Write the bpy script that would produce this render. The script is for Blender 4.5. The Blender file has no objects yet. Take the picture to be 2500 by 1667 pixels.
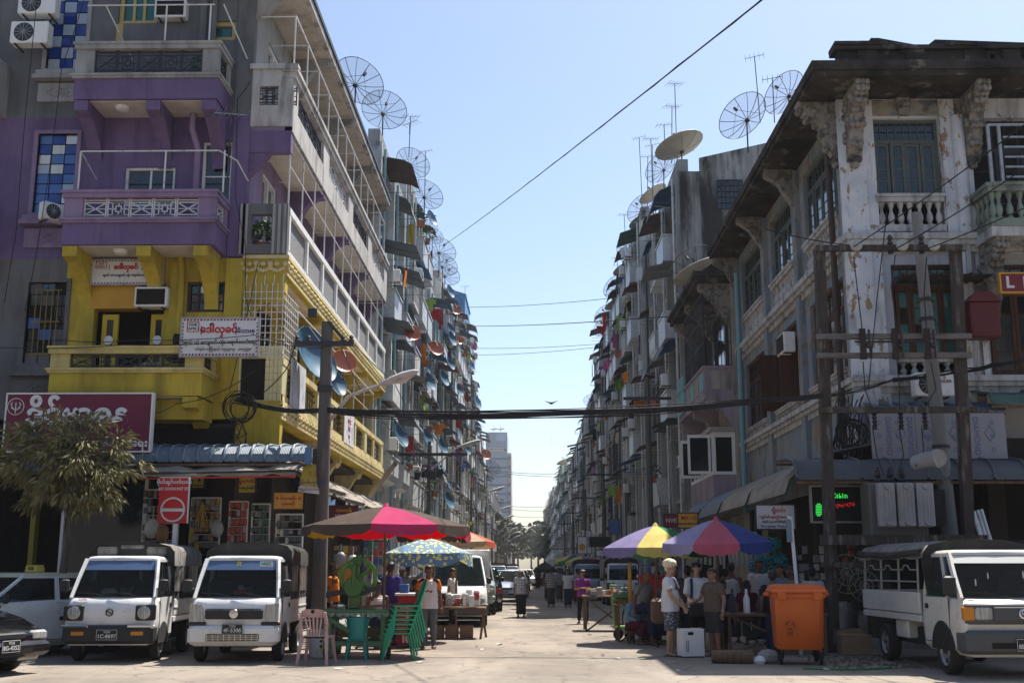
import bpy, math, random
from mathutils import Vector, Matrix
S = bpy.context.scene; COL = S.collection; R = random.Random(11)
rad = math.radians; PI = math.pi
# ---------------------------------------------------------------- camera, sky, sun, exposure
FPX = 2750.0; EYE = 1.5
PIT = math.atan(553.5/FPX); YAW = math.atan(47*math.cos(PIT)/FPX)
cd = bpy.data.cameras.new('camera'); cam = bpy.data.objects.new('camera', cd); COL.objects.link(cam)
cd.sensor_width = 36; cd.lens = FPX/2500*36; cd.clip_end = 6000; cd.clip_start = .1
cam.location = (0, 0, EYE); cam.rotation_euler = (PI/2+PIT, 0, YAW); S.camera = cam
SUN = Vector((3.9, 5.5, 12.1)).normalized()
W = bpy.data.worlds.new('World'); S.world = W; W.use_nodes = True
nt = W.node_tree; sky = nt.nodes.new('ShaderNodeTexSky'); sky.sky_type = 'NISHITA'; sky.sun_disc = False
sky.sun_elevation = math.asin(SUN.z); sky.sun_rotation = math.atan2(SUN.x, SUN.y)
sky.air_density = 1.0; sky.dust_density = 1.3; sky.ozone_density = 1.4; sky.altitude = 0
nt.links.new(sky.outputs[0], nt.nodes['Background'].inputs[0]); nt.nodes['Background'].inputs[1].default_value = .085
sl = bpy.data.lights.new('sun', 'SUN'); sl.energy = 4.4; sl.angle = rad(.5); sl.color = (1, .94, .85)
so = bpy.data.objects.new('sun', sl); COL.objects.link(so); so.rotation_euler = SUN.to_track_quat('Z', 'Y').to_euler(); so.location = (40, 60, 130)
S.view_settings.view_transform = 'Standard'; S.view_settings.look = 'None'; S.view_settings.exposure = 1.15; S.view_settings.gamma = 1
S.view_settings.use_curve_mapping = False
S.render.engine = 'CYCLES'; S.cycles.max_bounces = 6; S.cycles.diffuse_bounces = 3; S.cycles.glossy_bounces = 3
S.cycles.transparent_max_bounces = 12; S.cycles.transmission_bounces = 4; S.cycles.use_denoising = True; S.cycles.volume_bounces = 0
# ---------------------------------------------------------------- survey: photo pixel -> metres on a chosen plane
_fw = Vector((-math.sin(YAW)*math.cos(PIT), math.cos(YAW)*math.cos(PIT), math.sin(PIT)))
_rt = Vector((math.cos(YAW), math.sin(YAW), 0)); _up = _rt.cross(_fw)
def ray(u, v): return _fw*FPX + _rt*(u-1250) + _up*(833.5-v)
def at(u, v, Y): r = ray(u, v); return Vector((0, 0, EYE)) + r*(Y/r.y)
def atx(u, v, X): r = ray(u, v); return Vector((0, 0, EYE)) + r*(X/r.x)
def gnd(u, v): r = ray(u, v); return Vector((0, 0, EYE)) + r*(-EYE/r.z)
# ---------------------------------------------------------------- materials
MATS = {}
def M(n, c, r=.75, L=(), bump=0, bs=30, metal=0, spec=.4, emit=0, alpha=1, gen=False, coat=0):
    if n in MATS: return MATS[n]
    m = bpy.data.materials.new(n); m.use_nodes = True; t = m.node_tree; N = t.nodes; b = N['Principled BSDF']; lk = t.links.new
    c = tuple(c[:3])+(1,)
    b.inputs['Base Color'].default_value = c; b.inputs['Roughness'].default_value = r; b.inputs['Metallic'].default_value = metal
    b.inputs['Specular IOR Level'].default_value = spec; b.inputs['Coat Weight'].default_value = coat
    if emit: b.inputs['Emission Color'].default_value = c; b.inputs['Emission Strength'].default_value = emit
    if alpha < 1: b.inputs['Alpha'].default_value = alpha
    if L or bump:
        g = N.new('ShaderNodeNewGeometry'); pos = g.outputs['Position']
        if gen: pos = N.new('ShaderNodeTexCoord').outputs['Object']
    prev = None
    for (lc, sc, lo, hi, amt) in L:
        mp = N.new('ShaderNodeMapping'); mp.inputs['Scale'].default_value = sc if isinstance(sc, tuple) else (sc,)*3
        mp.inputs['Location'].default_value = (R.uniform(0, 9), R.uniform(0, 9), R.uniform(0, 9)); lk(pos, mp.inputs['Vector'])
        nz = N.new('ShaderNodeTexNoise'); nz.inputs['Scale'].default_value = 1; nz.inputs['Detail'].default_value = 5; nz.inputs['Roughness'].default_value = .62
        lk(mp.outputs[0], nz.inputs['Vector'])
        mr = N.new('ShaderNodeMapRange'); mr.inputs['From Min'].default_value = lo; mr.inputs['From Max'].default_value = hi; mr.inputs['To Max'].default_value = amt
        lk(nz.outputs['Fac'], mr.inputs['Value'])
        mx = N.new('ShaderNodeMix'); mx.data_type = 'RGBA'; lk(mr.outputs[0], mx.inputs[0])
        if prev: lk(prev, mx.inputs[6])
        else: mx.inputs[6].default_value = c
        mx.inputs[7].default_value = tuple(lc[:3])+(1,); prev = mx.outputs[2]
    if prev: lk(prev, b.inputs['Base Color'])
    if bump:
        nz = N.new('ShaderNodeTexNoise'); nz.inputs['Scale'].default_value = bs; nz.inputs['Detail'].default_value = 4; lk(pos, nz.inputs['Vector'])
        bp = N.new('ShaderNodeBump'); bp.inputs['Strength'].default_value = bump; bp.inputs['Distance'].default_value = .02
        lk(nz.outputs['Fac'], bp.inputs['Height']); lk(bp.outputs[0], b.inputs['Normal'])
    MATS[n] = m; return m
def dk(c, k): return tuple(x*k for x in c[:3])
def plaster(n, c, dirt=.5, dc=(.035, .03, .026), peel=None, r=.85, bump=.25):
    L = [(dk(c, .72), (.9, .9, .9), .42, .62, .7), (dk(c, .5), (7, 7, .55), .52, .74, dirt*.8), (dc, (1.6, 1.6, .42), .51, .74, dirt)]
    if peel: L.insert(1, (peel, (2.2, 2.2, 1.3), .57, .61, .9))
    return M(n, c, r, L, bump, 22, spec=.2)
def paint(n, c, r=.25, dirt=.25): return M(n, c, r, [(dk(c, .75), (3, 3, 3), .45, .7, dirt), ((.09, .07, .05), (2.5, 2.5, 5), .58, .8, dirt)], coat=.25, spec=.5, gen=True)
def cloth(n, c, var=.35, r=.9): return M(n, c, r, [(dk(c, .62), (14, 14, 5), .42, .66, var), (dk(c, 1.25), (3, 3, 3), .5, .7, var*.6)], .25, 60, spec=.1, gen=True)
def metal(n, c, r=.5, rust=.3): return M(n, c, r, [(dk(c, .65), (4, 4, 4), .4, .65, .5), ((.10, .045, .02), (6, 6, 2), .56, .72, rust)], .08, 40, metal=.0, spec=.45)
def wood(n, c): return M(n, c, .8, [(dk(c, .45), (22, 22, 1.2), .42, .66, .8), (dk(c, 1.5), (9, 9, .8), .55, .72, .5)], .35, 45, spec=.2)
def glassm(n, tint=(.5, .55, .55), opac=.35, rough=.04, refl=1.0):
    m = bpy.data.materials.new(n); m.use_nodes = True; t = m.node_tree; N = t.nodes; b = N['Principled BSDF']; lk = t.links.new
    b.inputs['Base Color'].default_value = dk(tint, .06)+(1,); b.inputs['Roughness'].default_value = rough; b.inputs['Specular IOR Level'].default_value = .5*refl
    tr = N.new('ShaderNodeBsdfTransparent'); tr.inputs[0].default_value = tint+(1,)
    mx = N.new('ShaderNodeMixShader'); fr = N.new('ShaderNodeFresnel'); fr.inputs[0].default_value = 1.45
    ad = N.new('ShaderNodeMath'); ad.operation = 'ADD'; ad.use_clamp = True; ad.inputs[1].default_value = opac; lk(fr.outputs[0], ad.inputs[0])
    lk(ad.outputs[0], mx.inputs[0]); lk(tr.outputs[0], mx.inputs[1]); lk(b.outputs[0], mx.inputs[2]); lk(mx.outputs[0], N['Material Output'].inputs[0])
    MATS[n] = m; return m
# ---------------------------------------------------------------- geometry builder
def frame(d):
    d = Vector(d).normalized(); a = Vector((0, 0, 1)) if abs(d.z) < .92 else Vector((0, 1, 0))
    x = d.cross(a).normalized(); return x, x.cross(d).normalized()
class B:
    def __init__(s): s.v = []; s.f = []; s.m = []; s.s = []; s.mi = 0; s.sm = False
    def add(s, vs, fs, sm=None):
        o = len(s.v); s.v += [tuple(p) for p in vs]
        for f in fs: s.f.append([i+o for i in f]); s.m.append(s.mi); s.s.append(s.sm if sm is None else sm)
        return s
    def box(s, x0, x1, y0, y1, z0, z1):
        return s.add([(x0, y0, z0), (x1, y0, z0), (x1, y1, z0), (x0, y1, z0), (x0, y0, z1), (x1, y0, z1), (x1, y1, z1), (x0, y1, z1)],
                     [(0, 3, 2, 1), (4, 5, 6, 7), (0, 1, 5, 4), (1, 2, 6, 5), (2, 3, 7, 6), (3, 0, 4, 7)], False)
    def rbox(s, x0, x1, y0, y1, z0, z1, c=.01):     # chamfered box
        rings = []
        for z, k in ((z0, c), (z0+c, 0), (z1-c, 0), (z1, c)):
            rings.append([(x0+k+c, y0+k, z), (x1-k-c, y0+k, z), (x1-k, y0+k+c, z), (x1-k, y1-k-c, z), (x1-k-c, y1-k, z), (x0+k+c, y1-k, z), (x0+k, y1-k-c, z), (x0+k, y0+k+c, z)])
        return s.loft(rings)
    def loft(s, rings, caps=True, sm=None, closed=True):
        n = len(rings[0]); vs = [p for r in rings for p in r]; fs = []
        for i in range(len(rings)-1):
            for j in range(n if closed else n-1):
                a = i*n+j; b = i*n+(j+1) % n; fs.append((a, b, b+n, a+n))
        if caps and closed: fs.append(tuple(range(n-1, -1, -1))); fs.append(tuple(range((len(rings)-1)*n, len(rings)*n)))
        return s.add(vs, fs, sm)
    def tube(s, pts, r, n=6, caps=True, sm=True, flat=None):
        pts = [Vector(p) for p in pts]; rs = r if isinstance(r, (list, tuple)) else [r]*len(pts); rings = []
        ref = None
        for i, p in enumerate(pts):
            d = (pts[min(i+1, len(pts)-1)]-pts[max(i-1, 0)])
            if d.length < 1e-9: d = Vector((0, 0, 1))
            d.normalize()
            if ref is None: x, y = frame(d)
            else:
                x = ref-d*ref.dot(d)
                if x.length < 1e-6: x, _ = frame(d)
                x.normalize()
            y = d.cross(x); ref = x
            rr = rs[i]; ra, rb = rr if isinstance(rr, tuple) else (rr, rr)
            rings.append([p+x*(math.cos(2*PI*k/n+PI/n)*ra)+y*(math.sin(2*PI*k/n+PI/n)*rb) for k in range(n)])
        return s.loft(rings, caps, sm)
    def bar(s, a, b, w=.03): return s.tube([a, b], w*.7071, 4, True, False)
    def prism(s, poly, ax, a0, a1):
        def P(p, a): return (a, p[0], p[1]) if ax == 'x' else (p[0], a, p[1]) if ax == 'y' else (p[0], p[1], a)
        n = len(poly); vs = [P(p, a0) for p in poly]+[P(p, a1) for p in poly]
        fs = [tuple(range(n-1, -1, -1)), tuple(range(n, 2*n))]+[(i, (i+1) % n, (i+1) % n+n, i+n) for i in range(n)]
        return s.add(vs, fs, False)
    def lathe(s, prof, c=(0, 0, 0), n=12, ax='z', sm=True, a0=0, a1=2*PI):
        rings = []; full = abs(a1-a0-2*PI) < 1e-6; k = n if full else n+1
        for i in range(k):
            t = a0+(a1-a0)*i/n; q = []
            for (r, h) in prof:
                x, y = r*math.cos(t), r*math.sin(t)
                q.append((c[0]+x, c[1]+y, c[2]+h) if ax == 'z' else (c[0]+h, c[1]+x, c[2]+y) if ax == 'x' else (c[0]+x, c[1]+h, c[2]+y))
            rings.append(q)
        m = len(prof); vs = [p for q in rings for p in q]; fs = []
        for i in range(n):
            for j in range(m-1): a = i*m+j; b = ((i+1) % k)*m+j; fs.append((a, b, b+1, a+1))
        return s.add(vs, fs, sm)
    def sph(s, c, r, nu=10, nv=6, sm=True):
        r = r if isinstance(r, (tuple, list)) else (r, r, r); rings = []
        for j in range(1, nv):
            t = PI*j/nv-PI/2
            rings.append([(c[0]+r[0]*math.cos(t)*math.cos(2*PI*i/nu), c[1]+r[1]*math.cos(t)*math.sin(2*PI*i/nu), c[2]+r[2]*math.sin(t)) for i in range(nu)])
        vs = [p for q in rings for p in q]+[(c[0], c[1], c[2]-r[2]), (c[0], c[1], c[2]+r[2])]; fs = []; b = (nv-1)*nu
        for j in range(nv-2):
            for i in range(nu): fs.append((j*nu+i, j*nu+(i+1) % nu, (j+1)*nu+(i+1) % nu, (j+1)*nu+i))
        for i in range(nu): fs.append((b, (i+1) % nu, i)); fs.append((b+1, (nv-2)*nu+i, (nv-2)*nu+(i+1) % nu))
        return s.add(vs, fs, sm)
    def quad(s, a, b, c, d): return s.add([a, b, c, d], [(0, 1, 2, 3)], False)
    def sheet(s, fn, nu, nv, t=0, sm=True):       # fn(a,b)->point; t = thickness along -z
        vs = [fn(i/nu, j/nv) for j in range(nv+1) for i in range(nu+1)]; k = nu+1
        fs = [(j*k+i, j*k+i+1, (j+1)*k+i+1, (j+1)*k+i) for j in range(nv) for i in range(nu)]
        return s.add(vs, fs, sm)
    def mesh(s, name, mats, off=(0, 0, 0)):
        me = bpy.data.meshes.new(name); ox, oy, oz = off
        me.from_pydata([(x-ox, y-oy, z-oz) for x, y, z in s.v], [], s.f)
        for m in (mats if isinstance(mats, (list, tuple)) else [mats]): me.materials.append(m)
        if any(s.m): me.polygons.foreach_set('material_index', s.m)
        if any(s.s):
            me.polygons.foreach_set('use_smooth', s.s); me.set_sharp_from_angle(angle=rad(42))
        me.update(); return me
# ---------------------------------------------------------------- objects
ORG = {}
def org(p): return ORG.get(p.name, Vector()) if p else Vector()
def props(o, label=None, cat=None, group=None, kind=None):
    for k, v in (('label', label), ('category', cat), ('group', group), ('kind', kind)):
        if v: o[k] = v
    return o
def T(name, label, cat, loc=(0, 0, 0), rz=0, group=None, local=False):
    o = bpy.data.objects.new(name, None); COL.objects.link(o); o.location = loc; o.rotation_euler.z = rz; o.empty_display_size = .2
    ORG[o.name] = Vector() if (local or rz) else Vector(loc); return props(o, label, cat, group)
def ob(name, b, m, parent=None, label=None, cat=None, group=None, kind=None):
    if parent is None and kind is None:
        xs, ys, zs = zip(*b.v); off = Vector(((min(xs)+max(xs))/2, (min(ys)+max(ys))/2, min(zs)))
    else: off = org(parent)
    o = bpy.data.objects.new(name, b.mesh(name, m, off)); COL.objects.link(o)
    if parent: o.parent = parent
    elif kind is None: o.location = off
    ORG[o.name] = off; return props(o, label, cat, group, kind)
def inst(name, me, parent, loc, rz=0, sc=None, label=None):
    o = bpy.data.objects.new(name, me); COL.objects.link(o); o.parent = parent; o.location = Vector(loc)-org(parent)
    if rz: o.rotation_euler.z = rz
    if sc: o.scale = sc
    if label: o['label'] = label
    ORG[o.name] = Vector(loc); return o
_ub = {}
def bx(parent, name, x0, x1, y0, y1, z0, z1, m, label=None):
    if m.name not in _ub: _ub[m.name] = B().box(-.5, .5, -.5, .5, -.5, .5).mesh('block', m)
    return inst(name, _ub[m.name], parent, ((x0+x1)/2, (y0+y1)/2, (z0+z1)/2), 0, (abs(x1-x0), abs(y1-y0), abs(z1-z0)), label)
def kids(o): return [c for c in o.children]
def dup(o, parent=None, loc=None, rz=None, label=None, group=None, swap=None):
    c = o.copy(); COL.objects.link(c); c.parent = parent
    if loc is not None: c.location = loc
    if rz is not None: c.rotation_euler.z = rz
    if label: c['label'] = label
    if group: c['group'] = group
    if swap and c.type == 'MESH':
        for i, sl_ in enumerate(c.material_slots):
            nm_ = sl_.material.name if sl_.material else ''
            if nm_ in swap: sl_.link = 'OBJECT'; sl_.material = swap[nm_]
    ORG[c.name] = ORG.get(o.name, Vector())
    if c.type == 'FONT': TXT.append(c)
    for ch in kids(o): dup(ch, c, swap=swap)
    return c
def holes(b, ax, p0, p1, a0, a1, z0, z1, H):          # wall slab with rectangular openings; ax='x': spans x at y p0..p1
    A = sorted({a0, a1, *[h[0] for h in H], *[h[1] for h in H]}); Z = sorted({z0, z1, *[h[2] for h in H], *[h[3] for h in H]})
    A = [a for a in A if a0 <= a <= a1]; Z = [z for z in Z if z0 <= z <= z1]
    for j in range(len(Z)-1):
        i = 0
        while i < len(A)-1:
            def solid(i): c = ((A[i]+A[i+1])/2, (Z[j]+Z[j+1])/2); return not any(h[0] < c[0] < h[1] and h[2] < c[1] < h[3] for h in H)
            if not solid(i): i += 1; continue
            k = i
            while k < len(A)-1 and solid(k): k += 1
            if ax == 'x': b.box(A[i], A[k], p0, p1, Z[j], Z[j+1])
            else: b.box(p0, p1, A[i], A[k], Z[j], Z[j+1])
            i = k
    return b
def text(s, parent, loc, size, m, name='lettering', rz=0, align='CENTER', ext=.003, rx=PI/2, sx=1, bold=0):
    c = bpy.data.curves.new(name, 'FONT'); c.body = s; c.size = size; c.align_x = align; c.align_y = 'CENTER'; c.extrude = ext; c.offset = bold; c.resolution_u = 3
    c.materials.append(m); o = bpy.data.objects.new(name, c); COL.objects.link(o); o.parent = parent
    o.location = Vector(loc)-org(parent); o.rotation_euler = (rx, 0, rz); o.scale = (sx, 1, 1); TXT.append(o); return o
TXT = []
def bake_text():                       # letters become plain meshes at the end
    dg = bpy.context.evaluated_depsgraph_get(); done = []
    for o in TXT:
        me = bpy.data.meshes.new_from_object(o.evaluated_get(dg)); n = o.name; p = o.parent
        q = bpy.data.objects.new('lettering', me); COL.objects.link(q); q.parent = p; q.location = o.location; q.rotation_euler = o.rotation_euler; q.scale = o.scale
        done.append(o)
    for o in done: bpy.data.objects.remove(o)
ORD = ['ground', 'first', 'second', 'third', 'fourth', 'fifth', 'sixth', 'seventh', 'eighth']
# shared materials
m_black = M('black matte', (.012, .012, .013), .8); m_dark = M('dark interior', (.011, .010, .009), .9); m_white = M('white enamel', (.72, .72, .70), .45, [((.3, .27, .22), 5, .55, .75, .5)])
m_rub = M('tyre rubber', (.018, .018, .018), .85); m_chrome = M('chrome', (.6, .6, .6), .18, metal=1); m_steel = M('galvanised steel', (.36, .37, .37), .45, [((.14, .12, .1), 6, .5, .75, .6)], metal=.6)
m_cable = M('black cable', (.012, .012, .012), .7); m_rail = M('white rail paint', (.6, .6, .58), .5, [((.16, .1, .07), 9, .55, .7, .6)]); m_iron = M('dark iron', (.03, .03, .035), .55)
m_glass = glassm('clear tinted glass', (.42, .48, .46), .12); m_dglass = M('dark window glass', (.012, .016, .02), .06, spec=.7)
m_teal = M('teal glass', (.01, .10, .10), .12, spec=.6); m_concr = plaster('stained concrete', (.33, .32, .30), .75); m_soff = plaster('cream soffit', (.62, .56, .49), .18)
m_red = paint('red paint', (.55, .02, .02)); m_yell = paint('yellow paint', (.72, .55, .06)); m_blu = paint('blue paint', (.03, .10, .3)); m_grn = paint('green paint', (.02, .22, .05))
m_skin = M('skin', (.30, .16, .10), .55, [((.22, .11, .07), 8, .45, .65, .5)], spec=.3, gen=True); m_hair = M('black hair', (.012, .010, .010), .55, bump=.3, bs=90, gen=True)
# ---------------------------------------------------------------- ground, roads, pavements
m_earth = M('dusty ground', (.25, .215, .18), .95, [((.15, .125, .10), .35, .4, .65, .7), ((.33, .29, .25), 1.3, .5, .7, .5), ((.08, .07, .06), 5, .62, .75, .5)], .5, 14)
m_road = M('dusty asphalt', (.25, .212, .17), .93, [((.15, .128, .106), .28, .42, .6, .8), ((.33, .285, .23), (.7, .16, .7), .5, .72, .7), ((.12, .105, .09), (2.2, .7, 2.2), .56, .72, .6), ((.07, .06, .055), (.9, .9, .9), .66, .76, .5)], .45, 30)
m_pave = M('concrete paving', (.24, .23, .21), .9, [((.12, .11, .1), 2, .45, .7, .7)], .3, 20)
def _crack(m):
    t = m.node_tree; N = t.nodes; L_ = t.links.new; b = N['Principled BSDF']; src = b.inputs['Base Color'].links[0].from_socket; g = N.new('ShaderNodeNewGeometry'); n = N.new('ShaderNodeTexNoise'); n.inputs['Scale'].default_value = 1.3; n.inputs['Detail'].default_value = 5; L_(g.outputs['Position'], n.inputs['Vector'])
    a = N.new('ShaderNodeVectorMath'); a.operation = 'MULTIPLY_ADD'; a.inputs[1].default_value = (1.6, 1.6, 0); L_(n.outputs['Color'], a.inputs[0]); L_(g.outputs['Position'], a.inputs[2]); v = N.new('ShaderNodeTexVoronoi'); v.feature = 'DISTANCE_TO_EDGE'; v.inputs['Scale'].default_value = .55; L_(a.outputs[0], v.inputs['Vector'])
    r = N.new('ShaderNodeMapRange'); r.inputs['From Max'].default_value = .022; r.inputs['To Min'].default_value = .6; r.inputs['To Max'].default_value = 0; L_(v.outputs['Distance'], r.inputs['Value']); x = N.new('ShaderNodeMix'); x.data_type = 'RGBA'; x.inputs[7].default_value = (.07, .06, .05, 1); L_(r.outputs[0], x.inputs[0]); L_(src, x.inputs[6]); L_(x.outputs[2], b.inputs['Base Color'])
_crack(m_road)
ob('ground', B().quad((-900, -60, 0), (900, -60, 0), (900, 2500, 0), (-900, 2500, 0)), m_earth, kind='structure')
ob('road', B().quad((-60, -30, .004), (60, -30, .004), (60, 18.3, .004), (-60, 18.3, .004)), m_road, kind='structure')
ob('street', B().quad((-4.6, 18.3, .004), (4.7, 18.3, .004), (4.7, 600, .004), (-4.6, 600, .004)), m_road, kind='structure')
ob('pavement', B().box(-30, -4.75, 22.6, 41, -.2, .13).box(-30, -4.75, 41, 400, -.2, .13), m_pave, kind='structure')
ob('pavement', B().box(5.2, 30, 22.4, 400, -.2, .13), m_pave, kind='structure')
m_pap = M('scrap paper', (.6, .58, .54), .9); m_brs = M('brown scrap', (.18, .09, .05), .9)
for k in range(26):
    if k < 12: x, y = R.uniform(-3.5, 4.4), R.uniform(17.0, 24)
    else: x, y = R.uniform(-3.4, -1.2) if R.random() < .6 else R.uniform(1, 3), R.uniform(20, 40)
    b = B(); s_ = R.uniform(.03, .08); a = R.uniform(0, 6)
    pts = [(x+s_*math.cos(a+q)*R.uniform(.6, 1.3), y+s_*math.sin(a+q)*R.uniform(.6, 1.3), .006+R.uniform(0, .03)) for q in (0, 1.5, 3.1, 4.6)]
    b.quad(*pts).quad(*[(p[0], p[1], p[2]+.004) for p in pts[::-1]])
    o = ob('litter_scrap', b, m_pap if R.random() < .7 else m_brs, None, 'small scrap of litter lying on the dusty street', 'litter', 'scraps of litter on the street')
# ---------------------------------------------------------------- left corner building
m_pur = plaster('purple plaster', (.165, .115, .23), .6, (.06, .04, .08)); m_purd = plaster('mauve plaster', (.27, .195, .31), .5, (.08, .05, .08))
m_yel = plaster('yellow plaster', (.50, .375, .05), .6, (.07, .055, .02)); m_yel2 = plaster('pale yellow trim', (.60, .50, .20), .45, (.06, .05, .03))
m_gry = plaster('grey cement', (.15, .15, .155), .6); m_grl = plaster('pale grey trim', (.36, .35, .34), .6)
m_stain = plaster('black stained parapet', (.50, .48, .46), 1.0, (.018, .018, .018)); m_orn = plaster('cream stucco', (.62, .52, .26), .55, (.10, .07, .03))
m_mus = M('mustard frame', (.42, .33, .12), .6); m_ydoor = M('yellow door paint', (.50, .34, .01), .45); m_ora = M('orange panel', (.50, .27, .02), .5, [((.36, .18, .02), 2, .45, .7, .5)])
m_brn = M('dark brown frame', (.045, .03, .022), .55); m_tileb = M('blue glass tile', (.008, .035, .22), .12, spec=.6); m_tilew = M('pale glass tile', (.32, .38, .46), .15, spec=.6); m_tilem = M('mid blue glass tile', (.05, .12, .33), .12, spec=.6); m_tiler = M('mirror glass tile', (.55, .50, .42), .08, metal=.5)
CB = T('corner_building', 'yellow and purple corner apartment house with wrap-around balconies on four floors', 'building', (-8.5, 23.6, 0))
YF = 23.6; XL, XS, YE = -12.1, -6.25, 40.2
F1, F2, F3, F4 = 4.95, 8.15, 11.4, 14.9
def fz(v, Y=YF): return at(1000, v, Y).z
def fx(u, v, Y=YF): return at(u, v, Y).x
# openings: (u0,u1,v0,v1) on the front wall
def op(u0, u1, v0, v1, Y=YF): vm = (v0+v1)/2; return (fx(u0, vm, Y), fx(u1, vm, Y), fz(v1, Y), fz(v0, Y))
st1, st2, st3 = op(64, 158, 686, 884), op(88, 184, 322, 516), op(122, 214, -60, 163)
al1, w1 = op(226, 398, 690, 930), op(456, 548, 686, 760)
w2, d2, w3, d3, w3b = op(303, 426, 404, 500), op(492, 566, 343, 510), op(293, 386, -60, 52), op(282, 300, 52, 110), op(513, 576, 48, 95)
def wall(z0, z1, H, m, nm='wall'): return ob(nm, holes(B(), 'x', YF, YF+.25, XL, XS, z0, z1, H), m, CB)
XG = fx(155, 780)
ob('wall', holes(B(), 'x', YF, YF+.25, XG, XS, F1-.35, F2-.03, [al1, w1, st1]), m_yel, CB); ob('wall', holes(B(), 'x', YF, YF+.25, XL, XG, F1-.35, F2-.03, [st1]), m_gry, CB); wall(F2-.03, F3, [w2, d2, st2], m_pur); wall(F3, 17.5, [w3, w3b, d3, st3], m_gry)
sw = [(y, y+1.5, z+.3, z+2.5) for z in (F1, F2, F3) for y in (25, 28.6, 32.4, 36)]
for z0, z1, m in ((F1-.35, F2-.03, m_yel), (F2-.03, F3, m_purd), (F3, F4, m_concr)):
    ob('wall', holes(B(), 'y', XS-.25, XS, YF+.25, YE, z0, z1, sw), m, CB)
for (a, b_, z0, z1) in sw:
    f = B().box(XS-.22, XS-.05, a, a+.08, z0, z1).box(XS-.22, XS-.05, b_-.08, b_, z0, z1).box(XS-.22, XS-.05, a+.08, b_-.08, z1-.08, z1).box(XS-.22, XS-.05, a+.7, a+.78, z0, z1-.08)
    fo = ob('window', f, m_white if z0 > F2 else m_brn, CB); bx(fo, 'pane', XS-.16, XS-.14, a+.08, b_-.08, z0, z1-.08, m_dglass)
ob('rear_block', B().box(-12, XS-.3, 28, YE-.02, 4.6, 17), m_gry, CB)
ob('column', B().box(XL+4.3, XL+4.6, YF-.05, YF, F1, F2-.1).box(XS-.35, XS+.02, YF-.06, YF, F1, F2-.05), m_yel, CB)
ob('column', B().box(XS-.35, XS+.02, YF-.06, YF, F2, F3), m_pur, CB)
ob('column', B().box(XS-.35, XS+.02, YF-.06, YF, F3, 17.4), m_gry, CB)
# stair tower glazing: single glass tiles
def tilegrid(q, nx, nz, pal, frame_m):
    x0, x1, z0, z1 = q
    f = ob('stair_window', B().box(x0-.09, x0, YF-.04, YF+.2, z0-.08, z1+.08).box(x1, x1+.09, YF-.04, YF+.2, z0-.08, z1+.08).box(x0, x1, YF-.04, YF+.2, z1, z1+.08).box(x0, x1, YF-.04, YF+.2, z0-.08, z0), frame_m, CB)
    dx, dz = (x1-x0)/nx, (z1-z0)/nz
    for i in range(nx):
        for j in range(nz):
            bx(f, 'glass_tile', x0+i*dx+.012, x0+(i+1)*dx-.012, YF+.05+R.uniform(0, .012), YF+.09, z0+j*dz+.012, z0+(j+1)*dz-.012, pal(i, j))
    bx(f, 'tile_backing', x0, x1, YF+.1, YF+.14, z0, z1, m_dark); return f
tilegrid(st3, 3, 8, lambda i, j: m_tileb if (i+j) % 2 else m_tilew, m_grl)
tilegrid(st2, 3, 8, lambda i, j: R.choice([m_tiler, m_tilem]) if (i+j) % 2 else R.choice([m_tilem, m_tileb, m_tilew]), m_purd)
tilegrid(st1, 3, 7, lambda i, j: R.choice([m_dglass, m_dark, m_dglass, m_tilem, m_gry]), m_gry)
for q, m in ((st3, m_grl), (st2, m_purd), (st1, m_gry)):
    x0, x1, z0, z1 = q
    ob('sill', B().box(x0-.16, x1+.12, YF-.16, YF, z0-.2, z0-.08).box(x0-.2, x1+.14, YF-.22, YF, z0-.3, z0-.2), m, CB)
    p = B().box(x0-.12, x1+.08, YF-.05, YF, z0-.8, z0-.36); ob('relief_panel', p, m, CB)
    d = B()
    for cx, w, h in (((x0+x1)/2-.15, .22, .12), ((x0+x1)/2+.15, .22, .12), ((x0+x1)/2, .16, .1)):
        P = [(cx-w, z0-.58), (cx, z0-.58+h), (cx+w, z0-.58), (cx, z0-.58-h)]
        for i in range(4): d.bar((P[i][0], YF-.055, P[i][1]), (P[(i+1) % 4][0], YF-.055, P[(i+1) % 4][1]), .02)
    ob('diamond_relief', d, m, CB)
xg = (st1[0]+st1[1])/2
g = B()
for k in range(5): g.bar((st1[0]+.2+k*.12, YF-.06, st1[2]+.15), (st1[0]+.2+k*.12, YF-.06, st1[3]-.2), .018)
for k in range(3): g.bar((st1[0]+.15, YF-.06, st1[2]+.2+k*.7), (st1[0]+.75, YF-.06, st1[2]+.2+k*.7), .02)
ob('window_grille', g, M('ochre grille', (.2, .14, .02), .5), CB)
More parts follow.
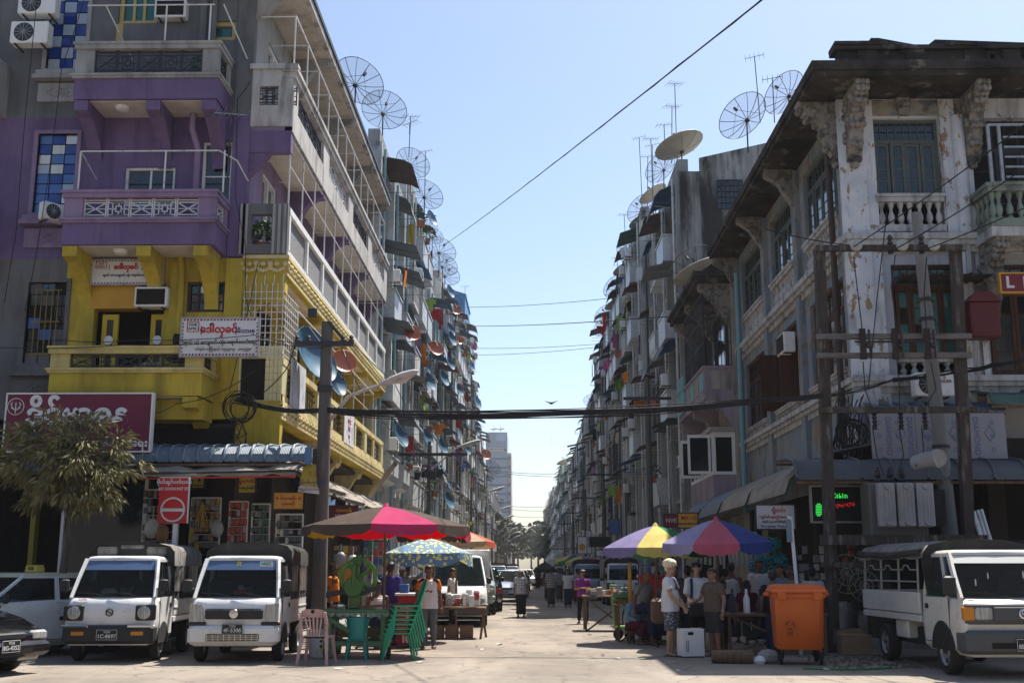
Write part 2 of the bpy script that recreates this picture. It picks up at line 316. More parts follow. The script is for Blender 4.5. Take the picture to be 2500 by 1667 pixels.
# windows and doors in the front
def window(q, m, nx, nz, gm, Y=YF, t=.06, sash=True, par=None, nm='window'):
    x0, x1, z0, z1 = q; b = B()
    b.box(x0, x0+t, Y+.06, Y+.18, z0, z1).box(x1-t, x1, Y+.06, Y+.18, z0, z1).box(x0+t, x1-t, Y+.06, Y+.18, z1-t, z1).box(x0+t, x1-t, Y+.06, Y+.18, z0, z0+t)
    f = ob(nm, b, m, par or CB); dx, dz = (x1-x0-2*t)/nx, (z1-z0-2*t)/nz
    for i in range(1, nx): bx(f, 'mullion', x0+t+i*dx-t*.35, x0+t+i*dx+t*.35, Y+.08, Y+.17, z0+t, z1-t, m)
    for j in range(1, nz): bx(f, 'glazing_bar', x0+t, x1-t, Y+.085, Y+.165, z0+t+j*dz-t*.25, z0+t+j*dz+t*.25, m)
    for i in range(nx):
        for j in range(nz): bx(f, 'pane', x0+t+i*dx+t*.3, x0+t+(i+1)*dx-t*.3, Y+.12, Y+.13, z0+t+j*dz+t*.2, z0+t+(j+1)*dz-t*.2, gm(i, j) if callable(gm) else gm)
    return f
window(w1, m_brn, 4, 3, lambda i, j: R.choice([m_dglass, m_teal, m_tiler, m_dglass]))
window(w2, m_white, 2, 1, m_dglass); window(d2, m_white, 1, 2, m_dglass); window(w3, m_mus, 3, 1, m_teal, t=.09); window(w3b, m_mus, 1, 1, m_teal, t=.1)
bx(CB, 'door', d3[0], d3[1], YF+.02, YF+.08, d3[2]-.6, d3[3], m_mus)
x0, x1, z0, z1 = al1
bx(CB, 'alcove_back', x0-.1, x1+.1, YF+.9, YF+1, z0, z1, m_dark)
bx(CB, 'panel_box', fx(223, 720), fx(342, 720), YF-.02, YF+.3, fz(751), fz(693), m_ora)
for ua, ub in ((240, 279), (360, 398)):
    xa, xb = fx(ua, 850), fx(ub, 850)
    d = ob('door', B().box(xa, xa+.1, YF+.12, YF+.2, F1, fz(762)).box(xb-.1, xb, YF+.12, YF+.2, F1, fz(762)).box(xa+.1, xb-.1, YF+.12, YF+.2, F1, F1+.5).box(xa+.1, xb-.1, YF+.12, YF+.2, fz(775), fz(762)), m_ydoor, CB)
    bx(d, 'door_glass', xa+.1, xb-.1, YF+.15, YF+.16, F1+.5, fz(775), m_dglass)
    e = B().lathe([(0, 0), (.1, 0), (.1, .02), (0, .02)], ((xa+xb)/2, YF+.08, fz(826)), 12, 'y'); ob('door_disc', e, m_white, d)
# alcove curtain rail & thin lamps under slabs
def lamp(u, v, Y, z):
    x = fx(u, v, Y); ob('ceiling_lamp', B().lathe([(0, -.09), (.13, -.07), (.17, -.02), (.17, 0), (0, 0)], (x, Y, z), 14), m_white, CB)
# railings: alternate crosses and mazes
def railing(par, x0, x1, y, z0, z1, m, n, ax='x', w=.022):
    dx = (x1-x0)/n
    for k in range(n):
        b = B(); a, c = x0+k*dx+.02, x0+(k+1)*dx-.02; h = z1-z0
        P = (lambda s, z: (s, y, z)) if ax == 'x' else (lambda s, z: (y, s, z))
        for s_ in (a, c): b.bar(P(s_, z0), P(s_, z1), w*1.2)
        for z in (z0+.08*h, z0+.2*h, z1-.08*h, z1-.2*h): b.bar(P(a, z), P(c, z), w)
        mx, mz = (a+c)/2, (z0+z1)/2; q = min(c-a, h)*.5
        if k % 2 == 0: b.bar(P(a, z0+.2*h), P(c, z1-.2*h), w); b.bar(P(a, z1-.2*h), P(c, z0+.2*h), w); b.bar(P(a, mz), P(c, mz), w*.6)
        else:
            for r in (.62*q, .28*q):
                for s1, z2, s3, z4 in ((-1, -1, 1, -1), (1, -1, 1, 1), (1, 1, -1, 1), (-1, 1, -1, -1)): b.bar(P(mx+s1*r*.9, mz+z2*r), P(mx+s3*r*.9, mz+z4*r), w)
            for s1, z1_ in ((0, 1), (0, -1), (1, 0), (-1, 0)): b.bar(P(mx+s1*.28*q, mz+z1_*.28*q), P(mx+s1*q*.62, mz+z1_*.62*q), w); b.bar(P(mx+s1*.62*q, mz+.3*q*z1_), P(mx+s1*.9*q, mz+z1_*.3*q), w)
        ob('railing_panel', b, m, par)
YB = 22.6
def balcony(xa, xb, zs, m_f, m_p, m_r, zt, fas=.47):       # zs slab underside, zt top of handrail
    s = ob('balcony', B().box(xa, xb, YB, YF, zs, zs+fas), m_f, CB)
    ob('soffit', B().box(xa+.12, xb-.12, YB+.1, YF-.01, zs-.02, zs), m_soff, CB)
    ob('moulding', B().box(xa-.04, xb+.04, YB-.05, YF, zs+fas, zs+fas+.05).box(xa-.07, xb+.07, YB-.08, YF, zs+fas+.05, zs+fas+.1), m_p, s)
    zb = zs+fas+.1
    ob('handrail', B().box(xa-.03, xb+.03, YB-.06, YB+.16, zt-.16, zt-.06).box(xa-.06, xb+.06, YB-.09, YB+.19, zt-.06, zt).box(xb-.16, xb+.03, YB+.16, YF, zt-.16, zt-.06).box(xb-.19, xb+.06, YB+.19, YF, zt-.06, zt), m_p, s)
    for a, c in ((xa, xa+.4), (xb-.36, xb)): bx(s, 'post', a, c, YB-.01, YB+.13, zb, zt-.16, m_p)
    bx(s, 'post', xb-.13, xb, YF-.25, YF-.01, zb, zt-.16, m_p)
    railing(s, xa+.4, xb-.36, YB+.06, zb, zt-.16, m_r, 5); railing(s, YB+.14, YF-.25, xb-.06, zb, zt-.16, m_r, 1, 'y')
    bx(s, 'end_wall', xa, xa+.1, YB+.13, YF, zb, zt-.16, m_p); return s
def bracket(x, zt, h, m, w=.3, Y0=YB, Y1=YF):
    P = [(Y1, zt), (Y0+.02, zt), (Y0+.02, zt-.22)]+[(Y0+.02+(Y1-Y0)*(.15+.85*math.sin(t*PI/2)**1.3), zt-.22-(h-.22)*(t**1.4)) for t in (.15, .35, .55, .75, .9, 1)]
    ob('bracket', B().prism(P, 'x', x-w/2, x+w/2), m, CB)
balcony(-9.86, -6.72, F1, m_yel, m_yel2, m_iron, 5.98); b2 = balcony(-9.84, -6.62, F2, m_pur, m_purd, m_rail, 9.33); balcony(-9.84, -6.72, F3, m_pur, m_grl, m_iron, 12.7)
for x in (-9.66, -8.1, -6.9): bracket(x, F2-.02, 1.15, m_yel); bracket(x, F3-.02, 1.2, m_pur)
bracket(-6.95, F1-.02, .75, m_yel)
ob('balcony_base', B().box(-8.9, -6.75, YB+.3, YF, F1-.45, F1-.03), m_yel, CB)
lamp(300, 258, 23, F3-.02); lamp(515, 252, 23, F3-.02); lamp(295, 620, 23, F2-.02)
for (u0, u1, v, vb, m) in ((196, 568, 363, 466, m_rail),):
    b = B(); xa, xb, z = fx(u0, v, YB), fx(u1, v, YB), fz(v, YB); b.tube([(xa, YB+.05, z), (xb-.3, YB+.05, z), (xb, YB+.4, z-.1), (xb+.1, YF, z-.35)], .018)
    for uu in (196, 404, 548): b.tube([(fx(uu, v, YB), YB+.05, z), (fx(uu, v, YB), YB+.05, 9.3)], .02)
    b.tube([(xa, YB+.05, z), (xa, YF, z-.3)], .014); ob('railing_frame', b, m, CB)
b = B(); z = fz(5, YB)
b.tube([(-9.7, YB+.05, z), (-6.9, YB+.05, z)], .018)
for x in (-7.95, -6.98): b.tube([(x, YB+.05, z), (x, YB+.05, 12.7)], .02)
for x in (-9.3, -6.7): b.tube([(x, YB+.05, z), (x+.35, YF, z-.9)], .016)
ob('railing_frame', b, m_rail, CB)
ob('downpipe', B().tube([(-7.55, YF-.08, F1+1.2), (-7.55, YF-.08, F2-.4), (-7.6, YF-.08, F2)], .07, 8), m_yel, CB)
ob('downpipe', B().tube([(-7.35, YF-.1, F2+.1), (-7.35, YF-.1, F3-.8), (-7.45, YF-.25, F3-.4), (-7.45, YF-.25, F3)], .07, 8), m_purd, CB)
ob('downpipe', B().tube([(-7.4, YF-.1, F3+.1), (-7.4, YF-.1, 17)], .08, 8).tube([(-7.15, YF-.1, F3+.1), (-7.15, YF-.1, 17)], .06, 8), m_gry, CB)
# ---- street side: slabs, ornaments, brackets, parapets
XO = -5.3
def side_slab(z0, z1, m, ms): ob('side_slab', B().box(XS, XO, YF, YE, z0, z1), m, CB); ob('soffit', B().box(XS+.02, XO-.12, YF+.3, YE-.05, z0-.015, z0), ms, CB)
side_slab(4.62, 4.98, m_yel, m_yel); side_slab(7.72, 8.18, m_yel, m_soff); side_slab(11.05, 11.35, m_purd, m_soff)
ob('cornice', B().box(XO, XO+.05, YF-.04, YE, 4.9, 4.98).box(XO, XO+.04, YF-.04, YE, 4.6, 4.66), m_orn, CB)
ob('cornice', B().box(XO, XO+.05, YF-.04, YE, 8.1, 8.18).box(XO, XO+.04, YF-.04, YE, 7.72, 7.78).box(XS, XO+.05, YF-.05, YF, 8.1, 8.18), m_orn, CB)
sw_ = B()
for q in range(9):
    t = q/8*2*PI
for a in range(5): sw_.sph((0.0, -.13+a*.065, -.05-.05*math.sin(a/4*PI)), (.045, .05, .05), 6, 4)
sw_.sph((.01, -.17, .05), (.05, .05, .075), 6, 4).sph((.01, .17, .05), (.05, .05, .075), 6, 4).sph((.015, 0, .05), (.04, .07, .05), 6, 4)
me = sw_.mesh('scroll', m_orn)
for zc in (4.78, 7.93):
    for k in range(43): inst('scroll_ornament', me, CB, (XO+.02, YF+.2+k*.385, zc), 0)
for k in range(3): inst('scroll_ornament', me, CB, (XS+.15+k*.3, YF-.02, 7.93), -PI/2)
def side_bracket(y, zt, h, m, w=.28):
    P = [(XS, zt), (XO-.02, zt), (XO-.02, zt-.18), (XO-.2, zt-.2), (XO-.42, zt-.36), (XO-.58, zt-.6), (XO-.72, zt-.78), (XS, zt-h)]
    ob('bracket', B().prism(P, 'y', y, y+w), m, CB)
for k in range(5):
    y = YF+.02+k*4.05
    side_bracket(y, 7.72, 1.15, m_yel); side_bracket(y, 11.05, 1.0, m_pur); side_bracket(y, 14.72, .9, m_concr)
    c = B().prism([(XS, 4.62), (XO-.1, 4.62), (XO-.1, 4.45), (XO-.3, 4.3), (XO-.5, 3.95), (XS, 3.8)], 'y', y+.1, y+.4); c.sph((XO-.22, y+.25, 4.42), (.12, .18, .14), 8, 5).sph((XS+.22, y+.25, 3.92), (.1, .17, .12), 8, 5); ob('scroll_bracket', c, m_orn, CB)
ob('end_block', B().box(XS, XO, YF-.02, YF+.25, 4.0, 4.62), m_yel, CB); ob('end_block', B().box(XS+.02, XO-.01, YF-.03, YF+.25, 7.2, 7.72), m_yel, CB)
ob('end_block', B().box(XS, XO-.01, YF-.02, YF+.2, 10.55, 11.05), m_pur, CB)
# first floor parapet: tiles one by one on the near posts
m_tilp = M('cream wall tile', (.60, .55, .30), .3, [((.45, .40, .2), 5, .5, .7, .5)])
def tiles(par, x0, x1, z0, z1, y, n, k, m, ax='x'):
    dx, dz = (x1-x0)/n, (z1-z0)/k
    for i in range(n):
        for j in range(k):
            a, c = x0+i*dx+.006, x0+(i+1)*dx-.006
            if ax == 'x': bx(par, 'tile', a, c, y, y+.02, z0+j*dz+.006, z0+(j+1)*dz-.006, m)
            else: bx(par, 'tile', y-.02, y, a, c, z0+j*dz+.006, z0+(j+1)*dz-.006, m)
P1 = ob('side_parapet', B().box(XO-.15, XO, YF, YE, 4.98, 5.14).box(XO-.18, XO+.02, YF, YE, 5.78, 5.92), m_orn, CB)
for k in range(9):
    y = YF+k*2.02; w = .5 if k % 2 == 0 else .25
    bx(P1, 'post', XO-.14, XO+.005, y, y+w, 5.14, 5.78, m_tilp)
    if k < 8:
        d = B()
        for q in range(4): d.bar((XO-.08, y+w, 5.22+q*.15), (XO-.08, y+2.02, 5.22+q*.15), .03)
        for q in range(6): d.bar((XO-.07, y+w+.1+q*.27, 5.14), (XO-.07, y+w+.1+q*.27, 5.78), .02)
        ob('balustrade_bars', d, m_brn, P1)
EP = ob('end_parapet', holes(B(), 'x', YF-.01, YF+.14, XS, XO, 4.98, 6.15, [(XS+.06, XO-.36, 5.0, 5.9)]), m_tilp, CB)
tiles(EP, XO-.36, XO, 5.0, 6.15, YF-.03, 4, 8, m_tilp); bx(EP, 'dark_screen', XS+.06, XO-.36, YF+.06, YF+.1, 5.0, 5.9, m_dark)
tiles(EP, XS, XO-.36, 5.92, 6.15, YF-.03, 6, 2, m_tilp)
# banner sheets hung on the parapet
m_bann = M('faded banner', (.55, .56, .58), .7, [((.3, .36, .5), (1, 2.5, 2.5), .5, .6, .8)])
ob('banner', B().box(XO+.03, XO+.05, 24.3, 25.9, 5.0, 6.05), m_bann, None, 'blue and white banner sheet over near end of the yellow side balcony', 'banner')
bn = ob('banner', B().box(XO+.03, XO+.05, 31.5, 33.2, 4.95, 5.95), m_bann, None, 'white printed banner hanging midway along the yellow balcony parapet', 'banner'); text('ရောင်း\nဝယ်\n၀၉', bn, (XO+.055, 32.35, 5.45), .22, m_red, rz=PI/2)
# second floor: white framed parapet with mesh
P2 = ob('side_parapet', B().box(XO-.14, XO, YF+.1, YE, 8.18, 8.34).box(XO-.16, XO+.02, YF+.1, YE, 9.15, 9.3), m_white, CB)
m_mesh = M('grey mesh panel', (.25, .25, .25), .8, [((.10, .10, .10), 26, .45, .6, .8)])
for k in range(9):
    y = YF+.1+k*2.03; bx(P2, 'post', XO-.12, XO+.01, y, y+.14, 8.34, 9.15, m_white)
    if k < 8: bx(P2, 'mesh_panel', XO-.09, XO-.06, y+.14, y+2.03, 8.36, 9.15, m_mesh)
    if k < 8: bx(P2, 'ledge_strip', XO-.5, XO-.16, y+.2, y+1.95, 9.2, 9.26, m_mesh)
SE = ob('striped_end', holes(B(), 'x', YF-.06, YF+.1, XS-.12, XO, 8.2, 9.34, [(XS+.15, XS+.6, 8.42, 9.1)]), m_gry, CB)
for k in range(9):
    x = XS-.1+k*.12
    if XS+.1 < x < XS+.56: continue
    bx(SE, 'stripe', x, x+.055, YF-.068, YF-.06, 8.2, 9.34, m_grl)
# third floor: stained parapet, grille square, iron rail
P3 = ob('side_parapet', holes(B(), 'y', XO-.16, XO+.01, YF, YE, 11.04, 12.3, [(YF+.5+k*4.05, YF+3.7+k*4.05, 11.62, 12.24) for k in range(4)]), m_stain, CB)
ob('coping', B().box(XO-.2, XO+.06, YF-.05, YE, 12.3, 12.44).box(XO-.24, XO+.1, YF-.08, YE, 12.44, 12.54), m_stain, P3)
for k in range(4): railing(P3, YF+.5+k*4.05, YF+3.7+k*4.05, XO-.08, 11.62, 12.24, m_rail if k % 2 else m_iron, 5, 'y')
E3 = ob('end_parapet', holes(B(), 'x', YF-.04, YF+.12, XS, XO, 11.15, 12.5, [(XS+.2, XS+.62, 11.65, 12.1)]), m_stain, CB)
ob('coping', B().box(XS-.03, XO+.1, YF-.1, YF+.16, 12.5, 12.62), m_stain, E3); railing(E3, XS-.22, XS+1.04, YF+.02, 11.65, 12.1, m_iron, 1)
g = B(); x0, x1, z0, z1 = XS+.2, XS+.62, 11.65, 12.1
for q in (0, .33, .66, 1): g.bar((x0+q*.42, YF, z0), (x0+q*.42, YF, z1), .02).bar((x0, YF, z0+q*.45), (x1, YF, z0+q*.45), .02)
for q in (.15, .5, .85): g.bar((x0+.1, YF-.005, z0+q*.45), (x1-.1, YF-.005, z0+q*.45), .015)
ob('square_grille', g, m_iron, E3)
# eave slab with dirty soffit
EV = ob('eave', B().box(XS-.3, XO+.08, YF-1.0, YE-.1, 14.72, 14.9), m_stain, CB); ob('soffit', B().box(XS, XO-.05, YF-.8, YE-.2, 14.7, 14.72), plaster('mouldy soffit', (.50, .45, .38), .55), EV)
ob('roof', B().prism([(XS-6, 17.6), (XS-6, 17.4), (XO+.12, 14.9), (XO+.12, 15.02)], 'y', YF-1.1, YE), m_iron, CB)
# white pipe grids on the balconies
def pipe_grid(z0, zt, y0, n, dy, m, rails):
    b = B(); b.tube([(XO-.05, y0, zt), (XO-.05, y0+n*dy, zt)], .022)
    for k in range(n+1):
        y = y0+k*dy; b.tube([(XO-.05, y, z0), (XO-.05, y, zt)], .02); b.tube([(XO-.05, y, zt-.02), (XS, y, zt-.02)], .016)
    for z in rails: b.tube([(XO-.05, y0, z), (XO-.05, y0+n*dy, z)], .014)
    ob('pipe_frame', b, m, CB)
pipe_grid(9.3, 10.95, YF+.15, 11, 1.45, m_rail, (10.3,)); pipe_grid(12.54, 13.9, YF+.15, 11, 1.45, m_rail, ()); pipe_grid(5.92, 7.3, YF+1.6, 6, 2.1, m_rail, (6.6,))
c = B()
for k in range(8): x = XS+.08+k*.12; c.tube([(x, YF-.05, 5.9), (x, YF-.05, 7.55)], .012, 4)
for k in range(10): z = 6.0+k*.15; c.tube([(XS+.05, YF-.05, z), (XO, YF-.05, z), (XO, YF+1.4, z)], .012, 4)
for k in range(7): c.tube([(XO, YF+.1+k*.2, 5.9), (XO, YF+.1+k*.2, 7.35)], .012, 4)
for k in range(5): c.tube([(XS+.1+k*.2, YF-.05, 7.5), (XS+.13+k*.2, YF-.12, 7.72)], .012, 4)
ob('security_cage', c, m_rail, CB)
# ---- furniture and fittings hung on the building
def ac_unit(loc, label, rz=0, win=False, group='air conditioners on the corner house', parent=None, s=1):
    r = T('air_conditioner', label, 'air conditioner', loc, rz, group, local=True); w, h, d = (.42*s, .52*s, .3*s)
    ob('casing', B().rbox(-w, w, -d/2, d/2, 0, h, .02), m_white, r)
    if win:
        ob('grille', B().box(-w+.05, w-.05, -d/2-.012, -d/2, .05, h-.05), m_dark, r)
    else:
        ob('fan_guard', B().lathe([(0, -.012), (h*.4, -.012), (h*.43, 0), (0, 0)], (-w*.28, -d/2, h/2), 16, 'y'), m_iron, r)
        f = B()
        for k in range(6): a = k*PI/6; f.bar((-w*.28-math.cos(a)*h*.38, -d/2-.02, h/2-math.sin(a)*h*.38), (-w*.28+math.cos(a)*h*.38, -d/2-.02, h/2+math.sin(a)*h*.38), .01)
        ob('guard_bars', f, m_steel, r)
    [ob('wall_bracket', B().bar((q*w*.7, -d/2, -.02), (q*w*.7, d, -.02), .03), m_iron, r) for q in (-1, 1)]; return r
ac_unit((fx(376, 735)-.0, YF-.1, fz(752)), 'window air conditioner beside the orange panel of the yellow floor', 0, True, s=.85)
ac_unit((fx(424, 26), YF-.12, fz(50)), 'dark window air conditioner on the top grey floor wall', 0, True, s=.85)
ac_unit((fx(132, 512, 23.2), 23.25, fz(536, 23.2)), 'small outdoor air conditioner below the blue glass stair window', .9, s=.75)
ac_unit((fx(74, 68, 23), 23.1, fz(100, 23)), 'white outdoor air conditioner at top corner, lower of two', 0)
ac_unit((fx(92, 5, 23), 23.1, fz(28, 23)), 'white outdoor air conditioner at top corner, upper of two', 0)
m_nplant = M('hedge leaf', (.04, .09, .025), .7)
def bush(loc, r, label, n=120, cat='plant', m=None, group=None, name='potted_plant', pot=None):
    t = T(name, label, cat, loc, 0, group, local=True); b = B()
    for k in range(n):
        a, e, q = R.uniform(0, 2*PI), R.uniform(-.6, 1.5), r*R.uniform(.5, 1.05)
        p = Vector((math.cos(a)*math.cos(e)*q, math.sin(a)*math.cos(e)*q, r+math.sin(e)*q)); x, y = frame((R.uniform(-1, 1), R.uniform(-1, 1), R.uniform(-.5, 1))); s_ = r*R.uniform(.14, .26)
        b.quad(p-x*s_, p-y*s_*.45, p+x*s_, p+y*s_*.45)
    ob('foliage', b, m or m_nplant, t); ob('pot', B().lathe([(0, -.1), (r*.4, -.1), (r*.5, r*.5), (r*.42, r*.5), (0, r*.3)], (0, 0, 0), 10), pot or M('clay pot', (.3, .12, .06), .8), t); return t
bush((XS+.36, YF+.3, 8.35), .36, 'leafy plant seen through the striped balcony end of the purple floor', 160)
bush((-7.1, YB+.35, 12.0), .3, 'dry leafy plant behind the top floor balcony railing', 90)
# chairs and cloth on the yellow balcony
t = T('office_chair', 'black office chair on the yellow front balcony behind its railing', 'chair', (fx(440, 885, 23), 23.0, F1+.35), 0, None, True)
ob('backrest', B().rbox(-.24, .24, .15, .22, .5, 1.05, .05), m_black, t); ob('seat', B().rbox(-.25, .25, -.25, .2, .42, .5, .03), m_black, t); ob('stem', B().tube([(0, 0, 0), (0, 0, .42)], .03), m_iron, t)
lw = M('laundry white', (.55, .54, .52), .9)
ob('folded_laundry', B().sph((fx(368, 905, 22.9), 22.9, F1+.62), (.3, .15, .14), 10, 6).sph((fx(345, 915, 22.9), 22.85, F1+.6), (.2, .12, .1), 8, 5), lw, None, 'heap of white laundry on the yellow balcony floor', 'laundry')
# yagi antenna on the purple balcony
def yagi(loc, label, rz=0, h=1.5, group=None, n=5, tilt=0.0):
    t = T('tv_antenna', label, 'antenna', loc, rz, group, local=True); b = B().tube([(0, 0, 0), (tilt, 0, h)], .018, 5); ob('mast', b, m_iron, t)
    ob('boom', B().tube([(tilt-.35, 0, h-.03), (tilt+.35, 0, h+.05)], .012, 4), m_steel, t)
    e = B()
    for k in range(n): x = tilt-.33+k*.66/(n-1); e.tube([(x, -.3, h+.08*(x-tilt)), (x, .3, h+.08*(x-tilt))], .008, 4)
    ob('elements', e, m_steel, t); return t
yagi((fx(552, 465, YB), YB+.05, 9.3), 'small tv antenna on a pole at the purple balcony corner', .5, 1.75)
# signs
def signboard(name, label, x0, x1, z0, z1, y, mf, mb, t=.06):
    s = T(name, label, 'sign', ((x0+x1)/2, y, z0)); ob('board', B().box(x0, x1, y, y+t, z0, z1), mb, s)
    ob('frame', B().box(x0-.03, x1+.03, y-.015, y+t, z1, z1+.03).box(x0-.03, x1+.03, y-.015, y+t, z0-.03, z0).box(x0-.03, x0, y-.015, y+t, z0, z1).box(x1, x1+.03, y-.015, y+t, z0, z1), mf, s); return s
m_sw = M('sign white', (.62, .62, .62), .5, [((.4, .4, .4), 2, .5, .7, .4)]); m_navy = M('sign navy', (.02, .03, .14), .6); m_sred = M('sign red', (.42, .015, .02), .55); m_maroon = M('sign maroon', (.16, .012, .04), .5, [((.11, .01, .03), 1.2, .45, .65, .6)]); m_ink = M('sign ink', (.02, .02, .02), .7)
def dhk(x0, x1, z0, z1, y, label, tilt=0):
    s = signboard('shop_sign', label, x0, x1, z0, z1, y, m_steel, m_sw); w, h = x1-x0, z1-z0; b = B(); c = B(); n = 22
    for k in range(n):
        q = c if k % 2 else b; a = x0+.02+k*(w-.06)/n
        for za, zb in ((z1-.06*h, z1-.01*h), (z0+.01*h, z0+.06*h)): q.add([(a, y-.004, za), (a+w*.025, y-.004, za), (a+w*.035, y-.004, zb), (a+w*.01, y-.004, zb)], [(0, 1, 2, 3)])
    for k in range(9):
        q = c if k % 2 else b; a = z0+.08*h+k*h*.095
        for xa in (x0+.01, x1-.01-w*.018): q.add([(xa, y-.004, a), (xa+w*.018, y-.004, a+h*.02), (xa+w*.018, y-.004, a+h*.065), (xa, y-.004, a+h*.045)], [(0, 1, 2, 3)])
    ob('red_edging', b, m_sred, s, kind='stuff'); ob('navy_edging', c, m_navy, s, kind='stuff')
    text('DHK\nFAMILY', s, (x0+w*.145, y-.006, z0+h*.78), h*.105, m_ink); f = B(); xx, zz = x0+w*.145, z0+h*.78
    for sx in (-1, 1): f.bar((xx+sx*w*.075, y-.005, zz-h*.13), (xx+sx*w*.075, y-.005, zz+h*.13), .012).bar((xx-w*.075, y-.005, zz+sx*h*.13), (xx+w*.075, y-.005, zz+sx*h*.13), .012)
    ob('emblem_frame', f, m_sred, s)
    text('|', s, (x0+w*.255, y-.006, z0+h*.7), h*.26, m_ink); text('|', s, (x0+w*.71, y-.006, z0+h*.7), h*.26, m_ink)
    text('ေဒါ်လှခင်', s, (x0+w*.485, y-.006, z0+h*.7), h*.25, m_sred, bold=.008); text('မိသားစု', s, (x0+w*.84, y-.006, z0+h*.66), h*.145, m_navy, bold=.003)
    text('အုတ် သဲ ေကျာက် ထုံး ေရာင်းဝယ်ေရး', s, (x0+w*.5, y-.006, z0+h*.36), h*.125, m_ink, bold=.002)
    return s
z = fz
dhk(fx(221, 665, 23.45), fx(398, 665, 23.45), z(690, 23.45), z(632, 23.45), 23.45, 'white striped-edge shop sign under the purple balcony soffit')
s2 = dhk(fx(443, 822, 22.45), fx(630, 822, 22.45), z(867, 22.45), z(776, 22.45), 22.45, 'white striped-edge shop sign on the yellow corner beside the security cage')
text('ပင်ရင်း ကြိုင်းမှတ် ၁၅၉၉၀၉ . ၃၀၄၅၉၈', s2, (fx(545, 848, 22.45), 22.44, z(851, 22.45)), .07, m_ink)
Y = 22.15
ms = signboard('shop_sign', 'big maroon shop sign with white lettering behind the street tree', fx(14, 1030, Y), fx(367, 1030, Y), z(1099, Y), z(960, Y), Y, m_white, m_maroon, .15)
text('ဒိုင်ဗာဓန', ms, (fx(188, 1010, Y), Y-.01, z(1012, Y)), .56, m_white, bold=.02); text('ေရာင်းဝယ်ေရး', ms, (fx(285, 1080, Y), Y-.01, z(1081, Y)), .2, m_white, bold=.004)
e = B(); ex, ez = fx(39, 990, Y), z(990, Y)
for k in range(20):
    a, c = 2*PI*k/20, 2*PI*(k+1)/20; e.bar((ex+.165*math.cos(a), Y-.005, ez+.165*math.sin(a)), (ex+.165*math.cos(c), Y-.005, ez+.165*math.sin(c)), .012)
for sx in (-1, 1):
    for q in range(3): e.tube([(ex, Y-.005, ez-.08), (ex+sx*(.05+.02*q), Y-.005, ez-.03), (ex+sx*(.11-.02*q), Y-.005, ez+.05+.02*q)], .007, 4)
e.tube([(ex, Y-.005, ez-.13), (ex, Y-.005, ez+.08)], .012, 4); ob('bird_emblem', e, m_white, ms)
# neighbour at far left
NB = T('neighbour_house', 'dark grey house at the far left edge with stained balconies', 'building', (-14, 23.8, 0))
ob('wall', B().box(-22, -12.15, 23.9, 40, 0, 17.5), m_gry, NB)
for z0, m in ((F1, m_gry), (F2, m_pur), (F3, m_grl)):
    ob('balcony', B().box(-16, -11.75, 22.8, 23.9, z0, z0+.4).box(-16, -11.75, 22.8, 22.95, z0+.4, z0+1.2).box(-11.9, -11.75, 22.95, 23.9, z0+.4, z0+1.2), m, NB)
    ob('window', B().box(-12.9, -12.25, 23.85, 23.9, z0+.4, z0+2.6), M('brown shutters', (.08, .035, .02), .7), NB)
    bx(NB, 'pane', -12.75, -12.4, 23.84, 23.85, z0+1.2, z0+2.5, m_teal)
ob('pipe_frame', B().tube([(-13, 22.85, 10.3), (-12, 22.85, 10.3), (-11.8, 23.3, 10.1), (-11.8, 23.8, 9.6)], .02).tube([(-12, 22.85, 10.3), (-12, 22.85, 9.35)], .02), m_rail, NB)
# ---------------------------------------------------------------- shops under the corner house
SB = T('shop_arcade', 'dark ground floor hardware shops under the yellow corner house', 'shop', (-8.5, 24, 0))
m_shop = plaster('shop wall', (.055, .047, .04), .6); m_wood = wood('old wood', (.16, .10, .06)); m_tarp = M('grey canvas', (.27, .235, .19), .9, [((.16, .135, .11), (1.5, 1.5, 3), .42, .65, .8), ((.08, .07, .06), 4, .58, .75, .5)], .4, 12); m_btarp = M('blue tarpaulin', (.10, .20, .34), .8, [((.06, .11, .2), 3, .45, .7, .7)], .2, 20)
m_corr = M('blue corrugated sheet', (.10, .145, .19), .6, [((.22, .25, .27), (3, 3, 3), .5, .7, .8), ((.10, .06, .04), 5, .6, .78, .6)], .1, 40); m_corg = M('grey corrugated sheet', (.09, .10, .112), .6, [((.07, .07, .07), 3, .45, .7, .7), ((.13, .07, .04), 4, .58, .76, .5)], .1, 40)
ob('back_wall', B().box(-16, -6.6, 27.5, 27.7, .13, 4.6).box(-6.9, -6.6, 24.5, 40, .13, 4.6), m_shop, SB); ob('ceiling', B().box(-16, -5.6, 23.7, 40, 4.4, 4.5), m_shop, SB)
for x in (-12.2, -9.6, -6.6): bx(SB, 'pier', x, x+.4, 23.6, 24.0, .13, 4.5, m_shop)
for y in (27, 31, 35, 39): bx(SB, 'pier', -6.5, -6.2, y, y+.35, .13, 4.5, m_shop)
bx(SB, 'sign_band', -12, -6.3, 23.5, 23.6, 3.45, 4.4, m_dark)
for x in (-10.6, -8.6, -7.4): bx(SB, 'display_case', x, x+.9, 24.6, 25.2, .13, 1.1, m_wood); bx(SB, 'shelf', x-.2, x+1.2, 27.2, 27.5, 1.8, 1.84, m_wood)
bx(SB, 'door_frame', at(72, 1300, 23.3).x, at(84, 1300, 23.3).x, 23.3, 23.5, .13, 3.2, M('yellow door jamb', (.22, .19, .02), .6))
bx(SB, 'glass_front', at(170, 1300, 23.4).x, at(345, 1300, 23.4).x, 23.4, 23.42, .2, 3.2, m_dglass)
for u in (150, 350): bx(SB, 'post', at(u, 1300, 23.3).x-.03, at(u, 1300, 23.3).x+.03, 23.3, 23.38, .13, 3.3, m_white)
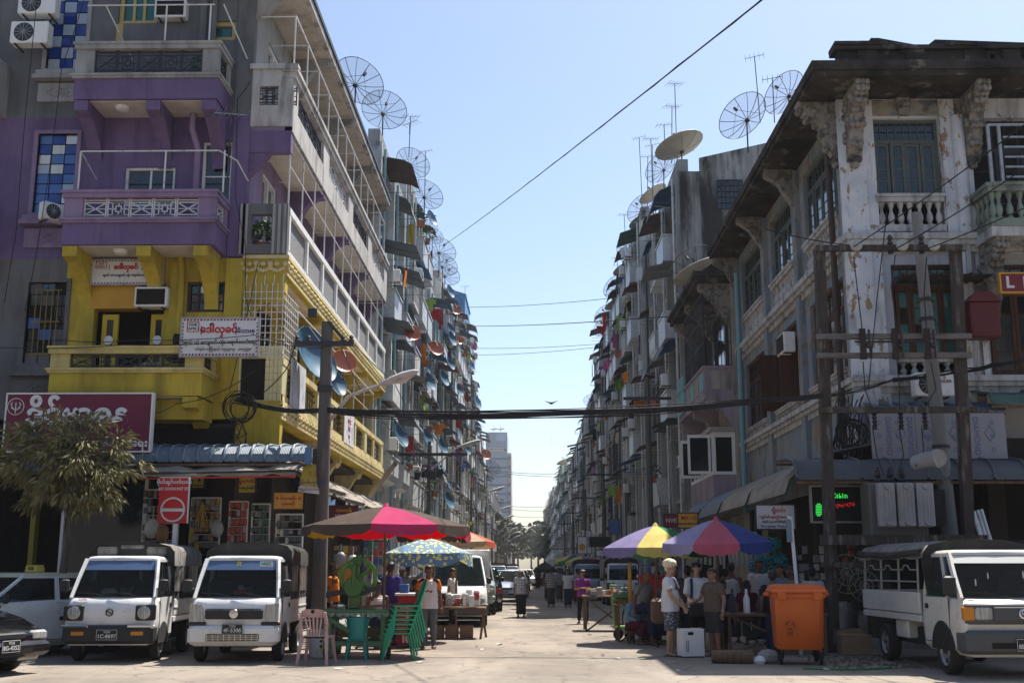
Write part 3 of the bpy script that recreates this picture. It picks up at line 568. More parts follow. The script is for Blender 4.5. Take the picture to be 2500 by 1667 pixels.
m_pk = [M('packet %d' % k, c, .45) for k, c in enumerate([(.38, .05, .04), (.30, .16, .05), (.10, .12, .13), (.32, .30, .26), (.14, .08, .05), (.05, .14, .09), (.42, .30, .04), (.05, .09, .24), (.25, .24, .24), (.5, .48, .42)])]
_pk = {}
def goods_rack(u0, u1, v0, v1, Y, pal, nx, nz, label, fill=.85, frame=True):
    p0, p1 = at(u0, v1, Y), at(u1, v0, Y); x0, x1, z0, z1 = p0.x, p1.x, max(p0.z, .15), p1.z
    t = T('goods_rack', label, 'shop display', ((x0+x1)/2, Y, z0), 0, 'racks of goods in the hardware shops')
    f = B().bar((x0, Y, z0), (x0, Y, z1), .03).bar((x1, Y, z0), (x1, Y, z1), .03).bar((x0, Y, z1), (x1, Y, z1), .03)
    for k in range(nz): f.bar((x0, Y+.02, z0+(k+1)*(z1-z0)/nz), (x1, Y+.02, z0+(k+1)*(z1-z0)/nz), .012)
    ob('rack_frame', f, m_white if frame else m_iron, t)
    dx, dz = (x1-x0)/nx, (z1-z0)/nz
    for i in range(nx):
        for j in range(nz):
            if R.random() > fill: continue
            m = m_pk[R.choice(pal)]; w, h = dx*R.uniform(.3, .46), dz*R.uniform(.25, .46); cx = x0+(i+.5)*dx+R.uniform(-.01, .01); zt = z0+(j+1)*dz-.02
            bx(t, 'packet', cx-w, cx+w, Y-.05-R.uniform(0, .06), Y, zt-2*h, zt, m)
    return t
goods_rack(345, 440, 1195, 1340, 23.0, (2, 3, 8, 4), 8, 7, 'rack of grey and white packets behind the no entry sign')
goods_rack(462, 540, 1215, 1340, 22.9, (1, 6, 2, 8, 3), 6, 7, 'rack of pale and brown goods with yellow brushes between the two pickups')
goods_rack(556, 606, 1224, 1345, 22.8, (0, 0, 0, 3), 6, 6, 'white wire rack full of red packets')
goods_rack(612, 660, 1230, 1340, 22.9, (5, 2, 8), 5, 6, 'rack of green and grey tools right of the red packet rack')
goods_rack(672, 740, 1255, 1345, 22.7, (8, 9, 2, 2), 6, 5, 'rack of silver fittings under the orange framed sign')
goods_rack(812, 875, 1330, 1430, 24.2, (2, 4, 6, 1), 5, 5, 'dark rack of goods behind the lamp post', frame=False)
goods_rack(885, 950, 1320, 1420, 25.5, (3, 0, 5, 7), 5, 5, 'mixed rack of goods behind the sugar cane press', frame=False)
goods_rack(170, 330, 1290, 1400, 24.5, (2, 7, 2, 8), 9, 4, 'dim rack of boxes inside the shop behind the tree', .5, frame=False)
# yellow brush fan and hanging net bags
b = B(); c = at(493, 1255, 22.8)
for k in range(16): a = R.uniform(-.6, .6); b.tube([c+Vector((0, 0, .25)), c+Vector((.25*math.sin(a), R.uniform(-.05, .05), -.25*math.cos(a)))], .012, 4)
ob('broom_bunch', b, M('yellow bristle', (.5, .33, .05), .8), None, 'bunch of yellow brooms hanging in the hardware shop', 'brooms')
for k, (u, v, m, r) in enumerate([(372, 1290, m_pk[9], .16), (395, 1300, m_pk[1], .14), (530, 1290, m_pk[3], .13), (845, 1395, M('orange fruit net', (.45, .2, .03), .7), .15), (862, 1372, m_pk[9], .12), (832, 1365, m_pk[8], .12)]):
    c = at(u, v, 22.6 if k < 3 else 23.4); bb = B().sph(c, (r, r*.7, r*1.3), 9, 6); bb.tube([c+Vector((0, 0, r)), c+Vector((0, 0, r*2.6))], .01, 4)
    ob('net_bag', bb, m, None, ['pale net bag hanging left of the no entry post', 'brown net bag hanging by the no entry post', 'beige bag hanging over the second pickup', 'net of oranges hanging behind the lamp post', 'white bag hanging right of the lamp post', 'grey bag hanging close to the lamp post'][k], 'bag')
# corrugated roof, one sheet after another
def corrug(name, label, x0, x1, P, m, n, cat='awning', rib=.03, group=None, endm=None):      # P: (y,z) profile front to back
    t = T(name, label, cat, ((x0+x1)/2, P[0][0], P[0][1]), 0, group); dx = (x1-x0)/n
    def fn(a, b):
        k = b*(len(P)-1); i = min(int(k), len(P)-2); f = k-i; y, z = P[i][0]*(1-f)+P[i+1][0]*f, P[i][1]*(1-f)+P[i+1][1]*f
        q = (a*4) % 1; return (a*dx, y, z+(rib if a in (0, 1) else .007*(1 if int(a*16) % 2 else -1)))
    b = B().sheet(fn, 16, (len(P)-1)*2); b.tube([(0, p[0], p[1]+rib) for p in P], rib, 6); me = b.mesh('roof_sheet', m, (0, 0, 0))
    for k in range(n): inst('roof_sheet', me, t, (x0+k*dx+org(t).x-org(t).x, 0, R.uniform(0, .01)))
    ob('batten', B().bar((x0, P[0][0]+.05, P[0][1]-.05), (x1, P[0][0]+.05, P[0][1]-.05), .05).bar((x0, P[-1][0], P[-1][1]-.05), (x1, P[-1][0], P[-1][1]-.05), .05), m_wood, t); return t
X0, X1 = at(318, 1110, 22.2).x, at(746, 1110, 22.2).x; zf, zk = at(500, 1128, 22.2).z, at(500, 1098, 22.6).z
RA = corrug('corrugated_awning', 'blue corrugated barrel awning over the corner shops', X0, X1, [(22.15, zf), (22.18, zf+.16), (22.35, zf+.3), (22.7, zf+.36), (23.4, zf+.4)], m_corr, 13)
bx(RA, 'end_board', X1, X1+.12, 22.1, 22.3, zf-.05, zf+.28, m_btarp)
corrug('corrugated_awning', 'blue corrugated awning in the dark behind the street tree', at(60, 1150, 22.6).x, X0, [(22.4, zf-.15), (22.5, zf+.02), (23.4, zf+.2)], m_corr, 7)
def canvas(name, label, A, Bp, Cq, D, m, sag=.08, n=10, group=None, nm='canopy'):      # four corners: front left, front right, back right, back left
    A, Bp, Cq, D = map(Vector, (A, Bp, Cq, D)); t = T(name, label, 'awning', A, 0, group)
    def fn(a, b): p = (A*(1-a)+Bp*a)*(1-b)+(D*(1-a)+Cq*a)*b; return p+Vector((0, 0, -sag*math.sin(PI*a)*math.sin(PI*min(b, .9))+.03*math.sin(a*17+b*5)+.02*math.sin(a*31)))
    b = B().sheet(fn, n*2, n); b.sheet(lambda a, q: Vector(fn(a, 0))+Vector((0, 0, -.1*q+.0)), n*2, 1); ob(nm, b, m, t)
    f = B().tube([A, Bp], .025).tube([D, Cq], .025); f.tube([A, D], .02).tube([Bp, Cq], .02)
    ob('frame', f, m_iron, t); return t
zc = at(500, 1155, 21.5).z
cv = canvas('canvas_awning', 'pale canvas awning stretched under the blue corrugated roof', (at(345, 1150, 21.5).x, 21.5, zc), (at(722, 1150, 21.5).x, 21.5, zc+.05), (X1-.05, 22.3, zf-.02), (X0+.1, 22.3, zf-.05), m_tarp, .1)
ob('red_hem', B().tube([(at(345, 1150, 21.5).x, 21.49, zc-.1), (at(722, 1150, 21.5).x, 21.49, zc-.06)], .015), m_red, cv)
# canvases down the side street
for k, (ya, yb) in enumerate([(23.0, 26.2), (26.3, 29.3), (29.4, 32.6), (32.8, 36.5), (36.6, 40.5)]):
    dz = -.1*k*.3+R.uniform(-.06, .06); za = 3.15+dz
    canvas('canvas_awning', ['torn tan canvas awning nearest the lamp post on the side street', 'sagging tan canvas awning, second along the side street', 'patched tan canvas awning, third along the side street', 'grey canvas awning, fourth along the side street', 'grey canvas awning at far end of the corner house'][k], (-4.3, yb, za+.05), (-4.3, ya, za), (-5.5, ya, za+.75), (-5.5, yb, za+.75), m_tarp, .16, 8)
for k, (y, w) in enumerate([(24.2, .8), (26.6, .9), (28.9, 1.2)]):
    b = B().sheet(lambda a, q: (-4.35+.05*math.sin(a*9+q*3), y+a*w, 3.0-q*.75+.04*math.sin(a*7)), 8, 5)
    ob('tarpaulin', b, m_btarp, None, ['faded blue tarpaulin hanging behind the lamp post', 'blue tarpaulin hanging over the pink umbrella', 'blue tarpaulin hanging third along the side awnings'][k], 'tarpaulin')
ob('prop_pole', B().tube([(-4.3, 30.4, 3.4), (-3.2, 26.5, 3.9)], .06, 8), metal('rusty pipe', (.14, .09, .06)), None, 'rusty pipe leaning out over the side street awnings', 'pipe')
# shop signs
def psign(u0, u1, v0, v1, Y, mb, label, rows, mf=None, t=.03):
    a, c = at(u0, v1, Y), at(u1, v0, Y); s = signboard('shop_sign', label, a.x, c.x, a.z, c.z, Y, mf or m_iron, mb, t); w, h = c.x-a.x, c.z-a.z
    for (tx, fx_, fz_, sz, m) in rows: text(tx, s, (a.x+w*fx_, Y-.006, a.z+h*fz_), h*sz, m, bold=.002)
    return s
m_sy = M('sign yellow', (.52, .42, .05), .55, [((.35, .28, .05), 3, .5, .7, .5)]); m_so = M('sign orange yellow', (.60, .32, .04), .5); m_sgrn = M('sign green', (.02, .16, .06), .6)
psign(470, 498, 1160, 1190, 22.6, m_sy, 'small yellow shop sign with a star, beside the no entry sign', [('★', .6, .6, .4, m_ink), ('အေရာင်း', .5, .18, .2, m_ink)])
psign(583, 624, 1162, 1202, 22.6, m_sy, 'yellow hanging sign under the canvas awning', [('ရွှေတံဆိပ်', .5, .68, .24, m_sred), ('ပစ္စည်းဆိုင်', .5, .28, .18, m_ink)])
psign(672, 736, 1206, 1238, 22.0, m_so, 'orange framed sign with stars left of the lamp post', [('★ မိဘအရိပ် ★', .5, .67, .3, m_sred), ('ကုန်မာဆိုင်', .5, .26, .24, m_sred)], M('sign frame orange', (.5, .22, .03), .5))
yb_ = T('hanging_banner', 'yellow vinyl banner hanging at an angle beside the lamp post', 'banner', at(727, 1204, 22.1))
A = [at(727, 1200, 22.15), at(779, 1206, 22.15), at(786, 1138, 22.3), at(742, 1130, 22.3)]; Q = [A[0]*.78+A[3]*.22, A[1]*.78+A[2]*.22]
ob('cloth', B().quad(A[0], A[1], A[2], A[3]).quad(A[3]+Vector((0, .01, 0)), A[2]+Vector((0, .01, 0)), A[1]+Vector((0, .01, 0)), A[0]+Vector((0, .01, 0))), m_sy, yb_); ob('white_foot', B().quad(A[0]+Vector((0, -.004, 0)), A[1]+Vector((0, -.004, 0)), Q[1]+Vector((0, -.004, 0)), Q[0]+Vector((0, -.004, 0))), m_sw, yb_)
text('လျှပ်စစ်ပစ္စည်း', yb_, at(757, 1178, 22.15)+Vector((0, -.03, 0)), .085, m_navy, bold=.002); text('ေရာင်းဝယ်ေရး', yb_, at(757, 1194, 22.15)+Vector((0, -.03, 0)), .07, m_ink); text('၁၂၃', yb_, at(765, 1155, 22.2)+Vector((0, -.03, 0)), .1, m_sred)
psign(806, 872, 1236, 1268, 24.0, M('sign dark red', (.12, .01, .015), .6), 'dark red shop sign hidden behind the lamp post', [('ဘဝသစ်', .5, .7, .35, m_so), ('VERPOO', .5, .25, .34, m_sw)])
psign(180, 212, 1212, 1230, 23.3, m_sw, 'small white card sign inside the dark shop behind the tree', [('↔', .5, .5, .5, m_ink)])
# no-entry street sign
Y = 21.4; p = at(420, 1400, Y); NE = T('street_sign', 'red no entry sign board of the one way street on a white post', 'street sign', (p.x, Y, 0))
a, c = at(384, 1277, Y), at(462, 1166, Y); x0, x1, z0, z1 = a.x, c.x, a.z, c.z; w, h = x1-x0, z1-z0
m_rs = M('traffic sign red', (.50, .015, .02), .5, [((.38, .03, .03), 3, .5, .7, .6)])
ob('board', B().box(x0, x1, Y, Y+.02, z0, z1), m_rs, NE); ob('frame', B().box(x1, x1+.02, Y-.01, Y+.03, z0, z1).box(x0, x1, Y-.01, Y+.03, z1, z1+.015), m_white, NE)
ob('post', B().box(p.x-.045, p.x+.035, Y+.02, Y+.09, 0, z0+.4), m_white, NE); r = w*.42; cx, cz = (x0+x1)/2, z0+w*.46
ob('ring', B().lathe([(r*.86, -.012), (r, -.012), (r, -.004), (r*.86, -.004), (r*.86, -.012)], (cx, Y, cz), 28, 'y'), m_sw, NE); ob('bar', B().box(cx-r*.86, cx+r*.86, Y-.012, Y-.004, cz-r*.15, cz+r*.1), m_sw, NE)
text('ဗိုလ်ဆွန်ပက်လမ်း', NE, (cx, Y-.006, z0+h*.905), h*.105, m_sw, bold=.003); text('BO SOON PAT ST.', NE, (cx, Y-.006, z0+h*.755), h*.088, m_sw, bold=.002, sx=.95)
# lamp posts: wooden pole with a cross arm nearest, then a row of steel lamps
m_pole = M('weathered pole', (.10, .096, .092), .85, [((.06, .055, .05), (12, 12, .8), .42, .66, .8), ((.22, .21, .2), (8, 8, 1), .55, .7, .5)], .3, 30)
m_head = M('lamp housing', (.42, .42, .41), .5, [((.2, .19, .17), 6, .5, .72, .6)])
def lamp_head(parent, A, Bp):
    A, Bp = Vector(A), Vector(Bp); d = (Bp-A); L = d.length; d.normalize(); x, y = frame(d)
    h = B().tube([A, A+d*L*.18, A+d*L*.3, A+d*L*.65, A+d*L*.9, Bp], [(.05, .05), (.07, .06), (.14, .075), (.16, .085), (.1, .06), (.02, .02)], 10)
    o = ob('lamp_head', h, m_head, parent); ob('lens', B().tube([A+d*L*.36+y*0+Vector((0, 0, -.07)), A+d*L*.6+Vector((0, 0, -.09)), A+d*L*.85+Vector((0, 0, -.06))], [(.1, .02), (.12, .05), (.06, .02)], 8), M('lamp lens', (.35, .36, .36), .25), o)
Y = 22.3; px = at(789, 1100, Y).x; topz = at(789, 787, Y).z
LP = T('street_lamp', 'weathered wooden lamp pole with a cross arm, nearest on the yellow house side', 'street lamp', (px, Y, 0), 0, 'lamp posts along the street')
ob('pole', B().tube([(px+.02, Y, 0), (px+.01, Y, 3), (px-.0, Y, topz)], [.15, .135, .115], 12), m_pole, LP)
za = at(789, 842, Y).z; xa, xb = at(722, 842, Y).x, at(866, 842, Y).x
ob('cross_arm', B().box(xa, xb, Y-.16, Y-.08, za-.05, za+.05), m_iron, LP); ob('brace', B().bar((px+.05, Y-.12, za+.45), (px+.35, Y+.4, za+.1), .05), m_iron, LP)
ob('band', B().lathe([(.13, -.06), (.16, -.06), (.16, .06), (.13, .06)], (px, Y, za-.9), 12), m_iron, LP)
for x in (xa+.05, px-.35, px+.35, xb-.05): ob('insulator', B().lathe([(0, 0), (.05, 0), (.06, .03), (.03, .05), (.05, .08), (.03, .12), (0, .13)], (x, Y-.12, za+.05), 8), m_iron, LP)
ob('junction_box', B().rbox(px-.38, px-.2, Y-.15, Y-.05, za+.55, za+.75, .02), m_iron, LP)
A = at(818, 985, Y); E1 = at(930, 938, Y-.1); ob('arm', B().tube([Vector((px, Y, A.z-.5)), at(822, 1005, Y), at(850, 968, Y), at(890, 952, Y), E1], [.03, .04, .035, .032, .03], 8), m_head, LP); lamp_head(LP, E1, at(1021, 905, Y-.3))
def steel_lamp(x, y, h, label, hx=1.9):
    t = T('street_lamp', label, 'street lamp', (x, y, 0), 0, 'lamp posts along the street')
    ob('pole', B().tube([(x, y, 0), (x, y, h)], [.1, .07], 10), m_pole, t); A = (x+hx*.6, y, h-1.0+.75)
    ob('arm', B().tube([(x, y, h-1.3), (x+.15, y, h-1.1), A], .035, 6), m_head, t); lamp_head(t, A, (x+hx*.6+.95, y, h-1.0+1.05)); return t
L2 = steel_lamp(-4.15, 46, 6.6, 'second street lamp from the wooden pole on the yellow house side')
ob('cross_arm', B().box(-5.4, -2.6, 45.9, 46, 6.0, 6.12), m_iron, L2)
for k in range(4): ob('transformer_can', B().lathe([(0, 0), (.14, 0), (.14, .35), (.05, .42), (0, .42)], (-4.6+k*.3, 45.7, 5.0+.1*(k % 2)), 8), m_iron, L2)
for k, y in enumerate([70, 92, 108, 124, 140, 156, 174]): steel_lamp(-3.7, y, 6.4, '%s street lamp from the wooden pole on the yellow house side' % ['third', 'fourth', 'fifth', 'sixth', 'seventh', 'eighth', 'ninth'][k])
# street tree: drooping narrow leaves
TR = T('street_tree', 'small dusty tree with narrow drooping leaves before the maroon sign', 'tree', (at(150, 1500, 20.6).x, 20.6, 0)); Y = 20.6
bx0 = org(TR).x; m_bark = M('pale bark', (.12, .10, .08), .9, [((.05, .04, .035), (9, 9, 2), .45, .65, .8)], .5, 30)
ob('trunk', B().tube([(bx0-.1, Y, 0), (bx0-.05, Y, 1.2), (bx0+.02, Y, 2.2), (bx0+.1, Y, 3.2), (bx0+.12, Y, 3.9)], [.09, .07, .06, .045, .02], 8), m_bark, TR)
lm = M('dusty olive leaf', (.20, .175, .065), .75, [((.07, .075, .025), 3.5, .42, .6, .9), ((.36, .30, .18), 6, .5, .66, .7)], spec=.25)
RT = random.Random(5); lb = B(); brn = B(); tips = []
for k in range(170):
    a = RT.uniform(0, 2*PI); q = RT.random()**.6; ez = RT.uniform(-.2, 1)
    ux, vz = 172+math.cos(a)*168*q+20*RT.uniform(-1, 1), 1125+math.sin(a)*118*q
    if vz > 1190 and 200 > ux > 60 and RT.random() < .4: continue
    c = at(ux, vz, Y+RT.uniform(-.95, .95)*math.sqrt(max(.05, 1-q*q))); tips.append(c)
    root = Vector((bx0+.08, Y, 2.6+RT.uniform(0, 1.1))); mid = (root+c)/2+Vector((0, 0, .15)); brn.tube([root, mid, c], [.02, .013, .006], 4)
    for j in range(34):
        d = Vector((RT.gauss(0, 1), RT.gauss(0, 1), RT.gauss(-.35, .7))).normalized(); p = c+d*RT.uniform(.02, .2)
        d = (d*.8+(c-Vector((bx0, Y, 3.3))).normalized()*.9+Vector((0, 0, RT.uniform(-1.3, .1)))).normalized(); L = RT.uniform(.11, .21); w = L*.13; x, y = frame(d); th = RT.uniform(0, 2*PI); s_ = x*math.cos(th)+y*math.sin(th)
        m_ = p+d*L*.45; n_ = d.cross(s_)*L*.04
        lb.add([p, m_+s_*w+n_, p+d*L+Vector((0, 0, -.02)), m_-s_*w+n_], [(0, 1, 2, 3)], False)
ob('branches', brn, m_bark, TR); ob('crown', lb, lm, TR)
# ---------------------------------------------------------------- satellite dishes
m_dmesh = M('dish wire mesh', (.10, .12, .14), .6, alpha=.22); m_dwht = M('dish grey white', (.36, .34, .30), .6, [((.2, .18, .15), 2, .5, .7, .5)]); m_dblu = paint('dish blue', (.05, .13, .20), .4); m_dora = paint('dish orange', (.50, .13, .05), .45)
def dish(loc, r, ax, kind, label, group='satellite dishes', mast=1.0, n=12):
    r = r*(.92 if kind == 'mesh' else 1); t = T('satellite_dish', label, 'satellite dish', loc, 0, group, local=True); ax = Vector(ax).normalized(); x, y = frame(ax); c0 = Vector((0, 0, mast)); k = .30/r*1.0
    P = lambda q, a: c0+x*(q*math.cos(a))+y*(q*math.sin(a))+ax*(k*q*q)
    if kind == 'mesh':
        for s_ in range(n):
            b = B(); vs = [P(r*j/4, 2*PI*(s_+i/2)/n) for i in range(3) for j in range(5)]
            b.add(vs, [(i*5+j, i*5+j+1, i*5+j+6, i*5+j+5) for i in range(2) for j in range(4)], True); ob('mesh_panel', b, m_dmesh, t)
            ob('rib', B().tube([P(r*j/4, 2*PI*s_/n) for j in range(5)], r*.012, 4), m_iron, t)
        ob('rim', B().tube([P(r, 2*PI*i/24) for i in range(25)], r*.014, 5), m_iron, t)
    else:
        m = {'white': m_dwht, 'blue': m_dblu, 'orange': m_dora}[kind]; nn = 20; vs = [P(r*j/4+1e-4, 2*PI*i/nn) for i in range(nn) for j in range(5)]; off = ax*(.02*r)
        fs = [(i*5+j, i*5+j+1, ((i+1) % nn)*5+j+1, ((i+1) % nn)*5+j) for i in range(nn) for j in range(4)]; b = B().add(vs, fs, True).add([p-off for p in vs], [f[::-1] for f in fs], True)
        ob('reflector', b, m, t); ob('rim', B().tube([P(r, 2*PI*i/20) for i in range(21)], r*.02, 4), m, t)
        if r > .7:
            for s_ in range(8): ob('rib', B().tube([P(r*j/4, 2*PI*s_/8)-off*1.2 for j in range(5)], r*.012, 4), m_steel, t)
    fp = c0+ax*(r*.72)
    if kind in ('mesh', 'white'):
        for s_ in range(3): ob('strut', B().tube([P(r*.75, 2*PI*s_/3+.5), fp], r*.008, 4), m_iron, t)
    else: ob('strut', B().tube([P(r, .5*PI if abs(y.z) > .1 else 0)+Vector((0, 0, 0)), fp], r*.025, 4), m_iron, t)
    ob('feed_horn', B().tube([fp-ax*r*.02, fp+ax*r*.14], r*.06, 8), m_iron, t); ob('hub', B().tube([c0-ax*r*.08, c0], r*.09, 8), m_iron, t)
    ob('mast', B().tube([(0, 0, 0), (0, 0, mast-.02), c0-ax*r*.06], r*.03, 6), m_iron, t); return t
# ---------------------------------------------------------------- old colonial house on the right corner
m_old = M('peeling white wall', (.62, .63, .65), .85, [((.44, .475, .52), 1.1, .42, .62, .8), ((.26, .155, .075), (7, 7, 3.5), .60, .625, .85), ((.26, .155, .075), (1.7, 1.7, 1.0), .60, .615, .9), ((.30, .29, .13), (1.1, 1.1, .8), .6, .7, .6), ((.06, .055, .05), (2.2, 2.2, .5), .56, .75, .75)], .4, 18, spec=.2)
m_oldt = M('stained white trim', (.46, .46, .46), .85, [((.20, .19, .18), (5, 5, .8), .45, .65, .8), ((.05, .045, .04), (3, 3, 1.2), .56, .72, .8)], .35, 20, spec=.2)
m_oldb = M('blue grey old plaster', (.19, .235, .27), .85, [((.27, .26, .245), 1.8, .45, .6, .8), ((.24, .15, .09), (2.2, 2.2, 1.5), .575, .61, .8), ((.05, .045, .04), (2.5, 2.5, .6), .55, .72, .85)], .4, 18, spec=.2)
m_frieze = M('stained frieze', (.30, .275, .23), .9, [((.08, .15, .20), (.8, .8, 1.6), .5, .6, .85), ((.05, .045, .04), 1.6, .52, .64, .85), ((.30, .17, .10), 2.6, .6, .66, .6)], .4, 16, spec=.2)
m_soot = M('sooty eave', (.055, .048, .042), .95, [((.20, .18, .15), (2.0, 2.0, 2.0), .56, .66, .8), ((.016, .014, .013), 1.2, .45, .6, .8)], .5, 10, spec=.1)
m_gfr = M('faded green frame', (.085, .102, .095), .7, [((.12, .14, .12), 6, .5, .7, .6)]); m_bfr = wood('brown window wood', (.085, .042, .026)); m_corb = M('worn stucco ornament', (.24, .225, .20), .9, [((.07, .06, .05), 6, .45, .62, .9), ((.30, .2, .12), 4, .58, .68, .6)], .5, 30)
YR, XR, XE, YRE = 23.5, 6.95, 14.5, 36.4
rx = lambda u, v=700: at(u, v, YR).x
rv = lambda v: at(2200, v, YR).z
OH = T('colonial_house', 'old peeling colonial corner house with black stained eaves and balustrades', 'building', (10, YR, 0))
zt0, zt1 = rv(476), rv(290); zb0 = rv(568); zc0, zc1 = rv(602), rv(576); g0, g1 = rv(868), rv(646); gb0 = rv(928)
wx0, wx1 = rx(2151), rx(2321); wx2, wx3 = rx(2392), XE-1.4
FW = [(wx0, wx1, zb0, zt1), (wx2, wx3, zc1, zt1), (rx(2178), rx(2342), gb0, g1), (rx(2405), XE-1.4, gb0, g1)]
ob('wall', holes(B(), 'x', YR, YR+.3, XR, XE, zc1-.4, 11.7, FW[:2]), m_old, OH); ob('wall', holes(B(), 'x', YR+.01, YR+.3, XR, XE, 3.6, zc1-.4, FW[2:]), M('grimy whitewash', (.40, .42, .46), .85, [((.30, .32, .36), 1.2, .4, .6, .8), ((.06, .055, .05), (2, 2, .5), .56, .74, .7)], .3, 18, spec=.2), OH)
ob('frieze', holes(B(), 'x', YR-.012, YR, XR, wx2, zt1+.06, 11.64, []), m_frieze, OH)
bays = [YR, 27.9, 31.9, YRE]; SWN = []
for k in range(3): SWN += [(bays[k]+.75, bays[k+1]-.45, zb0, zt1+.1), (bays[k]+.75, bays[k+1]-.45, gb0, g1)]
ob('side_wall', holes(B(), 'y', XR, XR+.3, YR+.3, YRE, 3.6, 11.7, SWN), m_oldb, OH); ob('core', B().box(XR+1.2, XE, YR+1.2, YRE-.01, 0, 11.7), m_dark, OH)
# pilasters, cornices
for (a, c, d) in ((rx(2066), rx(2130), .1), (rx(2126), rx(2156), .05), (rx(2323), rx(2360), .08), (rx(2385), rx(2398), .05)): ob('pilaster', B().box(a, c, YR-d, YR+.02, 4.0, zc0).box(a, c, YR-d, YR+.02, zc1, 11.62), m_old, OH)
for y in bays:
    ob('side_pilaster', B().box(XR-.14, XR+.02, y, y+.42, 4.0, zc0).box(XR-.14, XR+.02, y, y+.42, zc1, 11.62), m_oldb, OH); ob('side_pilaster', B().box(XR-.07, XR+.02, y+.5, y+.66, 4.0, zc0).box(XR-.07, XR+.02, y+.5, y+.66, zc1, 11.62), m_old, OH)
for z, h, p in ((zc0, zc1-zc0, .16), (rv(945), .22, .14)):
    ob('cornice', B().box(XR-p, XE, YR-p-.03, YR, z, z+h*.45).box(XR-p-.07, XE, YR-p-.1, YR, z+h*.45, z+h).box(XR-p*.5, XE, YR-p*.5, YR, z-h*.6, z), m_oldt, OH)
    ob('side_cornice', B().box(XR-p-.02, XR, YR, YRE, z, z+h*.45).box(XR-p-.1, XR, YR, YRE, z+h*.45, z+h).box(XR-p*.5, XR, YR, YRE, z-h*.6, z), m_oldt, OH)
# balusters: turned, each its own
def baluster_mesh(h, m, r=.075): return B().lathe([(r*.9, 0), (r*.9, h*.08), (r*.5, h*.12), (r*1.0, h*.3), (r*.95, h*.42), (r*.45, h*.62), (r*.45, h*.72), (r*.8, h*.84), (r*.9, h*.9), (r*.9, h)], (0, 0, 0), 10).mesh('baluster', m)
def balustrade(par, a, c, p, z0, z1, ax='x', m=m_oldt, step=.2, d=.2):
    h = z1-z0; f = B(); bm = baluster_mesh(h*.62, m)
    bb = lambda q0, q1, s0, s1, e: f.box(q0, q1, p-e, p+d, s0, s1) if ax == 'x' else f.box(p-e, p+d, q0, q1, s0, s1)
    bb(a, c, z0, z0+h*.18, .02); bb(a, c, z1-h*.2, z1-h*.08, .03); bb(a-.02, c+.02, z1-h*.08, z1, .07)
    o = ob('balustrade', f, m, par); n = max(1, int((c-a)/step))
    for k in range(n): q = a+(k+.5)*(c-a)/n; inst('baluster', bm, o, (q, p+d*.5, z0+h*.18) if ax == 'x' else (p+d*.5, q, z0+h*.18))
    return o
balustrade(OH, wx0+.02, wx1-.02, YR-.08, zb0, zt0-.01); balustrade(OH, rx(2180), rx(2340), YR-.05, gb0, g0-.05)
for k in range(3):
    a, c = bays[k]+.76, bays[k+1]-.46; balustrade(OH, a, c, XR-.06, zb0, zt0-.01, 'y', m_oldt, .24); balustrade(OH, a, c, XR-.06, gb0-.1, g0-.1, 'y', m_oldt, .24)
# windows: transom lights and four casements
def casement(par, x0, x1, z0, z1, m, nl, Y, ax='x', trans=.36, gm=m_dglass, nm='window'):
    zt = z1-(z1-z0)*trans*.8; t = .07
    def bb(b, a0, a1, p0, p1, s0, s1): return b.box(a0, a1, Y+p0, Y+p1, s0, s1) if ax == 'x' else b.box(Y+p0, Y+p1, a0, a1, s0, s1)
    def pc(o, n, a0, a1, p0, p1, s0, s1, mm): return bx(o, n, a0, a1, Y+p0, Y+p1, s0, s1, mm) if ax == 'x' else bx(o, n, Y+p0, Y+p1, a0, a1, s0, s1, mm)
    f = B(); bb(f, x0, x0+t, .1, .22, z0, z1); bb(f, x1-t, x1, .1, .22, z0, z1); bb(f, x0+t, x1-t, .1, .22, z1-t, z1); bb(f, x0+t, x1-t, .09, .23, zt-t*.6, zt+t*.6)
    o = ob(nm, f, m, par); L = x1-x0-2*t; n7 = nl*2
    for i in range(n7):
        for j in range(2):
            hz = (z1-t-zt-t*.6)/2; pc(o, 'transom_pane', x0+t+i*L/n7+.012, x0+t+(i+1)*L/n7-.012, .15, .16, zt+t*.6+j*hz+.012, zt+t*.6+(j+1)*hz-.012, gm)
        if i: pc(o, 'glazing_bar', x0+t+i*L/n7-.012, x0+t+i*L/n7+.012, .13, .17, zt+t*.6, z1-t, m)
    for i in range(nl):
        a0, a1 = x0+t+i*L/nl+.008, x0+t+(i+1)*L/nl-.008; s = B(); jit = R.uniform(-.02, .03)
        bb(s, a0, a0+t, .08+jit, .13+jit, z0, zt-t*.6); bb(s, a1-t, a1, .08+jit, .13+jit, z0, zt-t*.6); bb(s, a0+t, a1-t, .08+jit, .13+jit, z0, z0+t*1.2); bb(s, a0+t, a1-t, .08+jit, .13+jit, zt-t*1.6, zt-t*.6); ob('casement', s, m, o)
        for j in range(4):
            hz = (zt-t*1.6-z0-t*1.2)/4; pc(o, 'pane', a0+t, a1-t, .1+jit, .11+jit, z0+t*1.2+j*hz+.012, z0+t*1.2+(j+1)*hz-.012, gm if R.random() > .06 else m_dark)
            if j: pc(o, 'glazing_bar', a0+t, a1-t, .09+jit, .12+jit, z0+t*1.2+j*hz-.012, z0+t*1.2+j*hz+.012, m)
    return o
casement(OH, wx0, wx1, zt0, zt1, m_gfr, 4, YR); casement(OH, wx2, wx3, zt0-.6, zt1, m_iron, 6, YR+.1, gm=m_dark)
casement(OH, rx(2178), rx(2342), g0-.1, g1, m_bfr, 4, YR, gm=m_teal, trans=.28); casement(OH, rx(2405), XE-1.4, g0-.4, g1, m_bfr, 6, YR, gm=m_dglass, trans=.3)
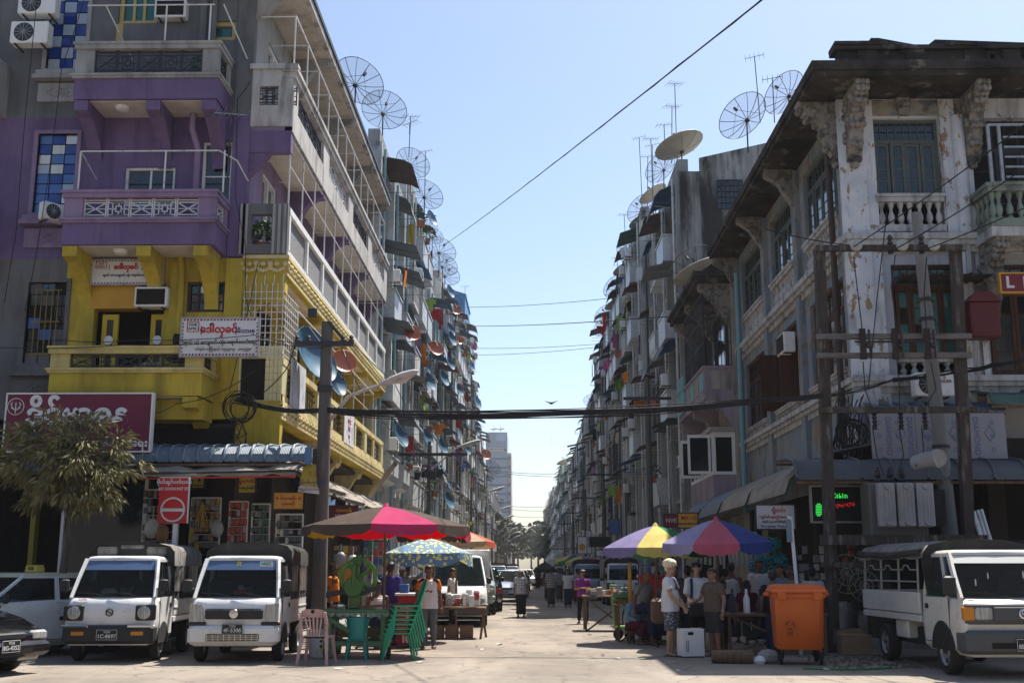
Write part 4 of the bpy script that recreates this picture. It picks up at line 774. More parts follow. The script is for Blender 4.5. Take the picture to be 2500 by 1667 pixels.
for k in range(3):
    a, c = bays[k]+.75, bays[k+1]-.45
    casement(OH, a, c, zt0, zt1+.1, m_gfr, 5, XR, 'y'); casement(OH, a, c, g0-.1, g1, m_bfr, 5, XR, 'y', gm=m_dglass)
    for yy in (a+.1, c-.15): bx(OH, 'shutter', XR-.5, XR+.05, yy, yy+.05, g0-.1, g1-.5, m_bfr) if k == 1 else None
# keystone ornaments, corbels
def ornament(pts, r): 
    b = B()
    for (x, y, z) in pts: b.sph((x, y, z), (r*R.uniform(.7, 1.2), r*.7, r*R.uniform(.7, 1.2)), 7, 5)
    return b
kx = (wx0+wx1)/2
ob('keystone', B().prism([(kx-.2, zt1+.65), (kx+.2, zt1+.65), (kx+.11, zt1+.05), (kx-.11, zt1+.05)], 'y', YR-.07, YR-.012), m_corb, OH); ob('keystone_carving', ornament([(kx+q*.09, YR-.08, zt1+.2+j*.12) for q in (-1, 0, 1) for j in range(4)], .06), m_corb, OH, kind='stuff')
def corbel(x, y, zt, h, ux, uy, w, d):      # projects along (ux,uy) from the wall
    f = B(); px, py = -uy, ux; prof = [(0, zt), (d, zt), (d, zt-.14), (d*.86, zt-.2), (d*.8, zt-.34), (d*.55, zt-.45), (d*.42, zt-h*.5), (d*.3, zt-h*.75), (d*.12, zt-h*.95), (0, zt-h)]
    vs = [(x+ux*a+px*s*w/2, y+uy*a+py*s*w/2, z) for s in (-1, 1) for a, z in prof]; n = len(prof)
    f.add(vs, [tuple(range(n)), tuple(range(2*n-1, n-1, -1))]+[(i, i+n, (i+1) % n+n, (i+1) % n) for i in range(n)], False); o = ob('corbel', f, m_corb, OH); c = B()
    for j in range(9):
        a, z = prof[min(1+j, n-2)]; 
        for s in (-.3, 0, .3): c.sph((x+ux*(a+.01)+px*s*w, y+uy*(a+.01)+py*s*w, z-.03), (.07, .07, .08), 7, 5)
    for j in range(7):
        t_ = j/6; q = .62-.35*t_
        for s in (-1, 1): c.sph((x+ux*d*q*(.5+.5*math.cos(j*1.7))+px*s*w*.5, y+uy*d*q*(.5+.5*math.cos(j*1.7))+py*s*w*.5, zt-.2-h*.55*t_), (.08, .08, .08), 7, 5)
    c.sph((x+ux*.05, y+uy*.05, zt-h-.06), (w*.35, w*.35, .1), 8, 5); ob('carving', c, m_corb, o, kind='stuff')
corbel(rx(2100), YR-.1, 11.65, 1.5, 0, -1, .3, .95); corbel(XR-.14, YR+.25, 11.65, 1.35, -1, 0, .3, .8); corbel(rx(2396), YR-.05, 11.65, 1.5, 0, -1, .3, .95)
corbel(XE-1.2, YR-.05, 11.65, 1.4, 0, -1, .3, .95)
for y in bays[1:]: ob('side_bracket', B().prism([(XR-.1, 11.66), (XR-.85, 11.66), (XR-.85, 11.5), (XR-.5, 11.25), (XR-.28, 10.9), (XR-.1, 10.6)], 'y', y+.05, y+.3), m_corb, OH)
# eave, parapet with slots
ex, ey = 6.0, 22.25
ob('eave', B().box(ex, XE+.5, ey, YR+1, 11.66, 11.78).box(ex, XR+1, YR+1, YRE+.2, 11.66, 11.78).box(ex-.06, XE+.5, ey-.06, ey+.3, 11.78, 11.98).box(ex-.06, ex+.3, ey+.3, YRE+.2, 11.78, 11.98), m_soot, OH)
sl_ = [(rx(2115)+k*.32, rx(2115)+k*.32+.09, 12.214, 12.4948) for k in (0, 8, 9, 10, 11, 12, 13, 14)]
py = YR-.45
ob('parapet', holes(B(), 'x', py, py+.25, XR-.2, XE, 11.98, 12.5884, sl_), m_soot, OH); ob('coping', B().box(XR-.3, XE, py-.12, py+.35, 12.5884, 12.682).box(XR-.3, rx(2185), py-.16, py+.38, 12.682, 12.76).box(rx(2330), rx(2410), py-.16, py+.38, 12.6508, 12.7288), m_soot, OH)
for u in (2075, 2190, 2330, 2420): bx(OH, 'parapet_pier', rx(u, 100), rx(u, 100)+.4, py-.06, py, 11.98, 12.5884, m_soot)
ob('side_parapet', holes(B(), 'y', XR-.2, XR+.05, py+.25, YRE, 11.98, 12.5104, [(26+k*.8, 26.3+k*.8, 12.1984, 12.4324) for k in range(12)]), m_soot, OH)
ob('roof', B().prism([(XR+.6, 12.0424), (XE, 12.0424), (XE, 13.2124), (XR+2.4, 13.4464)], 'y', py+1.2, YRE-1), m_soot, OH)
ob('parapet_crest', B().prism([(rx(2146), 12.6664), (rx(2300), 12.6664), (rx(2230), 12.7912), (rx(2170), 12.9004), (rx(2150), 12.9004)], 'y', py, py+.2), m_soot, OH)
# protruding balcony at right edge
bo = ob('balcony', B().box(rx(2385), XE, YR-1.0, YR, zc1-.3, zc1-.1), m_oldt, OH); balustrade(OH, rx(2398), XE, YR-1.0, zc1-.1, zc1+.85, 'x', plaster('mossy balustrade', (.22, .27, .22), .9), .22, .18); balustrade(OH, YR-1.0, YR-.05, rx(2388), zc1-.1, zc1+.85, 'y', plaster('mossy balustrade', (.22, .27, .22), .9), .22, .16)
corbel(rx(2412), YR-.05, zc1-.3, 1.5, 0, -1, .32, .85)
gr = B()
for x in (rx(2398), rx(2424)): gr.bar((x, YR-.95, zc1+.85), (x, YR-.95, zt1-.55), .06)
gr.bar((rx(2398), YR-.95, zt1-.55), (XE, YR-.95, zt1-.55), .05)
for k in range(5): gr.bar((rx(2424)+.1, YR-.9, zc1+1.0+k*.22), (XE, YR-.9, zc1+1.0+k*.22), .04)
ob('balcony_grille', gr, m_steel, OH)
ob('round_column', B().tube([(rx(2340, 400), YR-.1, zc1), (rx(2340, 400), YR-.1, zt1)], .14, 12), m_old, OH)
for (u, v0, v1, m, r) in ((2366, 300, 960, m_oldt, .06),): x = rx(u); ob('downpipe', B().tube([(x, YR-.1, rv(v1)), (x, YR-.1, rv(v0))], r, 8), m, OH)
m_rpipe = metal('rusty drainpipe', (.06, .04, .03), .7, .6)
ob('drainpipe', B().tube([(XR-.22, YR+.75, 4.0), (XR-.22, YR+.75, 11.4), (XR-.3, YR+.9, 11.8)], .07, 8), m_rpipe, OH)
ob('drainpipe', B().tube([(XR-.25, 35.6, 3.2), (XR-.25, 35.6, 10.9)], .08, 8), M('turquoise pipe', (.16, .32, .36), .5, [((.3, .36, .38), 3, .5, .7, .6)]), OH)
# ground floor, awnings
ob('ground_wall', B().box(XR, XE, YR+.4, YR+.6, .13, 3.7).box(XR+1.0, XR+1.2, YR+.6, YRE, .13, 3.7), m_dark, OH)
for x in (XR, 9.4, 12): bx(OH, 'pier', x, x+.35, YR, YR+.38, .13, 3.7, m_shop)
for y in (27.9, 31.9, 36): bx(OH, 'pier', XR, XR+.3, y, y+.35, .13, 3.7, m_shop)
bx(OH, 'floor_band', XR-.05, XE, YR-.02, YR, 3.45, 4.15, m_shop); bx(OH, 'side_band', XR-.03, XR, YR, YRE, 3.3, 4.6, m_oldb)
za = at(2200, 1172, 21.9).z
corrug('corrugated_awning', 'dark blue corrugated awning over the right corner shops behind the posts', at(1940, 1150, 21.9).x, XE, [(21.75, za), (21.8, za+.2), (22.0, za+.36), (22.5, za+.45), (23.5, za+.5)], m_corg, 15)
corrug('corrugated_awning', 'narrow blue corrugated awning above the printed white panel', at(2130, 995, 22.9).x, at(2440, 995, 22.9).x, [(22.6, at(2200, 1003, 22.6).z), (22.7, at(2200, 992, 22.6).z), (23.5, at(2200, 985, 22.6).z+.1)], m_corr, 8)
corrug('corrugated_awning', 'green corrugated awning at the right edge below the balcony', at(2410, 960, 22.6).x, XE, [(22.4, at(2450, 985, 22.4).z), (22.5, at(2450, 962, 22.4).z), (23.5, at(2450, 950, 22.4).z+.1)], M('green corrugated sheet', (.06, .12, .09), .6, [((.03, .05, .04), 3, .45, .7, .7)]), 5)
b = B().box(rx(2180, 690), rx(2390, 690), YR-.75, YR, rv(694), rv(694)+.03)
for k in range(9): x = rx(2180)+k*.2; b.bar((x, YR-.75, rv(694)+.04), (x, YR, rv(690)+.06), .04)
ob('window_canopy', b, m_soot, OH)
# side street barrel canvas awnings of the right house
for k, (ya, yb) in enumerate([(22.6, 26.6), (26.8, 30.6), (30.8, 34.4), (34.8, 38.2)]):
    t = T('canvas_awning', ['grey barrel canvas awning at the right corner beside the white shop board', 'grey barrel canvas awning, second from the right corner', 'dark barrel canvas awning, third from the right corner', 'dark barrel canvas awning, fourth from the right corner'][k], 'awning', (5.6, ya, 2.9), 0, 'barrel awnings along the right house'); b = B()
    prof = [(5.05-.02*k, 2.95), (5.15, 3.25), (5.5, 3.55), (6.0, 3.78), (6.9, 3.95)]
    b.sheet(lambda a, q: (prof[int(round(q*4))][0], ya+a*(yb-ya), prof[int(round(q*4))][1]+.02*math.sin(a*40)), 24, 4); ob('canopy', b, m_tarp if k < 2 else m_corg, t); ob('frame', B().tube([(p[0], ya, p[1]-.02) for p in prof], .02).tube([(p[0], yb, p[1]-.02) for p in prof], .02).tube([(prof[0][0], ya, prof[0][1]), (prof[0][0], yb, prof[0][1])], .02), m_iron, t)
# printed white panel
Y = 22.4; a, c = at(2130, 1120, Y), at(2452, 1008, Y); DP = T('printed_panel', 'white sheet panel printed with blue lettering above the dark awning', 'panel', (a.x, Y, a.z))
for k in range(3): x0 = a.x+k*(c.x-a.x)/3; bx(DP, 'panel', x0+.005, x0+(c.x-a.x)/3-.005, Y, Y+.03, a.z, c.z, M('dirty white sheet', (.26, .27, .30), .6, [((.22, .23, .25), 2, .45, .7, .6)]))
m_pb = M('print blue', (.10, .14, .28), .6)
for fx_ in (.13, .29, .78): o = text('DIAMOND', DP, (a.x+(c.x-a.x)*fx_, Y-.006, (a.z+c.z)/2), .16, m_pb, sx=1); o.rotation_euler = (PI/2, PI/2, 0)
d = B()
for fx_ in (.06, .2, .42, .62, .7, .9):
    for fz_ in (.2, .5, .8): d.lathe([(.03, 0), (.045, 0), (.045, .004), (.03, .004)], (a.x+(c.x-a.x)*fx_, Y-.006, a.z+(c.z-a.z)*fz_), 8, 'y')
for fx_ in (.22, .42, .62, .88):
    p = (a.x+(c.x-a.x)*fx_, (a.z+c.z)/2+.05); P = [(p[0]-.1, p[1]), (p[0], p[1]+.16), (p[0]+.1, p[1]), (p[0], p[1]-.16)]
    for i in range(4): d.bar((P[i][0], Y-.004, P[i][1]), (P[(i+1) % 4][0], Y-.004, P[(i+1) % 4][1]), .01)
ob('printed_emblems', d, m_pb, DP)
acp = at(2282, 967, 23.0); t = ac_unit((acp.x, 23.1, acp.z), 'white outdoor air conditioner behind the leaning concrete pole', 0, group='air conditioners on the colonial house', s=.95); text('SINGER', t, (.2, -.16, .3), .09, m_ink); text('S', t, (.2, -.16, .4), .16, m_sred)
p = atx(1925, 865, XR-.3); ac_unit((XR-.35, p.y, p.z), 'window air conditioner with bracket in a brown window of the side wall', -PI/2, True, 'air conditioners on the colonial house')
# red sign cut by the frame, white shop board, MK board
Y = 22.6; a, c = at(2446, 712, Y), at(2640, 668, Y); rs = signboard('shop_sign', 'dark red sign with white capital letters cut by the right edge', a.x, c.x, a.z, c.z, Y, m_so, M('sign wine red', (.16, .015, .02), .5), .1); text('L  I', rs, (at(2481, 690, Y).x, Y-.006, (a.z+c.z)/2), .33, m_sw, bold=.012)
psign(1848, 1938, 1233, 1290, 22.9, m_sw, 'white shop board with red heading on the right corner', [('မျိုးဝင်း', .58, .78, .22, m_sred), ('လျှပ်စစ်ပစ္စည်းအေရာင်း', .5, .5, .13, m_sred), ('အမှတ် ၁၂၃ လမ်း ဗိုလ်ဆွန်ပက်', .5, .3, .09, m_ink), ('☎ ၀၁-၂၄၀၀၃၇   ☎ ၀၉-၂၅၄၇၅', .5, .1, .09, m_navy)])
psign(1656, 1702, 1253, 1287, 29.5, m_so, 'yellow shop board with large red letters above the striped umbrellas', [('MK', .36, .66, .42, m_sred), ('စတိုး', .8, .68, .24, m_sred), ('အေထွေေထွ ေရာင်းဝယ်ေရး', .5, .28, .16, m_ink)])
psign(1622, 1655, 1256, 1285, 30.5, m_maroon, 'dark red sign beside the yellow letter board', [('NVE', .5, .5, .5, m_soff)])
# LED board
Y = 22.3; a, c = at(1985, 1272, Y), at(2105, 1188, Y); led = signboard('led_sign', 'dark led sign with green and red dot lettering behind the left post', a.x, c.x, a.z, c.z, Y, m_steel, m_black, .12)
e_g = M('led green', (.05, .9, .12), .5, emit=.3); e_r = M('led red', (.7, .02, .02), .5, emit=.22)
g_, r_ = B(), B()
for i in range(5):
    for j in range(8):
        if ((i-2)/2.6)**2+((j-3.5)/4.2)**2 < 1: p = at(1993+i*3, 1258-j*4, Y); g_.box(p.x-.012, p.x+.008, Y-.01, Y, p.z-.01, p.z+.01)
pat = ["0111000010001000000", "1000011010001010110", "1000101011101010101", "0111011011101010101"]
for j, row in enumerate(pat):
    for i, ch in enumerate(row):
        if ch == '1': p = at(2034+i*1.9, 1205+j*3, Y); g_.box(p.x-.007, p.x+.007, Y-.01, Y, p.z-.01, p.z+.01)
for j in range(4):
    for i in range(26):
        if R.random() < .5: p = at(2036+i*2.1, 1232+j*2.6-i*.25, Y); r_.box(p.x-.006, p.x+.006, Y-.01, Y, p.z-.008, p.z+.008)
ob('green_dots', g_, e_g, led, kind='stuff'); ob('red_dots', r_, e_r, led, kind='stuff')
# H-frame transformer stand and leaning concrete pole
m_beam = M('weathered steel beam', (.048, .036, .03), .8, [((.22, .20, .18), (9, 9, 1.2), .53, .66, .8), ((.03, .022, .02), 4, .45, .65, .7)], .3, 40); m_beam2 = M('grey timber beam', (.15, .14, .13), .85, [((.07, .06, .05), (2, 9, 9), .45, .66, .8)], .3, 40)
m_porc = M('brown porcelain', (.03, .018, .015), .25); m_porw = M('grey porcelain', (.38, .38, .37), .3)
Y = 21.3; zz = lambda v: at(2170, v, Y).z; xx = lambda u, v: at(u, v, Y).x
HF = T('transformer_stand', 'two post steel stand with beams, insulators and fuses before the colonial house', 'utility stand', (xx(2170, 1300), Y, 0))
for (ua, va, ub, vb) in ((2000, 606, 2026, 1400), (2332, 606, 2362, 1400)):
    A, E = at(ua, va, Y), at(ub, vb, Y); ob('post', B().bar((E.x, Y, 0), (A.x, Y, A.z), .19), m_beam, HF)
for (u0, u1, v, m, w) in ((1985, 2352, 611, m_beam, .11), (1988, 2364, 825, m_beam2, .1), (1990, 2364, 871, m_beam2, .1), (1995, 2376, 1003, m_beam, .11), (2000, 2400, 1318, m_beam, .18), (2000, 2140, 1378, m_beam, .1)):
    ob('cross_beam', B().bar((xx(u0, v), Y-.14, zz(v)), (xx(u1, v), Y-.14, zz(v)), w), m, HF)
def insulator(u, v, h, r, m, disc=4, up=True): x, z = xx(u, v), zz(v); pr = [(0, 0)]; [pr.extend([(r, h*k/disc+.01), (r*.55, h*(k+.7)/disc)]) for k in range(disc)]; pr += [(0, h)]; ob('insulator', B().lathe(pr, (x, Y-.14, z if up else z-h), 10), m, HF)
for u in (2169, 2245): insulator(u, 625, .4, .06, m_porc)
for u in (2079, 2190, 2266): x, z = xx(u, 610), zz(610); ob('insulator', B().lathe([(0, -.08), (.1, -.08), (.12, -.02), (.08, .02), (.05, .05), (0, .06)], (x, Y-.3, z), 14, 'y').lathe([(0, -.12), (.04, -.12), (.04, -.08)], (x, Y-.3, z), 8, 'y'), m_porw, HF)
for u in (2103, 2181, 2259): x = xx(u, 850); ob('fuse_cutout', B().box(x-.09, x+.02, Y-.26, Y-.18, zz(882), zz(808)).tube([(x+.09, Y-.28, zz(880)), (x+.07, Y-.3, zz(812))], .025, 6).sph((x+.06, Y-.28, zz(850)), .06, 8, 5), m_porc, HF)
for u in (2128, 2192, 2250): insulator(u, 1005, .36, .055, m_porc, 5, False)
ob('fuse_bar', B().tube([(xx(2080, 840), Y-.2, zz(839)), (xx(2262, 840), Y-.2, zz(839))], .02), m_iron, HF)
wv = B()
for (pts) in (((2084, 628, 2105, 806), (2084, 628, 2095, 720)), ((2186, 622, 2190, 806), (2176, 700, 0, 0)), ((2262, 628, 2262, 806), (2256, 720, 0, 0)), ((2107, 882, 2130, 1000), (2112, 950, 0, 0)), ((2190, 882, 2196, 1000), (2196, 950, 0, 0)), ((2272, 882, 2255, 1000), (2285, 950, 0, 0)), ((2130, 1042, 2158, 1160), (2140, 1110, 0, 0)), ((2195, 1042, 2190, 1160), (2206, 1110, 0, 0)), ((2250, 1042, 2235, 1140), (2255, 1100, 0, 0)), ((2165, 520, 2120, 950), (2140, 740, 0, 0))):
    (a, b_, c, d), (mu, mv, *_) = pts; wv.tube([at(a, b_, Y-.3), at(mu, mv, Y-.3), at(c, d, Y-.3)], .012, 4)
ob('jumper_wire', wv, m_cable, HF)
# transformer on the platform
tp = at(2198, 1312, Y); TF = T('transformer', 'grey electrical transformer with three ribbed radiators on the post platform', 'transformer', (tp.x, Y, tp.z), 0)
m_tf = M('transformer grey', (.30, .30, .31), .5, [((.2, .19, .18), 2, .45, .65, .6), ((.2, .06, .03), 8, .64, .72, .7)])
ob('tank', B().rbox(xx(2120, 1240), xx(2260, 1240), Y-.1, Y+.5, zz(1312), zz(1178), .03), M('transformer tank', (.10, .10, .10), .6), TF)
for k in range(3):
    u0 = 2133+k*46.5; a, c = xx(u0, 1240), xx(u0+41, 1240); r = ob('radiator', B().rbox(a, c, Y-.34, Y-.16, zz(1287), zz(1181), .02), m_tf, TF)
    for q in range(4): bx(r, 'rib', a+.04+q*.072, a+.07+q*.072, Y-.35, Y-.34, zz(1272), zz(1196), m_tf)
    for v in (1190, 1277): ob('cap', B().lathe([(0, -.04), (.045, -.04), (.055, -.01), (.055, 0), (0, 0)], ((a+c)/2, Y-.34, zz(v)), 12, 'y'), m_tf, r)
for q in range(7): bx(TF, 'cooling_fin', xx(2275, 1240)+q*.03, xx(2275, 1240)+q*.03+.012, Y-.2, Y+.3, zz(1283), zz(1196), m_iron)
for k in range(3): ob('bushing', B().lathe([(.05, 0), (.07, .05), (.04, .1), (.065, .15), (.04, .2), (.05, .25), (0, .32)], (xx(2150+k*30, 1180), Y+.15, zz(1178)), 8), m_porc, TF)
ob('conservator', B().tube([at(2235, 1130, Y-.1), at(2262, 1122, Y-.35), at(2288, 1118, Y-.5)], [.14, .15, .15], 14).tube([at(2288, 1118, Y-.5), at(2289, 1118, Y-.52)], [.17, .17], 14), m_tf, TF)
A, E = at(2237, 520, 21.9), at(2322, 1330, 21.9); CP = T('concrete_pole', 'leaning round concrete pole behind the transformer stand', 'utility pole', (E.x+.05, 21.9, 0)); m_cpole = M('concrete pole grey', (.2, .2, .195), .85, [((.15, .145, .14), (6, 6, 1), .45, .65, .6)], .2, 30)
ob('pole', B().tube([(E.x+.12, 21.9, 0), E, A], [.17, .155, .1], 14), m_cpole, CP)
for v in (742, 790, 1100): p = A.lerp(E, (v-520)/810); ob('band', B().lathe([(.12, -.03), (.17, -.03), (.17, .03), (.12, .03)], p, 12), m_iron, CP)
# loose things round the stand
ob('bundle_of_pipes', B().tube([at(2370, 1236, 21.9), at(2412, 1370, 21.6)], .03, 8).tube([at(2378, 1248, 21.9), at(2420, 1375, 21.6)], .03, 8).tube([at(2387, 1245, 21.9), at(2428, 1375, 21.6)], .03, 8).tube([at(2396, 1243, 21.9), at(2436, 1375, 21.6)], .03, 8), m_white, None, 'bundle of white plastic pipes leaning beside the transformer', 'pipes')
b = at(2400, 825, 22.8); ob('meter_box', B().rbox(b.x-.25, b.x+.35, 22.7, 23.1, b.z, b.z+.75, .03).prism([(b.x-.3, b.z+.75), (b.x+.4, b.z+.75), (b.x+.2, b.z+.95), (b.x-.1, b.z+.95)], 'y', 22.68, 23.1), M('shrine red', (.10, .01, .012), .5), None, 'dark red spirit shrine box on the wall under the red sign', 'shrine')
# ---------------------------------------------------------------- apartment rows
AW = {}
def awning_mesh(m, w=2.2, d=1.15, fl=0):
    b = B(); P = [(0, .05), (d*.3, -.06), (d*.6, -.18), (d*.9, -.3), (d*1.1, -.38)] if fl else [(0, .0), (d*.35, -.06), (d*.75, -.22), (d*.95, -.45), (d, -.68)]
    b.sheet(lambda a, q: (P[int(round(q*4))][0], -w/2+a*w, P[int(round(q*4))][1]+.012*math.cos(a*60)), 12, 4)
    b.sheet(lambda a, q: (P[int(round(q*4))][0], w/2-a*w, P[int(round(q*4))][1]-.02), 6, 4)
    for y in (-w/2, 0, w/2): b.tube([(p[0], y, p[1]-.03) for p in P], .015, 4); b.tube([(0, y, -.7), (d, y, -.68)], .012, 4)
    return b.mesh('awning', m)
awm = {k: M('awning '+k, c, .55, [(dk(c, .5), 2.5, .45, .7, .6), ((.2, .19, .17), 4, .55, .75, .5)]) for k, c in dict(blue=(.03, .11, .22), slate=(.09, .12, .15), maroon=(.12, .02, .02), green=(.02, .10, .07), grey=(.2, .2, .2), brown=(.09, .045, .035)).items()}
awmesh = {k: awning_mesh(m) for k, m in awm.items()}; awflat = {k: awning_mesh(m, fl=1) for k, m in awm.items()}
m_apw = {}
def apw(n, c): return plaster('flats '+n, c, .75)
bal_cache = {}
def balcony_mesh(kind, m, w=2.3):
    b = B()
    if kind == 'parapet': b.box(0, .8, -w/2, w/2, -.12, 0).box(.7, .8, -w/2, w/2, 0, .95).box(0, .7, -w/2, -w/2+.1, 0, .95).box(0, .7, w/2-.1, w/2, 0, .95).box(-.0, .84, -w/2-.04, w/2+.04, .95, 1.02)
    elif kind == 'rounded':
        P = [(0, 0), (.45, 0), (.7, .08), (.8, .3), (.8, .95), (0, .95)]; b.prism(P, 'y', -w/2, w/2).box(0, .84, -w/2-.03, w/2+.03, .95, 1.0)
    else:
        b.box(0, .7, -w/2, w/2, -.1, 0)
        for k in range(8): y = -w/2+k*w/7; b.bar((.68, y, 0), (.68, y, 1.9), .022)
        for z in (.05, .5, .95, 1.4, 1.88): b.bar((.68, -w/2, z), (.68, w/2, z), .02).bar((0, -w/2, z), (.68, -w/2, z), .02).bar((0, w/2, z), (.68, w/2, z), .02)
        b.bar((.35, -w/2, 0), (.35, -w/2, 1.9), .02)
    return b.mesh('balcony', m)
def bal(kind, m):
    k = (kind, m.name)
    if k not in bal_cache: bal_cache[k] = balcony_mesh(kind, m)
    return bal_cache[k]
m_tilew2 = M('small white tiles', (.52, .53, .54), .35, [((.33, .33, .33), (16, 16, 16), .48, .55, .6), ((.14, .13, .11), (2, 2, .6), .56, .75, .6)])
wm_cache = {}
def win_mesh(m, gm, w=1.9, h=2.0):
    k = (m.name, gm.name)
    if k not in wm_cache:
        b = B()
        for y in (-w/2, -w/6, w/6, w/2-.06): b.box(-.02, .05, y, y+.06, 0, h)
        b.box(-.02, .06, -w/2, w/2, h, h+.07).box(-.02, .06, -w/2, w/2, -.06, 0).box(0, .04, -w/2, w/2, h*.68, h*.68+.05)
        p = B().box(-.0, .015, -w/2, w/2, 0, h); wm_cache[k] = (b.mesh('window', m), p.mesh('pane', gm))
    return wm_cache[k]
CLO = [cloth('laundry %s' % n, c) for n, c in [('white', (.6, .6, .6)), ('pink', (.55, .12, .25)), ('red', (.45, .03, .04)), ('blue', (.06, .14, .36)), ('orange', (.65, .20, .03)), ('violet', (.28, .12, .35)), ('yellow', (.5, .38, .08)), ('dark', (.03, .03, .04)), ('lime', (.30, .42, .10)), ('beige', (.40, .32, .24))]]
CLN = ['white', 'pink', 'red', 'blue', 'orange', 'violet', 'yellow', 'dark', 'lime green', 'beige']
lau_cache = {}
def laundry_mesh(i, k):
    if (i, k) not in lau_cache:
        w, h = [(.4, .6), (.6, .65), (.28, .9)][k]; b = B()
        b.sheet(lambda a, q: (.03*math.sin(a*9+q*4), -w/2+a*w, -q*h*(1+.08*math.sin(a*7))), 8, 5)
        b.sheet(lambda a, q: (.012+.03*math.sin((1-a)*9+q*4), w/2-a*w, -q*h*(1+.08*math.sin((1-a)*7))), 8, 5)
        if k == 0: b.box(-.01, .02, -w*.85, w*.85, -.28, -.02)
        lau_cache[(i, k)] = b.mesh('laundry', CLO[i])
    return lau_cache[(i, k)]
AC0 = {}
def ac_small(loc, out, label, group):
    if 'p' not in AC0:
        t = ac_unit(loc, label, 0, group=group, s=.9); AC0['p'] = t; t.rotation_euler.z = PI/2 if out > 0 else -PI/2; t['label'] = label; return t
    return dup(AC0['p'], None, loc, PI/2 if out > 0 else -PI/2, label, group)
used = {}
def uq(label):
    used[label] = used.get(label, 0)+1; return label
nAC = nLA = 0
def flats(side, y0, y1, zg, nf, fh, desc, wallc, pilc, aw, balk, seed, depth=11, F=5.95, gable=None, detail=2, roofx=None):
    """one apartment block; side -1 stands left of the street, +1 right"""
    rg = random.Random(seed); out = -side; xf = side*F; name = 'apartment_block'
    t = T(name, '%s apartment block on the %s side of the street%s' % (desc, 'shaded' if side > 0 else 'sunlit', '' if detail else ', far away'), 'building', (xf, y0, 0), 0, 'apartment blocks along the street')
    zt = zg+nf*fh; n = max(1, round((y1-y0)/3.4)); bw = (y1-y0)/n; rz = 0 if out > 0 else PI
    wallm, pilm = apw(desc, wallc), apw(desc+' pier', pilc)
    X = lambda d: xf+out*d
    def bxo(nm, d0, d1, ya, yb, za, zb, m): return bx(t, nm, min(X(d0), X(d1)), max(X(d0), X(d1)), ya, yb, za, zb, m)
    bxo('wall', -depth, 0, y0+.01, y1-.01, 3.2, zt, wallm); bxo('shop_back', -depth, -1.6, y0+.01, y1-.01, 0, 3.2, m_dark)
    bxo('parapet', -.2, .25, y0, y1, zt, zt+.7, wallm); 
    for f in range(nf+1): bxo('floor_band', 0, .12 if f % 2 else .2, y0, y1, zg+f*fh-.16, zg+f*fh, pilm)
    for b_ in range(n+1):
        y = min(y0+b_*bw, y1-.3)
        bxo('pilaster', 0, .34, y, y+.28, .13, zt+.2, pilm)
        if detail:
            p = B().tube([(X(.42), y+.4, .2), (X(.42), y+.4, zt)], .055, 6); ob('downpipe', p, MATS['turquoise pipe'] if 'tiled' in desc or 'turq' in desc else m_rail if rg.random() < .6 else m_gfr, t)
    for b_ in range(n):
        yc = y0+(b_+.5)*bw+.15
        for f in range(nf):
            z = zg+f*fh; wm = win_mesh(rg.choice([m_white, m_brn, m_gfr]), rg.choice([m_dglass, m_dglass, m_dark, m_teal])); 
            w = inst('window', wm[0], t, (X(.01), yc, z+.75), rz); 
            if detail: inst('pane', wm[1], w, (X(.012), yc, z+.75), 0)
            k = rg.random()
            if k < balk[0]: inst('balcony', bal(rg.choice(['parapet', 'parapet', 'rounded']), rg.choice([m_tilew2, pilm, m_tilew2, m_tilew2])), t, (X(.02), yc, z), rz)
            elif k < balk[1]: inst('balcony', bal('cage', rg.choice([m_rail, m_iron, m_gfr])), t, (X(.02), yc, z+.1), rz)
            if rg.random() < .78: inst('awning', rg.choice([awmesh, awmesh, awflat])[rg.choice(aw+['grey', 'brown'])], t, (X(.03), yc, z+fh-.12), rz, (rg.uniform(.6, 1.25), bw/2.9*rg.uniform(.55, 1.08), rg.uniform(.6, 1.25)))
            if detail == 2:
                global nAC, nLA
                pl = '%s floor bay %s, %s block' % (ORD[f+1], ['one', 'two', 'three', 'four', 'five', 'six', 'seven', 'eight'][b_], desc)
                if rg.random() < .42: ac_small((X(.95 if k < balk[1] else .35), yc-bw*.36, z+1.1), out, uq('white air conditioner on the '+pl), 'air conditioners on the apartment blocks'); nAC += 1
                q = rg.random()
                if q < .5:
                    i = rg.randrange(10); ly = yc+rg.uniform(-.7, .7)
                    o = bpy.data.objects.new('laundry', laundry_mesh(i, rg.randrange(3))); COL.objects.link(o); o.location = (X(rg.uniform(.75, 1.05)), ly, z+rg.uniform(1.7, 2.3)); o.rotation_euler.z = rg.uniform(-.5, .5)+(PI/2 if rg.random() < .4 else 0)
                    props(o, uq('%s cloth hung out on the %s' % (CLN[i], pl)), 'laundry', 'laundry hung from the apartment blocks'); nLA += 1
                if rg.random() < .1: bush((X(.9), yc+rg.uniform(-.6, .6), z+1.0), rg.uniform(.25, .4), uq('potted plant on the '+pl), 60, group='plants on the apartment blocks')
                if rg.random() < .35: ob('clothes_pole', B().tube([(X(.2), yc-.9, z+2.2), (X(1.3), yc-.9, z+2.35)], .015, 4), m_steel, t)
    return t
